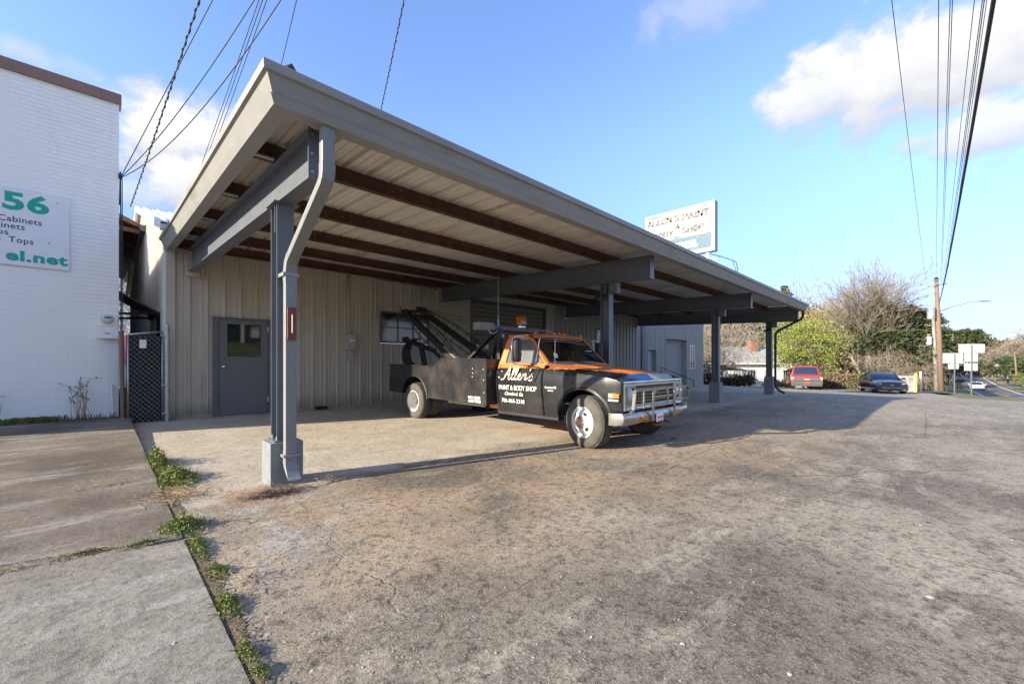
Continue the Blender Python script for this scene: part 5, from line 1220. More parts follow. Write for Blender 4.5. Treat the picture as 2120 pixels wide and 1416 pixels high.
# tow sling: cross beam, curved rubber strap, arms
zb = hk.z - .76; b = MB(); c0 = Vector((hk.x, hk.y, zb)); b.bar(c0 + Vector((-.40, .12, .10)), c0 + Vector((.42, -.15, -.22)), .14, .11); b.bar(c0 + Vector((.30, -.1, -.15)), c0 + Vector((.52, -.25, -.40)), .09, .09); b.bar(c0 + Vector((.52, -.25, -.38)), c0 + Vector((.54, -.3, -.85)), .10, .10); b.bar(c0 + Vector((.05, 0, -.1)), c0 + Vector((.15, -.1, -.80)), .22, .10); b.lathe([(.07, -.08), (.07, .08)], c0 + Vector((-.36, .11, .09)), (0, 1, 0), 12)
sl = b.build('sling_frame', M['black'], tt)
b = MB(); rows = []
for t in np.linspace(0, 1, 13):
    a = math.pi * (.55 + .95 * t); x = .08 + .52 * math.cos(a) * (1 if t < .6 else .9); z = -.36 + .50 * math.sin(a); y = .1 - .2 * t
    rows.append([tuple(c0 + Vector((x, y - .17, z))), tuple(c0 + Vector((x, y + .17, z))), tuple(c0 + Vector((x * .90 + .02, y + .17, z * .90))), tuple(c0 + Vector((x * .90 + .02, y - .17, z * .90)))])
b.grid(rows, loop=True); b.build('rubber_strap', M['black'], sl)

# set the nose a little back: everything ahead of the wheels
for o in list(tt.children):
    n_ = o.name.split('.')[0]
    if n_ in ('push_bar', 'bumper', 'tow_hook'): o.location.y += .10
    elif n_ in ('grille_surround', 'grille', 'headlight', 'radiator_panel'): o.location.y += .07
    elif n_ in ('fender', 'hood'):
        for me in [o.data] + [c.data for c in o.children if c.name.startswith('inner')]:
            for v in me.vertices:
                yw_ = v.co.y + 5.9
                if yw_ < 3.4: v.co.y = 3.4 - (3.4 - yw_) * .83 - 5.9
# ================================================================== PYLON SIGN
SXp = 18.5
ps = thing('shop_roof_sign', 'white and teal lightbox sign on a pole above the canopy roof', 'sign', (SXp + .15, 8.2, 3.6))
b = MB(); b.box(SXp, SXp + .32, 6.56, 9.73, 5.97, 8.105); b.build('cabinet', mat('sign_cabinet', (.28, .28, .28), .5, var=.04), ps, bev=.012)
b = MB(); b.box(SXp - .010, SXp - .001, 6.67, 9.66, 6.13, 8.02); fcs = b.build('face', mat('sign_face', (.25, .247, .24), .5, var=.03), ps)
b = MB()
for q in ((6.63, 9.70, 8.02, 8.06), (6.63, 9.70, 6.09, 6.13)): b.box(SXp - .02, SXp - .001, *q)
for q in ((6.63, 6.67), (9.66, 9.70)): b.box(SXp - .02, SXp - .001, q[0], q[1], 6.13, 8.02)
b.build('retainer', mat('sign_retainer', (.26, .26, .26), .5), ps)
b = MB(); b.box(SXp - .0125, SXp - .0105, 6.70, 9.65, 6.145, 6.776); b.build('teal_panel', M['sgn_teal'], fcs)
def band_mat():
    m = bpy.data.materials.new('faded_rainbow_print'); m.use_nodes = True; t = NT(m.node_tree); bs = t.n['Principled BSDF']
    tcx = t.node('ShaderNodeTexCoord'); sp = t.node('ShaderNodeSeparateXYZ'); t.put(sp.inputs[0], tcx.outputs['Generated'])
    r = t.node('ShaderNodeValToRGB'); t.put(r.inputs[0], sp.outputs[1]); e = r.color_ramp.elements
    e[0].position = 0; e[0].color = (.75, .50, .45, 1); e[1].position = 1; e[1].color = (.55, .50, .50, 1)
    for p, c in ((.14, (.78, .64, .50)), (.28, (.78, .74, .50)), (.42, (.62, .74, .62)), (.52, (.30, .58, .45)), (.62, (.48, .64, .70)), (.78, (.22, .42, .56)), (.88, (.25, .34, .52))):
        x = e.new(p); x.color = (*c, 1)
    t.put(bs.inputs['Base Color'], t.mix(1.0, r.outputs[0], (.27, .27, .27), 'MULTIPLY')); return m
bmt = band_mat(); M['sgn_ink'] = mat('sign_ink_worn', (.11, .11, .115), .6, var=.5, vscale=20)
for z0, z1 in ((7.89, 8.015), (6.776, 6.895)):
    b = MB(); b.box(SXp - .0125, SXp - .0105, 6.70, 9.65, z0, z1); b.build('rainbow_band', bmt, fcs)
xs_ = SXp - .014
def st(s, size, y, z, m, **k): return text(s, size, (xs_, y, z), ROT_L, m, fcs, ext=.0008, **k)
def outline_letters(s, y_left, y_right, z0, h, name='lettering'):
    """serif capitals as weathered strokes; each glyph on a 0..1 box"""
    GL = {'A': [[(0, 0), (.5, 1), (1, 0)], [(.2, .35), (.8, .35)]], 'L': [[(.1, 1), (.1, 0), (.95, 0), (.95, .22)]], 'E': [[(.9, .8), (.9, 1), (.1, 1), (.1, 0), (.95, 0), (.95, .2)], [(.1, .52), (.65, .52)]],
          'N': [[(.1, 0), (.1, 1), (.9, 0), (.9, 1)]], "'": [[(.5, 1), (.45, .75)]], 'S': [[(.9, .8), (.75, 1), (.25, 1), (.1, .78), (.25, .55), (.75, .47), (.92, .25), (.75, 0), (.25, 0), (.08, .2)]],
          'P': [[(.12, 0), (.12, 1), (.75, 1), (.92, .78), (.75, .5), (.12, .5)]], 'I': [[(.5, 0), (.5, 1)]], 'T': [[(.5, 0), (.5, 1)], [(.02, .8), (.02, 1), (.98, 1), (.98, .8)]],
          'B': [[(.12, 0), (.12, 1), (.7, 1), (.86, .78), (.7, .53), (.12, .53)], [(.7, .53), (.92, .27), (.72, 0), (.12, 0)]], 'O': [[(.5, 0), (.12, .25), (.1, .7), (.5, 1), (.9, .7), (.88, .25), (.5, 0)]],
          'D': [[(.12, 0), (.12, 1), (.6, 1), (.92, .7), (.92, .3), (.6, 0), (.12, 0)]], 'Y': [[(.05, 1), (.5, .5), (.95, 1)], [(.5, .5), (.5, 0)]], 'H': [[(.12, 0), (.12, 1)], [(.88, 0), (.88, 1)], [(.12, .52), (.88, .52)]],
          '&': [[(.95, 0), (.3, .75), (.35, 1), (.6, 1), (.65, .78), (.1, .35), (.15, .05), (.5, 0), (.9, .4)]]}
    wds = [(.45 if c in "I'" else .5 if c == ' ' else 1) for c in s]; tot = sum(wds) + .16 * (len(s) - 1); sc = (y_left - y_right) / tot; x = 0; b = MB(); rnd = random.Random(len(s))
    for c, wd in zip(s, wds):
        for pl in GL.get(c, []):
            P_ = [(y_left - (x + p * wd) * sc, z0 + q * h) for p, q in pl]
            for (a, d) in zip(P_, P_[1:]):
                v = Vector((d[0] - a[0], d[1] - a[1])); L = v.length; v /= L; nrm = Vector((-v.y, v.x)); thick = .075 * h / .24 * (1.35 if abs(v.y) > .6 else .55)
                n = max(1, int(L / .045))
                for i in range(n):
                    if rnd.random() < .05: continue
                    p0 = Vector(a) + v * L * i / n; p1 = Vector(a) + v * L * (i + 1) / n; e0 = thick * rnd.uniform(.25, .6); e1 = thick * rnd.uniform(.25, .6)
                    b.add([(xs_, *(p0 + nrm * e0)), (xs_, *(p0 - nrm * e0)), (xs_, *(p1 - nrm * e1)), (xs_, *(p1 + nrm * e1))], [(0, 1, 2, 3)])
            if abs(P_[0][1] - z0) < .02:
                b.add([(xs_, P_[0][0] - .05, z0 - .006), (xs_, P_[0][0] + .05, z0 - .006), (xs_, P_[0][0] + .05, z0 + .010), (xs_, P_[0][0] - .05, z0 + .010)], [(0, 1, 2, 3)])
        x += wd + .16
    return b.build(name, M['sgn_ink'], fcs)
outline_letters("ALLEN'S", 9.573, 8.09, 7.585, .25); outline_letters('PAINT', 7.93, 6.80, 7.545, .265); outline_letters('&', 8.26, 8.07, 7.25, .20)
outline_letters('BODY', 9.30, 8.36, 6.965, .24); outline_letters('SHOP', 7.948, 7.015, 6.965, .25)
st('Inc.', .19, 8.30, 6.795, M['ink'], offset=.002); st('SINCE 1955', .13, 8.50, 7.915, M['greyink'])
st('COLLISION', .20, 8.31, 6.45, M['white'], offset=.001, sx=.95); st('REPAIR CENTER', .20, 8.62, 6.27, M['white'], offset=.001, sx=.95)
b = MB(); b.prism([(6.88, 7.87), (6.93, 7.90), (6.98, 8.0), (6.92, 7.98)], lambda p, q, t: (t, p, q), SXp - .014, SXp - .0135); b.build('brush_tip', M['ink'], fcs)
b = MB(); b.box(SXp + .10, SXp + .22, 6.84, 6.96, 3.6, 5.97); b.box(SXp + .10, SXp + .22, 9.2, 9.32, 3.6, 5.97); b.bar((SXp + .16, 6.9, 5.72), (SXp + .16, 9.26, 5.72), .08, .08); b.build('sign_post', M['white'], ps)
fb = thing('floodlight_bracket', 'thin dark floodlight bracket beside the post of the roof sign', 'floodlight', (SXp + .6, 6.5, 5.4))
b = MB(); b.tube([(SXp + .16, 6.84, 5.90), (SXp + .5, 6.55, 5.80), (SXp + .9, 6.15, 5.62), (SXp + 1.0, 6.05, 5.55)], .016, 5); b.tube([(SXp + .16, 6.84, 5.62), (SXp + .5, 6.5, 5.80)], .012, 5); b.build('arm', M['wire'], fb)
b = MB(); b.bar((SXp + .4, 6.62, 5.72), (SXp + .1, 6.96, 5.60), .05, .06); b.build('tube_lamp', M['white'], fb)
b = MB(); b.tube([(SXp + 1.0, 6.05, 5.55), (SXp + 1.05, 6.0, 5.20), (SXp + .98, 6.05, 5.0)], .018, 5); b.tube([(SXp + .9, 6.15, 5.60), (SXp + 1.0, 6.05, 5.15)], .012, 5); b.build('lamp', M['wire'], fb)

# ================================================================== CARS
def gl_face(loc):      # rotation that turns a vehicle's front (-Y) to look back at the street corner
    return math.atan2(-loc[1], -loc[0]) + math.pi / 2
def car(kind, loc, rz, label, cat, paint):
    t = thing('pickup_truck' if kind == 'pickup' else 'sedan', label, cat, loc, rz)
    t_ = lambda b, n, m, par=None, **k: b.build(n, m, par or t, local=True, **k)
    pk = kind == 'pickup'
    L, Wd = (5.8, 1.02) if pk else (4.9, .925)
    f = -L / 2
    # body stations: y, half width, bottom z, sill z, belt z, top-centre z
    if pk: stn = [(f, .86, .42, .60, .98, 1.0), (f + .04, .95, .36, .55, 1.02, 1.05), (f + .12, 1.0, .33, .55, 1.10, 1.14), (f + .5, 1.01, .33, .5, 1.14, 1.21), (f + 1.45, 1.01, .35, .5, 1.17, 1.25), (f + 2.0, 1.01, .33, .5, 1.18, 1.2), (f + 3.9, 1.01, .33, .5, 1.18, 1.2), (f + 4.0, 1.01, .4, .5, 1.17, 1.18), (f + 5.7, 1.0, .4, .5, 1.17, 1.18), (f + 5.8, .97, .45, .6, 1.15, 1.15)]
    else: stn = [(f, .66, .26, .42, .62, .64), (f + .05, .80, .20, .38, .68, .71), (f + .16, .88, .18, .36, .74, .79), (f + .45, .915, .18, .36, .80, .87), (f + 1.25, .925, .18, .34, .90, .985), (f + 2.0, .93, .18, .34, .93, .96), (f + 3.6, .93, .18, .34, .96, .98), (f + 4.4, .90, .2, .36, .98, 1.03), (f + 4.85, .83, .26, .42, .96, .99), (f + 4.9, .78, .35, .5, .90, .92)]
    rows = []
    for (y, w_, zb, zs, zt_, zc_) in stn:
        h = [(w_ * .86, zb), (w_ * .97, zb + .04), (w_, zs), (w_ * 1.005, (zs + zt_) / 2), (w_ * .985, zt_ - .07), (w_ * .93, zt_), (w_ * .6, (zt_ + zc_ * 2) / 3), (0, zc_)]
        rows.append([(-a, y, z) for a, z in h] + [(a, y, z) for a, z in h[::-1][1:]])
    b = MB(); b.grid(rows); b.add(rows[0], [tuple(range(len(rows[0])))]); b.add(rows[-1], [tuple(range(len(rows[0]) - 1, -1, -1))])
    t_(b, 'body', paint, smooth=True, auto=32)
    # greenhouse
    if pk: gh = [(f + 1.52, .86, 1.19, 1.19), (f + 2.12, .74, 1.19, 1.76), (f + 2.3, .73, 1.19, 1.85), (f + 3.0, .73, 1.19, 1.875), (f + 3.65, .73, 1.19, 1.84), (f + 3.9, .80, 1.19, 1.30)]
    else: gh = [(f + 1.25, .80, .93, .96), (f + 1.95, .63, .93, 1.37), (f + 2.2, .61, .93, 1.44), (f + 2.8, .61, .93, 1.46), (f + 3.5, .62, .93, 1.40), (f + 4.35, .72, .96, 1.03)]
    base = Wd * .90
    b = MB(); r1 = []
    for (y, w_, z0, z1) in gh:
        r1.append([(-base, y, z0), (-w_, y, z1 - .05), (-w_ * .8, y, z1 - .008), (0, y, z1 + .01), (w_ * .8, y, z1 - .008), (w_, y, z1 - .05), (base, y, z0)])
    b.grid(r1, 0)
    # first band = windshield, sides = glass, rest = roof
    for i, q in enumerate(b.f):
        row, colm = divmod(i, 6)
        b.m[i] = 1 if (colm in (0, 5) or row == 0 or row == len(gh) - 2) else 0
    t_(b, 'cabin', [paint, M['carglass']], smooth=True, auto=40)
    b = MB()
    for s in (-1, 1):
        b.tube([(s * r1[0][5][0] * 1.0, r1[0][5][1], r1[0][5][2] + .01), (s * (gh[1][1] + .01), gh[1][0], gh[1][3] - .04), (s * (gh[2][1] + .01), gh[2][0], gh[2][3] - .045), (s * (gh[4][1] + .01), gh[4][0], gh[4][3] - .045), (s * base, gh[5][0], gh[5][2])], .035, 6)
        b.tube([(s * (base + .01), gh[3][0], gh[3][2]), (s * (gh[3][1] + .01), gh[3][0], gh[3][3] - .05)], .03, 5)
    t_(b, 'roof_pillar', paint)
    # mirrors
    for s in (-1, 1):
        b = MB(); my = gh[0][0] + .42; b.box(min(s * Wd, s * (Wd + .22)), max(s * Wd, s * (Wd + .22)), my - .05, my + .07, gh[0][2] + .02, gh[0][2] + (.22 if pk else .14)); t_(b, 'mirror', M['black'] if pk else paint, bev=.02)
    # front end
    if pk:
        b = MB(); b.box(-.80, .80, f - .035, f + .03, .72, 1.02); g = t_(b, 'grille', M['cargrey'])
        b = MB()
        for z in (.755, .86, .985): b.box(-.80, .80, f - .06, f - .034, z - .028, z + .028)
        b.build('grille_bar', M['chrome'], g, local=True, bev=.01)
        b = MB(); b.prism([(-.16, -.03), (-.05, -.03), (-.05, -.05), (.05, -.05), (.05, -.03), (.16, -.03), (.18, .03), (.05, .03), (.05, .05), (-.05, .05), (-.05, .03), (-.14, .03)], lambda p, q, tt_: (p, tt_, .86 + q), f - .075, f - .058); b.build('emblem', M['yellow'], g, local=True)
        for s in (-1, 1):
            b = MB(); b.box(min(s * .80, s * .99), max(s * .80, s * .99), f + .0, f + .10, .86, 1.02); hl = t_(b, 'headlight', M['lampglass'], bev=.01)
            b = MB(); b.box(min(s * .80, s * .99), max(s * .80, s * .99), f + .0, f + .10, .76, .85); b.build('turn_lens', M['amber'], hl, local=True)
        b = MB(); b.box(-.99, .99, f - .09, f + .12, .46, .71); b.box(-.95, .95, f - .05, f + .14, .33, .46); bp = t_(b, 'bumper', mat('bumper_grey', (.075, .075, .08), .4, var=.05), bev=.03)
        b = MB(); b.box(-.19, .19, f - .115, f - .092, .52, .66); b.build('license_plate', M['redplate'], bp, local=True)
    else:
        b = MB(); rr = []
        for k in range(13):
            u = -.62 + 1.24 * k / 12; yb = f - .02 + .18 * (abs(u) / .62) ** 3 * .6; rr.append([(u, yb, .60), (u, yb - .01, .42 + .02 * (u / .62) ** 2 + (.10 * sst(.45, .62, abs(u))))])
        b.grid(rr); g = t_(b, 'grille', M['black'])
        b = MB(); b.tube([(r[1][0], r[1][1] - .01, r[1][2]) for r in rr], .018, 6); b.tube([(rr[0][0][0], rr[0][0][1], .60), (rr[0][1][0], rr[0][1][1], rr[0][1][2])], .014, 5); b.tube([(rr[-1][0][0], rr[-1][0][1], .60), (rr[-1][1][0], rr[-1][1][1], rr[-1][1][2])], .014, 5); b.tube([(r[0][0], r[0][1] - .01, .53) for r in rr], .008, 5)
        b.build('grille_trim', M['chrome'], g, local=True)
        b = MB(); b.prism([(-.09, -.02), (.08, -.02), (.10, .02), (-.08, .02)], lambda p, q, tt_: (p, tt_, .60 + q), f - .045, f - .03); b.build('emblem', M['chrome'], g, local=True)
        for s in (-1, 1):
            b = MB(); b.add([(s * .50, f + .02, .66), (s * .86, f + .17, .69), (s * .875, f + .20, .735), (s * .52, f + .075, .712)], [(0, 1, 2, 3)]); b.v = [(x * 1.01, y - .018, z + .004) for x, y, z in b.v]; t_(b, 'headlight', M['lampglass'], solid=.02)
            b = MB(); b.tube([(s * .60, f + .03, .37), (s * .84, f + .10, .36), (s * .88, f + .14, .40), (s * .86, f + .15, .46)], .016, 5); t_(b, 'fog_light_trim', M['red'])
            b = MB(); b.box(min(s * .62, s * .84), max(s * .62, s * .84), f - .0, f + .10, .38, .46); t_(b, 'fog_light', M['black'])
        b = MB(); b.box(-.70, .70, f - .0, f + .10, .24, .34); t_(b, 'lower_intake', M['cargrey'])
    # wheels
    r0 = .40 if pk else .335; wy = (f + .98, f + 4.6) if pk else (f + .92, f + 3.75)
    for y in wy:
        for s in (-1, 1):
            b = MB(); c = (s * (Wd - .02), y, r0); b.lathe([(r0 * .62, 0), (r0 * .9, .015), (r0, -.03), (r0, -.20), (r0 * .9, -.24), (.0, -.24)], c, (s, 0, 0), 24); w_ = t_(b, 'wheel', M['black'], smooth=True, auto=40)
            b = MB(); b.lathe([(r0 * .66, -.005), (r0 * .64, .006), (r0 * .58, -.04), (r0 * .2, -.02), (0, -.015)], c, (s, 0, 0), 20); b.build('rim', M['galv'], w_, local=True, smooth=True, auto=40)
    return t
def place(px, py, dep): x, y, z = at(px, py, dep); return (x, y, H(x, y))
lp = place(1667, 803, 34.5); car('pickup', lp, gl_face(lp) + R_(2), 'red pickup truck with chrome grille and red front plate facing the lot', 'pickup truck', M['red'])
ls = place(1824, 809, 30.5); car('sedan', ls, gl_face(ls) + R_(13), 'dark navy sedan with red fog light trim parked by the clipped hedge', 'car', M['navy'])
xw, yw = 118.0, -5.35; car('sedan', (xw, yw, roadz(xw) + .03), R_(-90) + R_(0), 'small white car coming up the road past the sign posts', 'car', M['white'])

# ================================================================== HOUSES
def local_frame(px, dep, z=None, back=0):
    x, y, _ = at(px, 750, dep); return x, y
# white house: its long wall faces the street corner squarely
hx, hy, _ = at(1560, 797, 46); hz = H(hx, hy) - .35
hs = thing('white_house', 'low white house with grey ribbed metal roof and brick chimney behind the lot', 'house', (hx, hy, hz), R_(45.36 - 90))
def hb(b, n, m, par=None, **k): return b.build(n, m, par or hs, local=True, **k)
# local x to the right in the photo, local y away from the street
b = MB(); b.box(-3.9, 5.6, 0, 7, 0, 2.85); hb(b, 'wall', M['housewall'])
b = MB(); x = -4.15
while x < 5.8:
    q = MB(); e = min(x + .42, 5.85); z_ = lambda t: 2.80 + 1.9 * t
    q.prism([(x, 0), (e, 0), (e, .03), (x + .06, .03), (x + .04, .075), (x, .075)], lambda p, r, t: (p + (1.0 * t if p < -2.5 else 0) * 1.0, -.45 + 4.0 * t, z_(t) + r), 0, 1); q.build('roof_panel', M['houseroof'], hs, local=True); x += .42
b = MB(); b.add([(-4.2, 3.55, 4.70), (5.9, 3.55, 4.70), (5.9, 7.5, 2.8), (-4.2, 7.5, 2.8)], [(0, 1, 2, 3)]); hb(b, 'rear_roof', M['houseroof'])
b = MB(); b.box(-4.2, 5.9, -.50, -.44, 2.68, 2.80); hb(b, 'fascia', M['white'])
b = MB(); b.box(1.0, 1.75, 2.2, 2.9, 3.4, 5.35); ch = hb(b, 'chimney', M['chim'])
b = MB(); b.box(.95, 1.80, 2.15, 2.95, 5.25, 5.38); b.build('chimney_cap', M['chim'], ch, local=True)
for x in (-1.95, -.75):
    b = MB(); b.box(x, x + 1.0, -.04, .0, .85, 2.15); wi = hb(b, 'window', M['white'])
    for k in range(3):
        b = MB(); b.box(x + .07 + k * .30, x + .07 + k * .30 + .25, -.055, -.041, .93, 2.07); b.build('pane', M['carglass'], wi, local=True)
for x in (3.2, 4.4):
    b = MB(); b.box(x, x + 1.05, -.04, 0, 1.0, 2.1); wi = hb(b, 'window', M['white'])
    for k in range(4):
        b = MB(); b.box(x + .06 + k * .24, x + .06 + k * .24 + .19, -.055, -.041, 1.08, 2.02); b.build('pane', M['carglass'], wi, local=True)
b = MB(); b.box(2.4, 5.6, -.9, -.78, .1, .55); b.box(2.4, 5.6, -.92, -.76, 2.35, 2.75)
for x in (2.5, 3.95, 5.45): b.box(x, x + .12, -.9, -.78, .55, 2.35)
hb(b, 'porch', M['white'])
# side shed to the left
gx_, gy_, _ = at(1478, 797, 43); gz = H(gx_, gy_) - .3
gs_ = thing('white_shed', 'small white shed with a low dark gable roof left of the white house', 'shed', (gx_, gy_, gz), R_(45.36 - 90))
b = MB(); b.box(-1.1, 3.4, 0, 4, 0, 1.75); b.build('wall', M['housewall'], gs_, local=True)
b = MB(); b.prism([(-1.3, 1.75), (.4, 2.45), (3.7, 1.75), (3.7, 1.65), (.4, 2.35), (-1.3, 1.65)], lambda p, q, t: (p, t, q), -.2, 4.2); b.build('roof', M['houseroof'], gs_, local=True)
# small blue-grey cottage further back
bx_, by_, _ = at(1722, 770, 68); bz_ = H(bx_, by_) - .4
bl = thing('blue_cottage', 'small steep-roofed blue grey cottage half hidden behind the hedge', 'house', (bx_, by_, bz_), R_(45.36 - 90))
b = MB(); b.box(-1.8, 2.0, 0, 5, 0, 2.6); b.build('wall', mat('blue_wall', (.30, .36, .44), .7), bl, local=True)
b = MB(); b.prism([(-2.2, 2.4), (.3, 5.1), (2.4, 2.4)], lambda p, q, t: (p, t, q), -.3, 5.2); b.build('roof', mat('blue_roof', (.20, .235, .29), .8), bl, local=True)
b = MB(); b.box(-.5, .35, -.05, 0, .9, 1.9); b.build('window', M['carglass'], bl, local=True)
# painted block wall with graffiti by the sedan
dx_, dy_, _ = at(1877, 800, 33.5); dz_ = H(dx_, dy_)
dw = thing('painted_block_wall', 'short white painted block wall with a pink graffiti mark right of the navy sedan', 'wall', (dx_, dy_, dz_ - .15), R_(45.36 - 90) + R_(6))
b = MB(); b.box(-.62, .60, 0, .25, 0, 1.42); b.build('wall', mat('peeling_white', (.56, .54, .50), .8, var=.1, dirt=(.30, .26, .21), dscale=2.2, dlo=.45, dhi=.65, bump=.4), dw, local=True)
b = MB(); b.lathe([(0, 0), (.22, 0)], (-.22, -.004, .86), (0, -1, 0), 9); b.build('graffiti', mat('pink_graffiti', (.55, .13, .18), .7, var=.3, dirt=(.56, .54, .50), dscale=6), dw, local=True)
b = MB(); b.box(.68, .78, 0, .1, .1, 1.45); b.build('end_post', M['white'], dw, local=True)
x, y, z = at(1896, 800, 33); b = MB(); b.box(x - .07, x + .07, y - .07, y + .07, H(x, y) - .1, H(x, y) + 1.5); tag(b.build('yellow_post', M['yellow'], loc=(x, y, H(x, y))), 'square yellow post at the right end of the painted block wall', 'post')
x, y, z = at(1906, 800, 36); b = MB(); b.tube([(x, y, H(x, y) - .1), (x, y, H(x, y) + 1.75)], .07, 8); tag(b.build('white_post', M['white'], loc=(x, y, H(x, y))), 'round white post standing in the grass right of the yellow post', 'post')
# chain fence and lawn chair in front of the house
fx, fy, _ = at(1510, 790, 40)
fn = thing('wire_fence', 'low wire fence with thin posts in front of the white house', 'fence', (fx, fy, H(fx, fy)))
R2 = Vector((sa, -ca, 0))
for k in range(4):
    p = Vector((fx, fy, 0)) + R2 * (-2.6 + 2.0 * k); z = H(p.x, p.y); b = MB(); b.tube([(p.x, p.y, z - .1), (p.x, p.y, z + (1.55 if k == 3 else 1.35))], .03, 6); b.build('post', M['galv'], fn)
for zz in (.25, .7, 1.32):
    b = MB(); p = Vector((fx, fy, 0)) - R2 * 2.6; q = Vector((fx, fy, 0)) + R2 * 3.4; b.tube([(p.x, p.y, H(p.x, p.y) + zz), (q.x, q.y, H(q.x, q.y) + zz)], .013, 4); b.build('rail', M['galv'], fn)
cx_, cy_, _ = at(1568, 797, 41); cz_ = H(cx_, cy_)
lc = thing('garden_chair', 'small grey garden chair on the lawn in front of the white house', 'chair', (cx_, cy_, cz_))
b = MB(); b.box(cx_ - .25, cx_ + .25, cy_ - .25, cy_ + .25, cz_ + .42, cz_ + .46); b.build('seat', M['plasticgrey'], lc)
b = MB(); b.bar((cx_ + .2, cy_ + .25, cz_ + .46), (cx_ + .2, cy_ + .35, cz_ + .95), .45, .03); b.build('backrest', M['plasticgrey'], lc)
for a in (-.22, .22):
    for c in (-.22, .22): b = MB(); b.tube([(cx_ + a, cy_ + c, cz_), (cx_ + a, cy_ + c, cz_ + .42)], .02, 5); b.build('leg', M['plasticgrey'], lc)

# ================================================================== POLES, SIGNS, WIRES
def pole(px, dep, ztop, r, label, lean=0, m=None, group=None, zb=None, name='utility_pole'):
    x, y, _ = at(px, 750, dep); z = H(x, y) if zb is None else zb
    t = thing(name, label, 'utility pole', (x, y, z), group=group); b = MB()
    tx, ty = x - lean * sa, y + lean * ca
    b.tube([(x, y, z - .4), (x + (tx - x) * .5, y + (ty - y) * .5, (z + ztop) / 2), (tx, ty, ztop)], [r, r * .85, r * .62], 12); b.build('shaft', m or M['pole'], t, smooth=True)
    return t, Vector((tx, ty, ztop)), Vector((x, y, z))
up, top, bot = pole(1949, 45, 10.2, .27, 'tall brown wooden utility pole with crossarm at the edge of the grass verge', lean=.55, zb=-1.75)
Rv = Vector((sa, -ca, 0)); Fv = Vector((ca, sa, 0))
b = MB(); ca0 = top - Vector((0, 0, .85)); b.bar(ca0 - Rv * 1.05 - Fv * .1 - Vector((0, 0, .05)), ca0 + Rv * 1.0 - Fv * .1 + Vector((0, 0, .28)), .10, .11); b.build('crossarm', M['polegrey'], up)
for u in (-1.0, .62, .92):
    b = MB(); p = ca0 + Rv * u - Fv * .1 + Vector((0, 0, .09 + .16 * u)); b.lathe([(.03, 0), (.05, .05), (.03, .09), (.045, .13), (0, .17)], p, (0, 0, 1), 8); b.build('insulator', M['cargrey'], up)
b = MB(); b.lathe([(.18, 0), (.19, .12), (.10, .22), (0, .25)], top - Vector((0, 0, .05)), (0, 0, 1), 10); b.build('pole_cap', M['black'], up)
b = MB(); c = top + Vector((0, 0, -3.75)) - Rv * .55; b.lathe([(0, 0), (.30, .02), (.33, .1), (.33, 1.2), (.28, 1.3), (0, 1.33)], c - Vector((0, 0, .6)), (0, 0, 1), 16)
for a in (-.15, .12): b.lathe([(.05, 0), (.07, .1), (.03, .2), (.05, .34), (0, .36)], c + Rv * a + Vector((0, 0, .70)), (0, 0, 1), 8)
b.build('transformer', mat('transformer_blue', (.25, .29, .32), .5), up, smooth=True, auto=50)
b = MB(); a0 = top + Vector((0, 0, -3.45)) + Rv * .35; b.tube([a0, a0 + Rv * 1.6 + Vector((0, 0, .50)), a0 + Rv * 3.3 + Vector((0, 0, .95)), a0 + Rv * 4.2 + Vector((0, 0, 1.05))], .035, 6); b.build('lamp_arm', M['galv'], up)
b = MB(); e = a0 + Rv * 4.6 + Vector((0, 0, 1.05)); b.bar(e - Rv * .45, e + Rv * .75, .28, .10); b.lathe([(.05, 0), (.05, .1), (0, .12)], e - Rv * .1 + Vector((0, 0, .05)), (0, 0, 1), 8); b.build('lamp_head', M['galv'], up, bev=.03)
for k in range(14): b = MB(); z = bot.z + 1.2 + k * .62; t = (z - bot.z) / (top.z - bot.z); p = bot.lerp(top, t) + Rv * (.24 * (1 - .35 * t)) * (1 if k % 2 else -1); b.box(p.x - .05, p.x + .05, p.y - .05, p.y + .05, z, z + .12); b.build('step_bolt', M['black'], up)
up2, top2, bot2 = pole(1939, 48, 6.35, .21, 'weathered grey utility pole with a small transformer just behind the brown pole', lean=.40, m=M['polegrey'], zb=-1.8)
b = MB(); p = top2 - Vector((0, 0, 1.0)); b.bar(p - Rv * .95 + Vector((0, 0, .15)), p + Rv * .45, .1, .1); b.build('crossarm', M['polegrey'], up2)
b = MB(); c = top2 + Vector((0, 0, -2.6)) - Rv * .45; b.lathe([(0, 0), (.26, 0), (.28, .9), (0, .95)], c - Vector((0, 0, .5)), (0, 0, 1), 12)
for a in (-.12, .1): b.lathe([(.04, 0), (.05, .3), (0, .32)], c + Rv * a + Vector((0, 0, .45)), (0, 0, 1), 6)
b.build('transformer', mat('transformer_white', (.36, .37, .38), .5), up2, smooth=True, auto=50)
b = MB(); b.bar(top2 - Vector((0, 0, 3.2)) - Rv * 1.6, top2 - Vector((0, 0, 3.2)) + Rv * .6, .08, .08); b.build('lower_crossarm', M['polegrey'], up2)
for px, dep, zt_, lab in ((2075, 120, 2.6, 'leftmost of the three thin far utility poles right of the road'), (2087, 95, 4.2, 'pale middle pole of the three far poles right of the road'), (2106, 70, 3.0, 'leaning brown pole, rightmost of the three far poles right of the road')):
    x, y, z = at(px, 790, dep); o, tp2, _ = pole(px, dep, zt_, .16 * dep / 80, lab, lean=.5 if px == 2106 else 0, m=M['pole'] if px == 2106 else M['polegrey'], zb=z - .2)
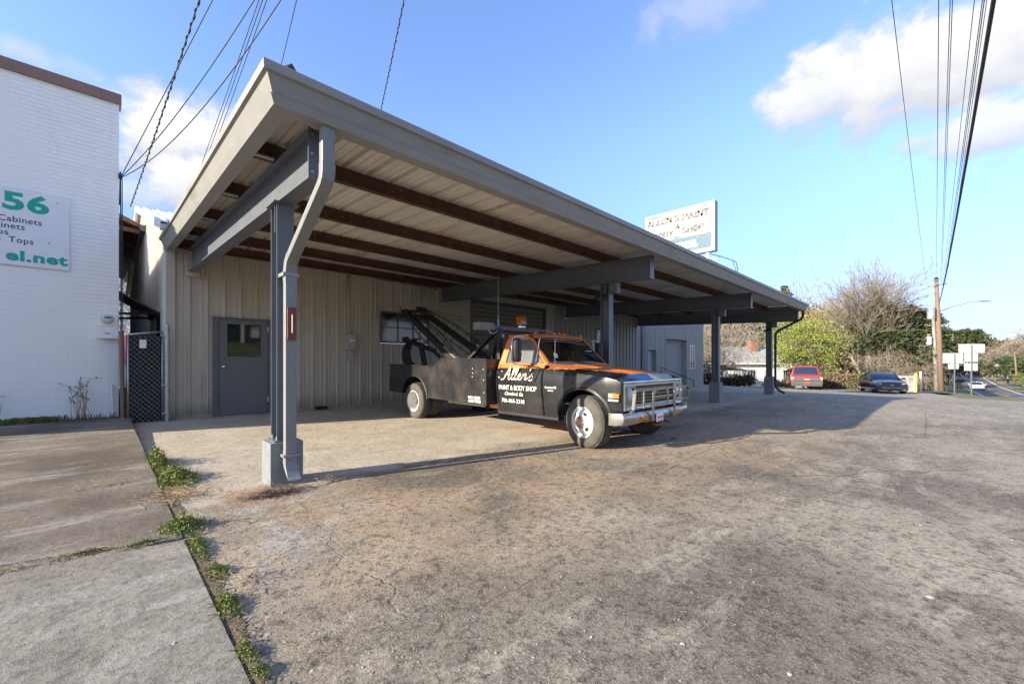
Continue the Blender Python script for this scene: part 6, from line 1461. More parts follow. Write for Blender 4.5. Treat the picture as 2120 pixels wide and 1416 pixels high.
def wire(a, c, r, sag, label, n=18, tw=0, group=None, name='overhead_wire'):
    a, c = Vector(a), Vector(c); b = MB(); b.tube([a.lerp(c, k / n) - Vector((0, 0, sag * 4 * (k / n) * (1 - k / n))) for k in range(n + 1)], r, 5)
    if tw:
        m_ = 260; b.tube([a.lerp(c, k / m_) - Vector((0, 0, sag * 4 * (k / m_) * (1 - k / m_))) + Vector((math.cos(k * .9), math.sin(k * .9) * .6, math.sin(k * .9))) * r * 1.5 for k in range(m_ + 1)], r * .8, 4)
    return tag(b.build(name, M['wire'], loc=tuple(a), smooth=True), label, 'wire', group)
# street wires run from the pole back overhead toward the next pole behind the viewer
def street(off, dz, pxt, depth_t, r, lab):
    a = ca0 + Rv * off + Vector((0, 0, dz)); c = Vector(at(pxt, 0, depth_t)); d = (c - a); e = a + d * 1.6
    e.z = c.z + .4; return wire(a, e, r, .9 if r < .02 else 1.0, lab, n=40, group='street wires strung overhead to the brown pole')
SG = [(-1.0, .2, 1857, 11.5, .009, 'lone street wire leftmost of the bundle, spreading away from the brown pole'), (0.0, 1.0, 1943, 11.5, .010, 'street wire running up from the very top of the brown pole'),
 (.45, .35, 1965, 10.6, .009, 'left wire of the close pair high over the lot'), (.55, .35, 1969.5, 10.5, .009, 'right wire of the close pair high over the lot'), (.62, .3, 2011, 10.0, .008, 'thin street wire standing alone between the close pair and the thick cable'),
 (.70, .2, 2027, 9.6, .009, 'first thin wire of the three beside the thick cable'), (.80, .1, 2031, 9.4, .010, 'middle thin wire of the three beside the thick cable'), (.92, .0, 2036, 9.2, .007, 'third thin wire, nearest to the thick cable')]
for s_ in SG: street(*s_)
a = top + Vector((0, 0, -2.6)) + Rv * .3; c = Vector(at(2051, 0, 7.4)); e = a + (c - a) * 1.25; e.z = c.z + .3
wire(a, e, .034, .9, 'thick black cable bundle sweeping overhead from the brown pole', n=40)
# service drops over the two buildings on the left
def drop(A, B, k, r, sag, lab, **kw): A, B = Vector(A), Vector(B); return wire(A, A + (B - A) * k, r, sag, lab, **kw)
i0 = (.31, YB + .02, 4.83)
for (px, dep, sag, lab) in ((452, 6.0, .05, 'uppermost of three service wires from the white building corner'), (494, 5.8, .55, 'middle of three sagging service wires from the white building corner'), (508, 5.6, .9, 'lowest sagging service wire from the white building corner')):
    drop(i0, at(px, -30, dep), 1.9, .0075, sag, lab, n=26)
b = MB(); b.tube([(.30, YB + .03, 4.3), (.31, YB + .02, 4.95)], .012, 6); b.lathe([(.03, 0), (.03, .10)], (.31, YB + .0, 4.80), (0, 0, 1), 8); tag(b.build('wire_insulator', M['wire'], loc=(.31, YB, 4.8)), 'small insulator bracket on the corner of the white brick building', 'insulator')
drop(at(270, 428, 11.6), at(409, 0, 6.6), 1.5, .011, .10, 'black and white twisted service cable rising from the alley eave', n=26, tw=1)
for dx, k in ((0, 'left'), (6, 'middle'), (13, 'right')):
    drop(at(384 + dx * .9, 430, 11.5), at(530 + dx * 1.25, 0, 6.2), 1.6, .006, .14, f'{k} one of three parallel wires rising behind the canopy corner')
drop(at(566, 200, 11), at(613, 0, 7.0), 1.5, .008, .05, 'single wire rising behind the near corner of the canopy roof'); drop(at(772, 300, 12), at(834, 0, 7.0), 1.5, .009, .12, 'single twisted wire rising behind the middle of the canopy roof', tw=1)
# road signs seen from the back
def sign_back(px, dep, zb, ztop, plates, label, name='road_sign'):
    x, y, _ = at(px, 750, dep); t = thing(name, label, 'road sign', (x, y, zb)); b = MB(); b.bar((x, y, zb - .3), (x, y, ztop), .09, .05, up=(ca, sa, 0)); b.build('post', M['galv'], t)
    for (u0, u1, z0, z1, fwd) in plates:
        q = MB(); c = Vector((x, y, 0)) + Fv * fwd
        vs = [c + Rv * u0 + Vector((0, 0, z0)), c + Rv * u1 + Vector((0, 0, z0)), c + Rv * u1 + Vector((0, 0, z1)), c + Rv * u0 + Vector((0, 0, z1))]; q.add([tuple(v) for v in vs] + [tuple(v + Fv * .02) for v in vs], [(0, 1, 2, 3), (7, 6, 5, 4), (0, 4, 5, 1), (1, 5, 6, 2), (2, 6, 7, 3), (3, 7, 4, 0)]); q.build('plate', M['signback'], t)
    return t
M['signback'] = mat('aluminium_sign_back', (.62, .62, .61), .5, metal=.2, var=.04)
def zz(py, dep): return 1.25 + (750 - py) * dep / 868
D1 = 36; sign_back(2011, D1, zz(816, D1), zz(714, D1), [((px0 - 2011) * D1 / 868, (px1 - 2011) * D1 / 868, zz(y1, D1), zz(y0, D1), .04) for px0, px1, y0, y1 in ((1986, 2040, 712, 730.5), (1998, 2026, 731, 749), (1997.5, 2025.5, 752, 767.5))], 'white backed road sign of stacked plates forming a T on a thin post')
D2 = 40; sign_back(1976, D2, zz(811, D2), zz(733, D2), [((px0 - 1976) * D2 / 868, (px1 - 1976) * D2 / 868, zz(y1, D2), zz(y0, D2), .04) for px0, px1, y0, y1 in ((1953, 1995, 731, 752), (1964, 1986, 753, 764))], 'grey wide road sign back with a smaller plate below it, left of the T sign')
x, y, z = at(1966, 804, 52); b = MB(); b.tube([(x, y, z - .3), (x, y, zz(765, 52))], .05, 6); tag(b.build('thin_sign_post', M['galv'], loc=(x, y, z)), 'bare thin metal post in the grass left of the two road signs', 'post')
# mailboxes
def mailbox(px, py, dep, lab, n=2, m='white', group=None):
    x, y, z = at(px, py, dep); t = thing('mailbox', lab, 'mailbox', (x, y, z), group=group); s = dep / 60
    b = MB(); b.tube([(x, y, z - .2), (x, y, z + .9 * s)], .04, 5); b.build('post', M['pole'], t); b = MB(); c = Vector((x, y, z + 1.0 * s)); b.bar(c - Rv * .35 * s, c + Rv * .35 * s, .4, .45 * s); b.build('box', M[m], t, bev=.03)
mailbox(2064, 772, 90, 'larger white box on a post by the far side of the road'); mailbox(2076, 775, 88, 'smaller white box on a post beside the larger white one'); mailbox(1983, 803, 56, 'dark mailbox on a post at the near edge of the road', m='black'); mailbox(1989, 803, 58, 'black mailbox standing beside the dark one at the road edge', m='black')
x, y, z = at(1935.5, 793, 56); b = MB(); b.prism([(-.35, 0), (.15, .1), (.35, .5), (.3, 1.6), (-.1, 1.9), (-.25, .8)], lambda p, q, t: (x + Rv.x * p + Fv.x * t, y + Rv.y * p + Fv.y * t, z - .6 + q), 0, .04); b.tube([(x - .3, y, z - 1), (x - .3, y, z + 1.6)], .02, 5)
tag(b.build('yellow_flag', M['yellow'], loc=(x, y, z)), 'yellow feather flag standing left of the utility poles', 'flag')
# ================================================================== VEGETATION
def rot_quads(C, size, rng, flat=.0, asp=1.6):
    """leaf quads at centres C"""
    n = len(C); a = rng.normal(size=(n, 3)); a /= np.linalg.norm(a, axis=1)[:, None]; t = rng.normal(size=(n, 3)); t[:, 2] *= (1 - flat)
    bq = np.cross(a, t); bq /= np.linalg.norm(bq, axis=1)[:, None] + 1e-9
    s = (size * rng.uniform(.6, 1.3, n))[:, None]; A = a * s * .5 * asp; B = bq * s * .5
    V = np.stack([C - A, C + B * .9, C + A, C - B * .9], 1).reshape(-1, 3); F = np.arange(4 * n).reshape(n, 4); return V, F
def clumps(center, rad, n_cl, per, cl_r, rng, shell=.55, lower=-1.0):
    """leaf centres gathered in clumps spread through an ellipsoid, uneven outline"""
    c = []; 
    while len(c) < n_cl:
        p = rng.normal(size=3); p /= np.linalg.norm(p); r = rng.uniform(shell, 1.0) ** .6 if rng.random() < .75 else rng.uniform(.2, .7)
        r *= 1 + .16 * math.sin(p[0] * 5 + p[2] * 4) + rng.uniform(-.12, .14)
        if p[2] * r < lower: continue
        c.append(p * r)
    c = np.array(c) * np.array(rad); q = np.repeat(c, per, 0) + rng.normal(size=(n_cl * per, 3)) * cl_r * rng.uniform(.5, 1.3, (n_cl * per, 1)) * np.array([1, 1, .62])
    return q + np.array(center)
def branches(base, height, rng, levels=4, spread=.6, r0=.18, droop=0, n1=7, lean=(0, 0), trunk_frac=.35, up=.5, twig_len=1.0):
    """recursive limbs; returns list of (p, q, ra, rb, level)"""
    segs = []; tips = []
    def grow(p, d, L, r, lev):
        n = (5, 4, 3, 2, 2, 2)[lev]; q = p.copy(); dd = d.copy(); rr = r
        for k in range(n):
            nd = dd + rng.normal(size=3) * .14; nd[2] += (.06 if lev < 2 else -.05 * droop); nd /= np.linalg.norm(nd); q2 = q + nd * L / n; r2 = rr * (.80 if lev else .87)
            segs.append((q, q2, rr, r2, lev)); 
            if lev < levels and (lev > 0 or k >= n * trunk_frac - 1):
                m = (1 if lev > 1 else 2) + (1 if rng.random() < .6 else 0)
                for j in range(m):
                    s = rng.normal(size=3); s -= nd * s.dot(nd); s /= np.linalg.norm(s); t = nd * up + s * spread * (1 + .3 * rng.normal()); t[2] -= droop * .25 * lev; t /= np.linalg.norm(t)
                    grow(q2, t, L * rng.uniform(.45, .72) * (1 if lev < 2 else twig_len), r2 * rng.uniform(.42, .62), lev + 1)
            q, dd, rr = q2, nd, r2
        tips.append(q)
    b0 = np.array(base, float); grow(b0, np.array([lean[0], lean[1], 1.0]), height * .62, r0, 0)
    zm = np.percentile([max(s[0][2], s[1][2]) for s in segs], 99.5) - b0[2]; k = height / max(zm, .01)
    segs = [(b0 + (s[0] - b0) * k, b0 + (s[1] - b0) * k, s[2], s[3], s[4]) for s in segs]; return segs, tips
def seg_mesh(segs, name, m, parent=None, minr=.006, kind=None, loc=(0, 0, 0)):
    P0 = np.array([s[0] for s in segs]); P1 = np.array([s[1] for s in segs]); ra = np.maximum([s[2] for s in segs], minr); rb = np.maximum([s[3] for s in segs], minr)
    d = P1 - P0; d /= np.linalg.norm(d, axis=1)[:, None] + 1e-9; u = np.cross(d, np.array([.3, .2, .93])); u /= np.linalg.norm(u, axis=1)[:, None] + 1e-9; v = np.cross(d, u); n = len(segs); V = []
    for (Pq, r) in ((P0, ra), (P1, rb)):
        for k in range(4): a = math.pi / 2 * k; V.append(Pq + (u * math.cos(a) + v * math.sin(a)) * r[:, None])
    V = np.stack(V, 1).reshape(-1, 3); base = np.arange(n)[:, None] * 8; F = np.concatenate([base + np.array([[k, (k + 1) % 4, 4 + (k + 1) % 4, 4 + k]]) for k in range(4)], 0)
    return fastmesh(name, V - np.array(loc), F, m, parent)
def leafy(px, dep, ztop, rad, label, leafm, name='tree', n_cl=160, per=26, size=.17, zb=None, cl_r=.42, trunk='bark', group=None, seed=0, levels=3, low=-1.0, cz=None, tr=.16, sp=.55):
    rng = np.random.default_rng(seed + int(px)); x, y, _ = at(px, 750, dep); z = H(x, y) if zb is None else zb
    t = thing(name, label, 'tree' if 'shrub' not in name and 'bush' not in name else 'shrub', (x, y, z), group=group); c = (0, 0, (ztop - z) - rad[2] if cz is None else cz)
    C = clumps(c, rad, n_cl, per, cl_r, rng, lower=low); C = C[C[:, 2] > .05]; V, F = rot_quads(C, size, rng); fastmesh('crown', V, F, M[leafm], t)
    sg_, _ = branches((0, 0, -.3), (ztop - z) * .95, rng, levels=levels, r0=tr, spread=sp); seg_mesh(sg_, 'trunk', M[trunk], t, minr=.012); return t
def bare(px, dep, ztop, label, name='bare_tree', seed=0, r0=.2, levels=5, droop=0, spread=.7, zb=None, m='bark', group=None, minr=.008, n1=7, stems=1, tl=1.0, up=.5, lean=(0, 0)):
    rng = np.random.default_rng(seed); x, y, _ = at(px, 750, dep); z = H(x, y) if zb is None else zb; t = thing(name, label, 'tree', (x, y, z), group=group); big = []; small = []
    for k in range(stems):
        a = 2 * math.pi * k / max(stems, 1) + .7; ln = (lean[0] + ((.07 if stems > 3 else .18) * math.cos(a) if stems > 1 else 0), lean[1] + ((.07 if stems > 3 else .18) * math.sin(a) if stems > 1 else 0)); sg_, _ = branches((.35 * math.cos(a) * (stems > 1), .35 * math.sin(a) * (stems > 1), -.3), (ztop - z) * rng.uniform(.88, 1.05), rng, levels=levels, r0=r0, droop=droop, spread=spread, n1=n1, lean=ln, twig_len=tl, up=up)
        big += [s for s in sg_ if s[4] < 2]; small += [s for s in sg_ if s[4] >= 2]
    seg_mesh(big, 'trunk', M[m], t, minr=.02); seg_mesh(small, 'twigs', M['twig'], t, minr=minr); return t
def pine(px, dep, ztop, w_, label, seed=0, zb=None, bare_frac=.35, group=None, n=16, tint='leaf_pine', size=.42, name='pine_tree'):
    rng = np.random.default_rng(seed); x, y, _ = at(px, 750, dep); z = H(x, y) if zb is None else zb; h = ztop - z; t = thing(name, label, 'tree', (x, y, z), group=group); C = []; sg_ = [(np.array([0, 0, -.3]), np.array([0, 0, h * .96]), .22 * h / 15, .05, 0)]
    for k in range(n):
        f = bare_frac + (1 - bare_frac) * k / n; zc_ = h * f; R = w_ * (1 - (f - bare_frac) / (1 - bare_frac) * .8) * rng.uniform(.7, 1.15)
        for j in range(5):
            a = rng.uniform(0, 2 * math.pi); e = np.array([R * math.cos(a), R * math.sin(a), zc_ + rng.uniform(-.1, .35) * R * .5]); s0 = np.array([0, 0, zc_]); sg_.append((s0, e, .05, .02, 1)); m_ = 16
            tt_ = rng.uniform(.35, 1.08, m_)[:, None]; C.append(s0 + (e - s0) * tt_ + rng.normal(size=(m_, 3)) * np.array([.30, .30, .15]) * R * .45)
    C = np.concatenate(C); rp = 3 if size > .5 else 9; V, F = rot_quads(np.repeat(C, rp, 0) + rng.normal(size=(len(C) * rp, 3)) * .20, size, rng, flat=.5, asp=1.8); fastmesh('crown', V, F, M[tint], t); seg_mesh(sg_, 'trunk', M['bark'], t); return t
def zt_(py, dep): return 1.25 + (750 - py) * dep / 868
# bright spring-green tree behind the pickup
leafy(1664, 44, zt_(664, 44), (3.2, 3.2, 2.45), 'bright yellow-green spring tree standing behind the red pickup', 'leaf_bright', n_cl=380, per=46, size=.095, cl_r=.36, seed=1, levels=4, tr=.14, sp=.8)
leafy(1552, 60, zt_(722, 60), (5.2, 3, 1.9), 'low yellow-green tree spreading behind the white house roof', 'leaf_bright', n_cl=150, per=26, size=.18, cl_r=.5, seed=2, tr=.12)
# big bare tree
bare(1803, 52, zt_(556, 52), 'tall bare grey-stemmed tree, many-trunked, highest in the tree line', seed=5, r0=.24, levels=4, stems=4, spread=.46, m='barkgrey', minr=.014, n1=5, up=1.05, tl=.95)
x, y, _ = at(1818, 750, 52); zn = zt_(606, 52); b = MB(); b.lathe([(0, -.25), (.35, -.2), (.5, .1), (.42, .28), (.3, .15), (0, .1)], (x, y, zn), (0, 0, 1), 10)
tag(b.build('bird_nest', mat('nest', (.25, .10, .06), .95, var=.3, bump=.6), loc=(x, y, zn)), 'round reddish squirrel nest high in the tall bare tree', 'nest')
# brown drooping thicket trees
for i, (px, dep, py, lab) in enumerate(((1850, 50, 702, 'broad brown drooping bare tree right of the tall grey one'), (1892, 52, 700, 'brown bare drooping tree nearest the utility poles'))):
    bare(px, dep, zt_(py, dep), lab, name='drooping_tree', seed=20 + i, r0=.13, levels=4, stems=3, spread=.95, droop=.5, minr=.011, up=.35, n1=7, tl=.95)
# background mass, individually placed
bg_t = [(1750, 55, 676, 'leaf_olive', 3.0, 'yellow-tan leafing tree left of the tall grey stems'), (1785, 62, 690, 'leaf_olive', 2.8, 'tan leafing tree right behind the tall grey stems'), (1640, 75, 618, 'leaf_brown', 3.6, 'tan brown tree rising right above the canopy tip'), (1685, 70, 618, 'leaf_brown', 4.2, 'rounded tan tree with the highest crown left of the bare tree'), (1695, 56, 640, 'leaf_olive', 3.8, 'pale olive tree above the bright green one'), (1735, 58, 660, 'leaf_olive', 3.4, 'pale olive flowering tree left of the bare trunks'), (1762, 74, 640, 'leaf_olive', 3.6, 'brown leafing tree behind the bare tree stems'),
        (1770, 64, 742, 'leaf_olive', 2.2, 'low pale olive bush tree behind the hedge'), (1615, 82, 640, 'leaf_brown', 4.0, 'brown tree behind the last canopy post'), (1715, 58, 735, 'leaf_brown', 2.4, 'low brown bushy tree beside the blue cottage')]
for i, (px, dep, py, lm, r, lab) in enumerate(bg_t): leafy(px, dep, zt_(py, dep), (r, r, r * (1.15 if r > 3 else .8)), lab, lm, n_cl=170, per=22, size=.22, cl_r=.6, seed=40 + i, levels=3, trunk='barkgrey')
for i, (px, dep, py, w_, lab, bf) in enumerate(((1832, 51, 628, 3.4, 'dark evergreen pine right behind the tall bare tree', .42), (1890, 51, 636, 3.6, 'broad dark evergreen left of the utility poles', .36), (1912, 60, 650, 3.8, 'dark evergreen whose branches show around the brown pole', .2), (1938, 76, 648, 3.4, 'ragged dark pine showing right of the brown pole', .25), (1624, 95, 592, 2.6, 'lone pine top peeking above the canopy roof edge', .6), (2006, 130, 683, 8.0, 'wide flat-topped pine above the T-shaped road sign', .6))):
    pine(px, dep, zt_(py, dep), w_, lab, seed=60 + i, bare_frac=bf, size=.21 if dep < 100 else .55, n=17, tint='leaf_pine')
leafy(1875, 55, zt_(758, 55), (1.5, 1.5, 1.0), 'small glossy green shrub behind the graffiti wall', 'leaf_weed', name='green_shrub', n_cl=60, per=26, size=.14, cl_r=.3, seed=88)
# pine stand behind the white house: bare trunks with brown-green tops
rng = np.random.default_rng(5)
for k in range(15):
    px = 1462 + k * 10.6 + rng.uniform(-3, 3); dep = 74 + rng.uniform(-6, 14); x, y, _ = at(px, 750, dep)
    t = thing('thin_pine', 'one of many thin bare-trunked pines crowded behind the white house', 'tree', (x, y, H(x, y)), group='thin pines behind the white house'); h = 11.5 + rng.uniform(-1, 2.5)
    sg_, _ = branches((0, 0, -.3), h * 1.35, rng, levels=3, r0=.15, spread=.8, trunk_frac=.7, n1=4); seg_mesh(sg_, 'trunk', M['barkgrey'], t, minr=.03)
    C = clumps((0, 0, h * .72), (1.5, 1.5, 3.4), 26, 13, .5, rng); V, F = rot_quads(C, .3, rng); fastmesh('crown', V, F, M['leaf_brown'], t)
# reddish bare shrub between the wing and the house
bare(1482, 38, zt_(660, 38), 'reddish bare leafing tree between the rear wing and the white house', seed=33, r0=.09, levels=4, stems=2, spread=.9, minr=.009, droop=.3)
C = clumps(Vector(at(1482, 750, 38)) + Vector((0, 0, 1.6)), (1.6, 1.6, 1.7), 60, 10, .3, rng); V, F = rot_quads(C, .09, rng); x, y, z = at(1478, 797, 38.5)
t = thing('leafing_shrub', 'loose reddish-leafed shrub hugging the bare tree beside the rear wing', 'shrub', (x, y, z)); fastmesh('foliage', V - np.array((x, y, z)), F, M['leaf_brown'], t)
# dark foundation shrubs
def shrub(px, py, dep, rad, lab, lm, n=70, size=.09, seed=0, cr=.16, name='shrub', group=None):
    rng = np.random.default_rng(seed + 300); x, y, z = at(px, py, dep); z = H(x, y); t = thing(name, lab, 'shrub', (x, y, z), group=group); C = clumps((0, 0, rad[2] * .85), rad, n, 24, cr, rng); C = C[C[:, 2] > 0]; V, F = rot_quads(C, size, rng); fastmesh('foliage', V, F, M[lm], t)
    sg_, _ = branches((0, 0, -.1), rad[2] * 1.6, rng, levels=2, r0=.03); seg_mesh(sg_, 'stems', M['bark'], t, minr=.006); return t
for i, (px, dep, rx, rz, lab, lm) in enumerate(((1503, 37, .95, .48, 'left clump of dark red-brown shrubs before the white house', 'leaf_red'), (1522, 37.5, .95, .55, 'middle clump of dark red-brown shrubs before the white house', 'leaf_red'), (1543, 38, .9, .58, 'right clump of dark shrubs with a few pink tips before the white house', 'leaf_red'), (1465, 34, .5, .55, 'dark shrub at the corner of the rear wing', 'leaf_red'), (1598, 38, .7, .35, 'low weedy bush left of the last canopy post', 'leaf_hedge'), (1628, 39, 1.1, .45, 'low brown weeds left of the red pickup', 'leaf_hedge'))):
    shrub(px, 798, dep, (rx, .7, rz), lab, lm, seed=i)
# clipped hedge
hg = thing('clipped_hedge', 'long clipped brown and green hedge between the pickup and the navy sedan', 'hedge', place(1760, 800, 38)); C = []
rng = np.random.default_rng(9)
for k in range(9):
    px = 1692 + k * 22.5; dep = 37.5 - k * .12; x, y, _ = at(px, 750, dep); z = H(x, y)
    q = np.column_stack([rng.uniform(-.72, .72, 4200), rng.uniform(-.6, .6, 4200), rng.uniform(0, 1, 4200) ** .8 * (1.32 + .08 * math.sin(k * 2))]); q[:, 2] += rng.normal(size=4200) * .05
    C.append(np.array([x, y, z]) + q[:, 0:1] * np.array([[sa, -ca, 0]]) + q[:, 1:2] * np.array([[ca, sa, 0]]) + q[:, 2:3] * np.array([[0, 0, 1]]))
C = np.concatenate(C); V, F = rot_quads(C, .085, rng); fastmesh('foliage', V - np.array(hg.location), F, M['leaf_hedge'], hg)
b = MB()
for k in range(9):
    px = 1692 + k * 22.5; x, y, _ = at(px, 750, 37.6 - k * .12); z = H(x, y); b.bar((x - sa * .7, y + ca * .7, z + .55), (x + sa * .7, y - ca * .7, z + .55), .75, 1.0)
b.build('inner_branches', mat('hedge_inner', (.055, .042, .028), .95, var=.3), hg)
# pink-brown shrub behind the graffiti wall
bare(1862, 36, zt_(765, 36), 'low pinkish twiggy shrub between the sedan and the graffiti wall', name='twiggy_shrub', seed=71, r0=.04, levels=4, stems=3, spread=1.0, minr=.006)
# far tree line beyond the road: distinct bare trees, then woods
for i, (px, dep, py, lab) in enumerate(((2068, 120, 705, 'far bare tree left of the three thin poles'), (2092, 105, 690, 'far bare tree behind the middle thin pole'), (2114, 90, 683, 'far bare tree at the right edge of the view'), (2052, 140, 712, 'small far bare tree just right of the T sign'))):
    x, y, z = at(px, 775, dep); bare(px, dep, zt_(py, dep), lab, seed=90 + i, r0=.28, levels=5, stems=1, spread=.75, minr=.022, zb=z, m='barkgrey')
for i, (px, dep, py, r, lab) in enumerate(((2100, 85, 768, 3.2, 'dark green shrub mass behind the far poles'), (2060, 110, 766, 3.6, 'dark green far bushes left of the far poles'), (2130, 75, 772, 3, 'dark green bush at the right edge beyond the road'))):
    x, y, z = at(px, 785, dep); leafy(px, dep, zt_(735 if i != 2 else 745, dep), (r * 1.4, r, r * .7), lab, 'leaf_pine', name='far_shrub', n_cl=80, per=20, size=.3, cl_r=.6, zb=z, seed=120 + i)
x, y, z = at(2119, 795, 66); leafy(2119, 66, zt_(771, 66), (.9, .9, .9), 'round clipped green bush at the far right across the road', 'leaf_weed', name='round_shrub', n_cl=50, per=30, size=.12, cl_r=.2, zb=z, seed=150)
def woods(px0, px1, dep0, dep1, pyf, n, m, size, name, seed):
    rng = np.random.default_rng(seed); C = []
    for k in range(n):
        px = rng.uniform(px0, px1); dep = rng.uniform(dep0, dep1); x, y, _ = at(px, 750, dep); ztp = zt_(pyf(px) + rng.uniform(0, 9), dep); zb_ = ztp - rng.uniform(5, 9); r = rng.uniform(1.8, 3.2) * dep / 120
        q = rng.normal(size=(150, 3)); q /= np.linalg.norm(q, axis=1)[:, None]; C.append(np.array([x, y, (ztp + zb_) / 2]) + q * np.array([r, r, (ztp - zb_) / 2]) * rng.uniform(.7, 1.08, (150, 1)))
    C = np.concatenate(C); V, F = rot_quads(C, size, rng, asp=2.2); return tag(fastmesh(name, V, F, M[m]), kind='stuff')
woods(1930, 2260, 190, 330, lambda px: interp(px, [1930, 1985, 2010, 2050, 2090, 2120, 2260], [706, 708, 712, 704, 706, 712, 705]), 170, 'leaf_brown', 1.3, 'far_woods', 3)
woods(1440, 1960, 95, 140, lambda px: interp(px, [1440, 1500, 1600, 1700, 1800, 1900, 1960], [650, 652, 648, 640, 655, 668, 690]), 230, 'leaf_brown', .6, 'woods_behind_houses', 4)
woods(1440, 1950, 88, 100, lambda px: 735, 150, 'leaf_pine', .5, 'undergrowth', 6)
woods(2030, 2240, 130, 190, lambda px: 742, 90, 'leaf_hedge', .8, 'roadside_thicket', 8)
# bare branches glimpsed at the end of the alley
x, y, _ = at(258, 750, 40); t = thing('alley_tree', 'bare tree glimpsed over the red roofed shed down the alley', 'tree', (x, y, 0)); sg_, _ = branches((0, 0, 0), 12.5, np.random.default_rng(77), levels=4, r0=.15, spread=.7); seg_mesh(sg_, 'branches', M['barkgrey'], t, minr=.018)

# ================================================================== WEEDS, STRAW, STONES NEAR THE VIEWER
def weed(x, y, z, r, h, n, label, lm='leaf_weed', size=.022, seed=0, dry=0):
    rng = np.random.default_rng(seed + 500); t = thing('weed_clump', label, 'weeds', (x, y, z)); k = n
    q = np.column_stack([rng.normal(size=k) * r[0] * .5, rng.normal(size=k) * r[1] * .5, np.abs(rng.normal(size=k)) * h * .5]); q[:, 2] *= np.clip(1.25 - np.hypot(q[:, 0] / r[0], q[:, 1] / r[1]), .15, 1.3)
    V, F = rot_quads(q + np.array([0, 0, .006]), size, rng, flat=.6, asp=1.5); fastmesh('leaves', V, F, M[lm], t)
    sg_ = []
    for _ in range(int(n * .12)):
        p = q[rng.integers(k)] * np.array([1, 1, 0]); e = p + np.array([rng.normal() * .03, rng.normal() * .03, rng.uniform(.3, 1) * h]); sg_.append((p, e, .0014, .0008, 0))
    seg_mesh(sg_, 'stems', M['leaf_weed'], t, minr=.001); return t
weed(.50, 6.55, .03, (.09, .42), .17, 1700, 'tallest green weed clump beside the driveway slab, farthest up the crack', seed=1, size=.020)
weed(.58, 5.65, .01, (.15, .38), .12, 3000, 'broad yellow-green weed patch spilling out of the crack near the post', seed=2, size=.018)
weed(.46, 4.02, 0, (.11, .15), .075, 1500, 'round green weed clump where the two slab joints meet', seed=3, size=.013)
weed(.485, 3.55, -.01, (.04, .26), .035, 900, 'thin green weeds just below the slab corner', seed=4, size=.010)
weed(.51, 3.05, -.02, (.045, .10), .04, 600, 'small green tuft halfway along the near crack', seed=5, size=.010)
weed(.485, 2.60, -.02, (.04, .13), .035, 700, 'green tuft beside the rough edge of the near slab', seed=6, size=.009)
weed(.465, 2.12, -.02, (.025, .10), .018, 420, 'mossy green patch in the near crack', seed=7, size=.007)
weed(.475, 1.95, -.02, (.022, .045), .025, 330, 'tiny bright green tuft low in the near crack', seed=8, size=.007)
weed(.460, 1.74, -.02, (.016, .03), .022, 260, 'smallest bright green sprout at the bottom of the view', seed=9, size=.006)
weed(-.05, 3.88, .012, (.10, .012), .018, 260, 'little weeds growing in the slab joint', seed=10, size=.007)
weed(.22, 3.80, .010, (.12, .016), .022, 420, 'greener weeds in the slab joint near its corner', seed=11, size=.008)
weed(6.75, 3.05, -.02, (.10, .03), .025, 120, 'isolated yellow-green sprig in a crack in front of the truck', seed=12, size=.015)
b = MB(); L_, R_2 = [], []; rnd = random.Random(12)
for k in range(420):
    y = 1.2 + 6.0 * k / 419; z = H(.45, y); L_.append((.43, y, z + .002)); R_2.append((.47 + .03 * math.sin(y * 3.1) ** 2 + rnd.uniform(0, .035) + (.05 if 5.0 < y < 6.9 else 0), y, z + .003))
b.grid([L_, [( (a[0] + c[0]) / 2, a[1], a[2] + .006) for a, c in zip(L_, R_2)], R_2]); tag(b.build('crack_soil', mat('crack_soil', (.13, .095, .06), .95, var=.5, vscale=40, bump=.8, bscale=90, dirt=(.10, .12, .04), dscale=12), smooth=True, loc=(0, 0, 0)), kind='structure')
def straw(x, y, z, r, n, label, L=.10, seed=0, zr=.03, m='straw'):
    rng = np.random.default_rng(seed + 700); sg_ = []
    for _ in range(n):
        p = np.array([rng.normal() * r[0] * .5, rng.normal() * r[1] * .5, abs(rng.normal()) * zr + .003]); a = rng.uniform(0, math.pi * 2); l = L * rng.uniform(.4, 1.4); sg_.append((p, p + np.array([math.cos(a) * l, math.sin(a) * l, rng.normal() * zr * .6]), .0016, .0010, 0))
    o = seg_mesh(sg_, 'dry_straw', M[m], None, minr=.001); o.location = (x, y, z); return tag(o, label, kind='stuff')
straw(.53, 4.95, .0, (.24, .28), 420, 'pile of pale dry straw in the crack below the weed patch', seed=1)
straw(1.18, 4.42, .0, (.26, .09), 700, 'brown mat of dead grass at the foot of the nearest concrete footing', seed=2, L=.07, m='bark')
straw(1.75, 4.50, .0, (.14, .05), 90, 'small tuft of dry twigs lying in the shadow of the near post', seed=3, L=.08)
straw(.0, 5.75, .05, (.28, .05), 70, 'thin scatter of pale straw on the far driveway slab', seed=4, L=.06); straw(-.9, 5.3, .035, (.22, .03), 60, 'line of pale straw lying left on the far driveway slab', seed=5, L=.06)
straw(.60, 2.80, -.02, (.08, .14), 60, 'few dry stalks between the near crack tufts', seed=6, L=.06); straw(-.35, 3.90, .012, (.45, .018), 110, 'dead grass packed in the open slab joint', seed=7, L=.035, zr=.008); straw(.48, 3.3, -.02, (.035, 1.9), 420, 'brown debris filling the crack along the driveway slab', seed=8, L=.03, zr=.008, m='bark')
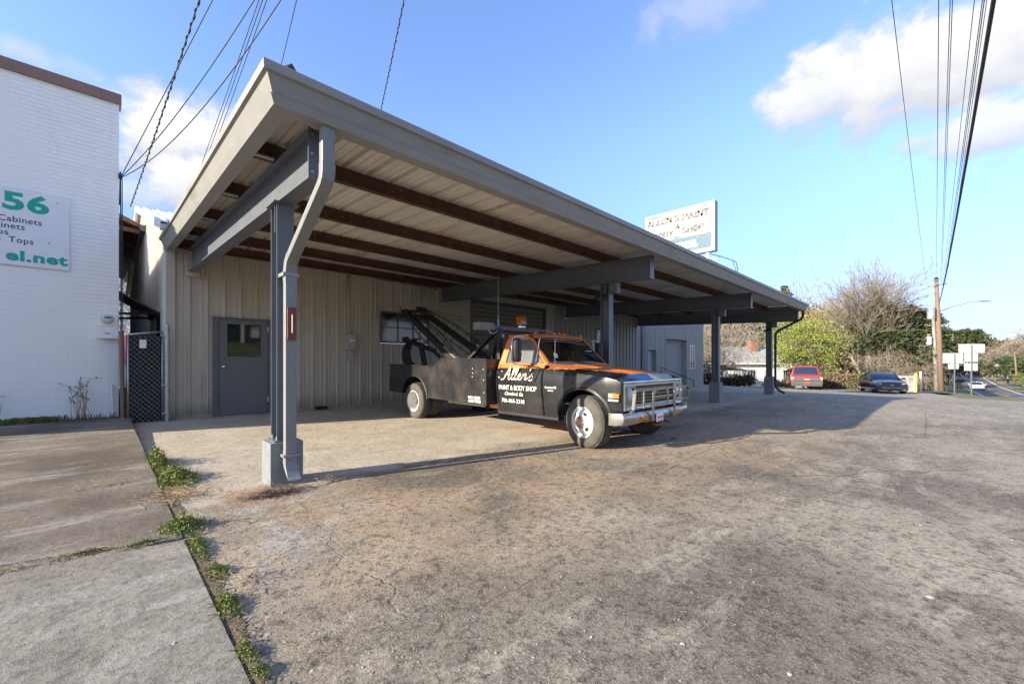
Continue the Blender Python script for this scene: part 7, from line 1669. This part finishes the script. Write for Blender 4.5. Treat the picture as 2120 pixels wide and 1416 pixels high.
# grass and dead stalks at the foot of the white wall
rng = np.random.default_rng(21); n = 650; gxs = np.where(rng.random(n) < .8, rng.normal(-.85, .20, n), rng.uniform(-1.9, .25, n)); gys = rng.uniform(10.82, 11.08, n); sg_ = [(np.array([a, c, .20]), np.array([a + rng.normal() * .03, c + rng.normal() * .03, .20 + rng.uniform(.03, .11)]), .0035, .0015, 0) for a, c in zip(gxs, gys)]
tag(seg_mesh(sg_, 'grass', M['leaf_weed']), kind='stuff')
def stalks(x, y, z, h, n, label, seed):
    rng = np.random.default_rng(seed); t = thing('dead_stalks', label, 'plant', (x, y, z)); sg_ = []; hd = []
    for _ in range(n):
        p = np.array([rng.normal() * .05, rng.normal() * .03, 0]); d = np.array([rng.normal() * .22, rng.normal() * .10, 1.0]); hh = h * rng.uniform(.45, 1); q = p
        for k in range(5):
            q2 = q + d * hh / 5 + rng.normal(size=3) * .008; sg_.append((q, q2, .0042 - .0005 * k, .0036 - .0005 * k, 0)); q = q2
            if k > 2 and rng.random() < .8: e = q + np.array([rng.normal() * .05, rng.normal() * .04, .06]); sg_.append((q, e, .0025, .0018, 0)); hd.append(e)
        hd.append(q)
    seg_mesh(sg_, 'stalks', mat('dead_stalk', (.20, .13, .08), .9), t, minr=.001); C = np.repeat(np.array(hd), 5, 0) + rng.normal(size=(len(hd) * 5, 3)) * .010; V, F = rot_quads(C, .022, rng); fastmesh('seed_heads', V, F, M['twig'], t)
stalks(-.20, 10.98, .2, .72, 15, 'bushy clump of dead plant stalks at the foot of the white wall', 1); stalks(-1.22, 10.98, .2, .70, 5, 'few dead stalks at the left edge against the white wall', 2)
# loose stones: joined, nobody could count them
rng = np.random.default_rng(31); n = 9000
sxs = rng.uniform(-1.5, 9, n); sys_ = rng.uniform(.6, 6.5, n); keep = ((sxs > .5) | (rng.random(n) < .12)); w1 = np.exp(-((sxs - .9) / .9) ** 2); keep &= rng.random(n) < (.28 + .7 * w1); sxs, sys_ = sxs[keep], sys_[keep]; n = len(sxs); r = rng.gamma(2.0, .0016, n) + .0018; r = np.minimum(r, .011)
zs = np.array([(H(a, c) if a > .44 else slabz(a, c)) for a, c in zip(sxs, sys_)]); oc = np.array([[1, 0, 0], [0, 1, 0], [-1, 0, 0], [0, -1, 0], [0, 0, .6], [0, 0, -.4]]); V = (np.column_stack([sxs, sys_, zs])[:, None, :] + oc[None] * (r[:, None, None] * rng.uniform(.6, 1.4, (n, 6, 1)))).reshape(-1, 3)
T = np.array([[0, 1, 4], [1, 2, 4], [2, 3, 4], [3, 0, 4], [1, 0, 5], [2, 1, 5], [3, 2, 5], [0, 3, 5]]); F = (np.arange(n)[:, None, None] * 6 + T[None]).reshape(-1, 3)
tag(fastmesh('loose_gravel', V, F, mat('gravel', (.26, .23, .195), .9, var=.4, vscale=40)), kind='stuff')
# broken crust where the lot meets the slab
rng = np.random.default_rng(41); b = MB()
for k in range(700):
    y = rng.uniform(1.5, 6.8); x = .47 + abs(rng.normal()) * .13; z = H(x, y) - .004; r_ = min(rng.gamma(2, .0028) + .002, .014); a = rng.uniform(0, 6.28); m_ = 6
    ring = [(x + r_ * math.cos(a + q * 1.047) * rng.uniform(.7, 1.2), y + r_ * math.sin(a + q * 1.047) * rng.uniform(.7, 1.2), z + .003 + r_ * rng.uniform(.05, .22)) for q in range(m_)]; low_ = [(p[0] + (p[0] - x) * .3, p[1] + (p[1] - y) * .3, z - .01) for p in ring]
    b.add(ring + low_, [tuple(range(m_))] + [(q, (q + 1) % m_, m_ + (q + 1) % m_, m_ + q) for q in range(m_)])
tag(b.build('broken_crust', mat('crust', (.34, .29, .22), .95, var=.25, vscale=15, bump=.4)), kind='stuff')
# explicit long cracks and a few pale litter spots
def crack(pts, wd, lab, seed=0):
    rnd = random.Random(seed); P_ = []
    for (a, c) in zip(pts, pts[1:]):
        n = max(2, int(math.dist(a, c) / .06))
        for k in range(n): t = k / n; P_.append((a[0] + (c[0] - a[0]) * t + rnd.uniform(-.012, .012), a[1] + (c[1] - a[1]) * t + rnd.uniform(-.012, .012)))
    P_.append(pts[-1]); L = []; Rr = []
    for i, (x, y) in enumerate(P_):
        a, c = P_[max(i - 1, 0)], P_[min(i + 1, len(P_) - 1)]; dx, dy = c[0] - a[0], c[1] - a[1]; l = math.hypot(dx, dy) + 1e-6; w_ = wd * rnd.uniform(.3, 1.0); z = H(x, y) + .0025; L.append((x - dy / l * w_, y + dx / l * w_, z)); Rr.append((x + dy / l * w_, y - dx / l * w_, z))
    b = MB(); b.grid([L, Rr]); tag(b.build('pavement_crack', M['crackm'], loc=(0, 0, 0)), kind='structure')
M['crackm'] = mat('crack_dark', (.075, .062, .05), 1.0, var=.3)
def gp(px, py): d = 1.27 * 868 / (py - 750); x, y, _ = at(px, py, d); return (x, y)
crack([gp(885, 1312), gp(960, 1262), gp(1085, 1205), gp(1160, 1160)], .0018, '', 1); crack([gp(1330, 1000), gp(1420, 950), gp(1465, 930), gp(1500, 880), gp(1480, 862)], .003, '', 2)
crack([gp(1915, 905), gp(1918, 868), gp(1914, 850)], .007, '', 3); crack([gp(1560, 862), gp(1640, 856), gp(1730, 846), gp(1742, 833)], .007, '', 4); crack([gp(1100, 1040), gp(1240, 1005), gp(1330, 1000)], .003, '', 5)
b = MB(); rnd = random.Random(4)
for (px, py, s) in ((1925, 1232, .035), (1000, 1010, .015), (1635, 1390, .018), (1412, 1328, .016), (2095, 1115, .02), (1065, 972, .02), (1140, 1015, .012), (1905, 1085, .014), (1180, 1275, .01)):
    x, y = gp(px, py); z = H(x, y) + .003; ring = [(x + s * math.cos(q * .9) * rnd.uniform(.5, 1.2), y + s * .6 * math.sin(q * .9) * rnd.uniform(.5, 1.2), z + rnd.uniform(0, .004)) for q in range(7)]; b.add(ring + [(x, y, z + .005)], [(q, (q + 1) % 7, 7) for q in range(7)])
tag(b.build('paper_litter', mat('litter', (.45, .44, .41), .9, var=.3, vscale=30)), kind='stuff')
# hillside, lawn and a dark green house across the street (behind the viewer, seen only in reflections)
gh_ = thing('green_house', 'dark green house with white porch posts on the lawn across the street', 'house', (12, -46, H(12, -46)))
z = H(12, -46); b = MB(); b.box(4, 22, -52, -46, z - 1, z + 3.2); b.build('wall', mat('dark_green_wall', (.015, .05, .035), .7), gh_); b = MB(); b.prism([(-53, z + 3.2), (-49, z + 5.2), (-45, z + 3.2)], lambda p, q, t: (t, p, q), 3, 23); b.build('roof', M['cargrey'], gh_)
for x in (5, 8, 11, 14, 17, 20):
    b = MB(); b.box(x, x + .3, -45.4, -45.1, z - .6, z + 2.6); b.build('porch_post', M['white'], gh_)
for x in (6.3, 9.3, 15.3): b = MB(); b.box(x, x + 1.2, -46, -45.95, z + .6, z + 2.2); b.build('window', M['white'], gh_)

S.render.engine = 'CYCLES'
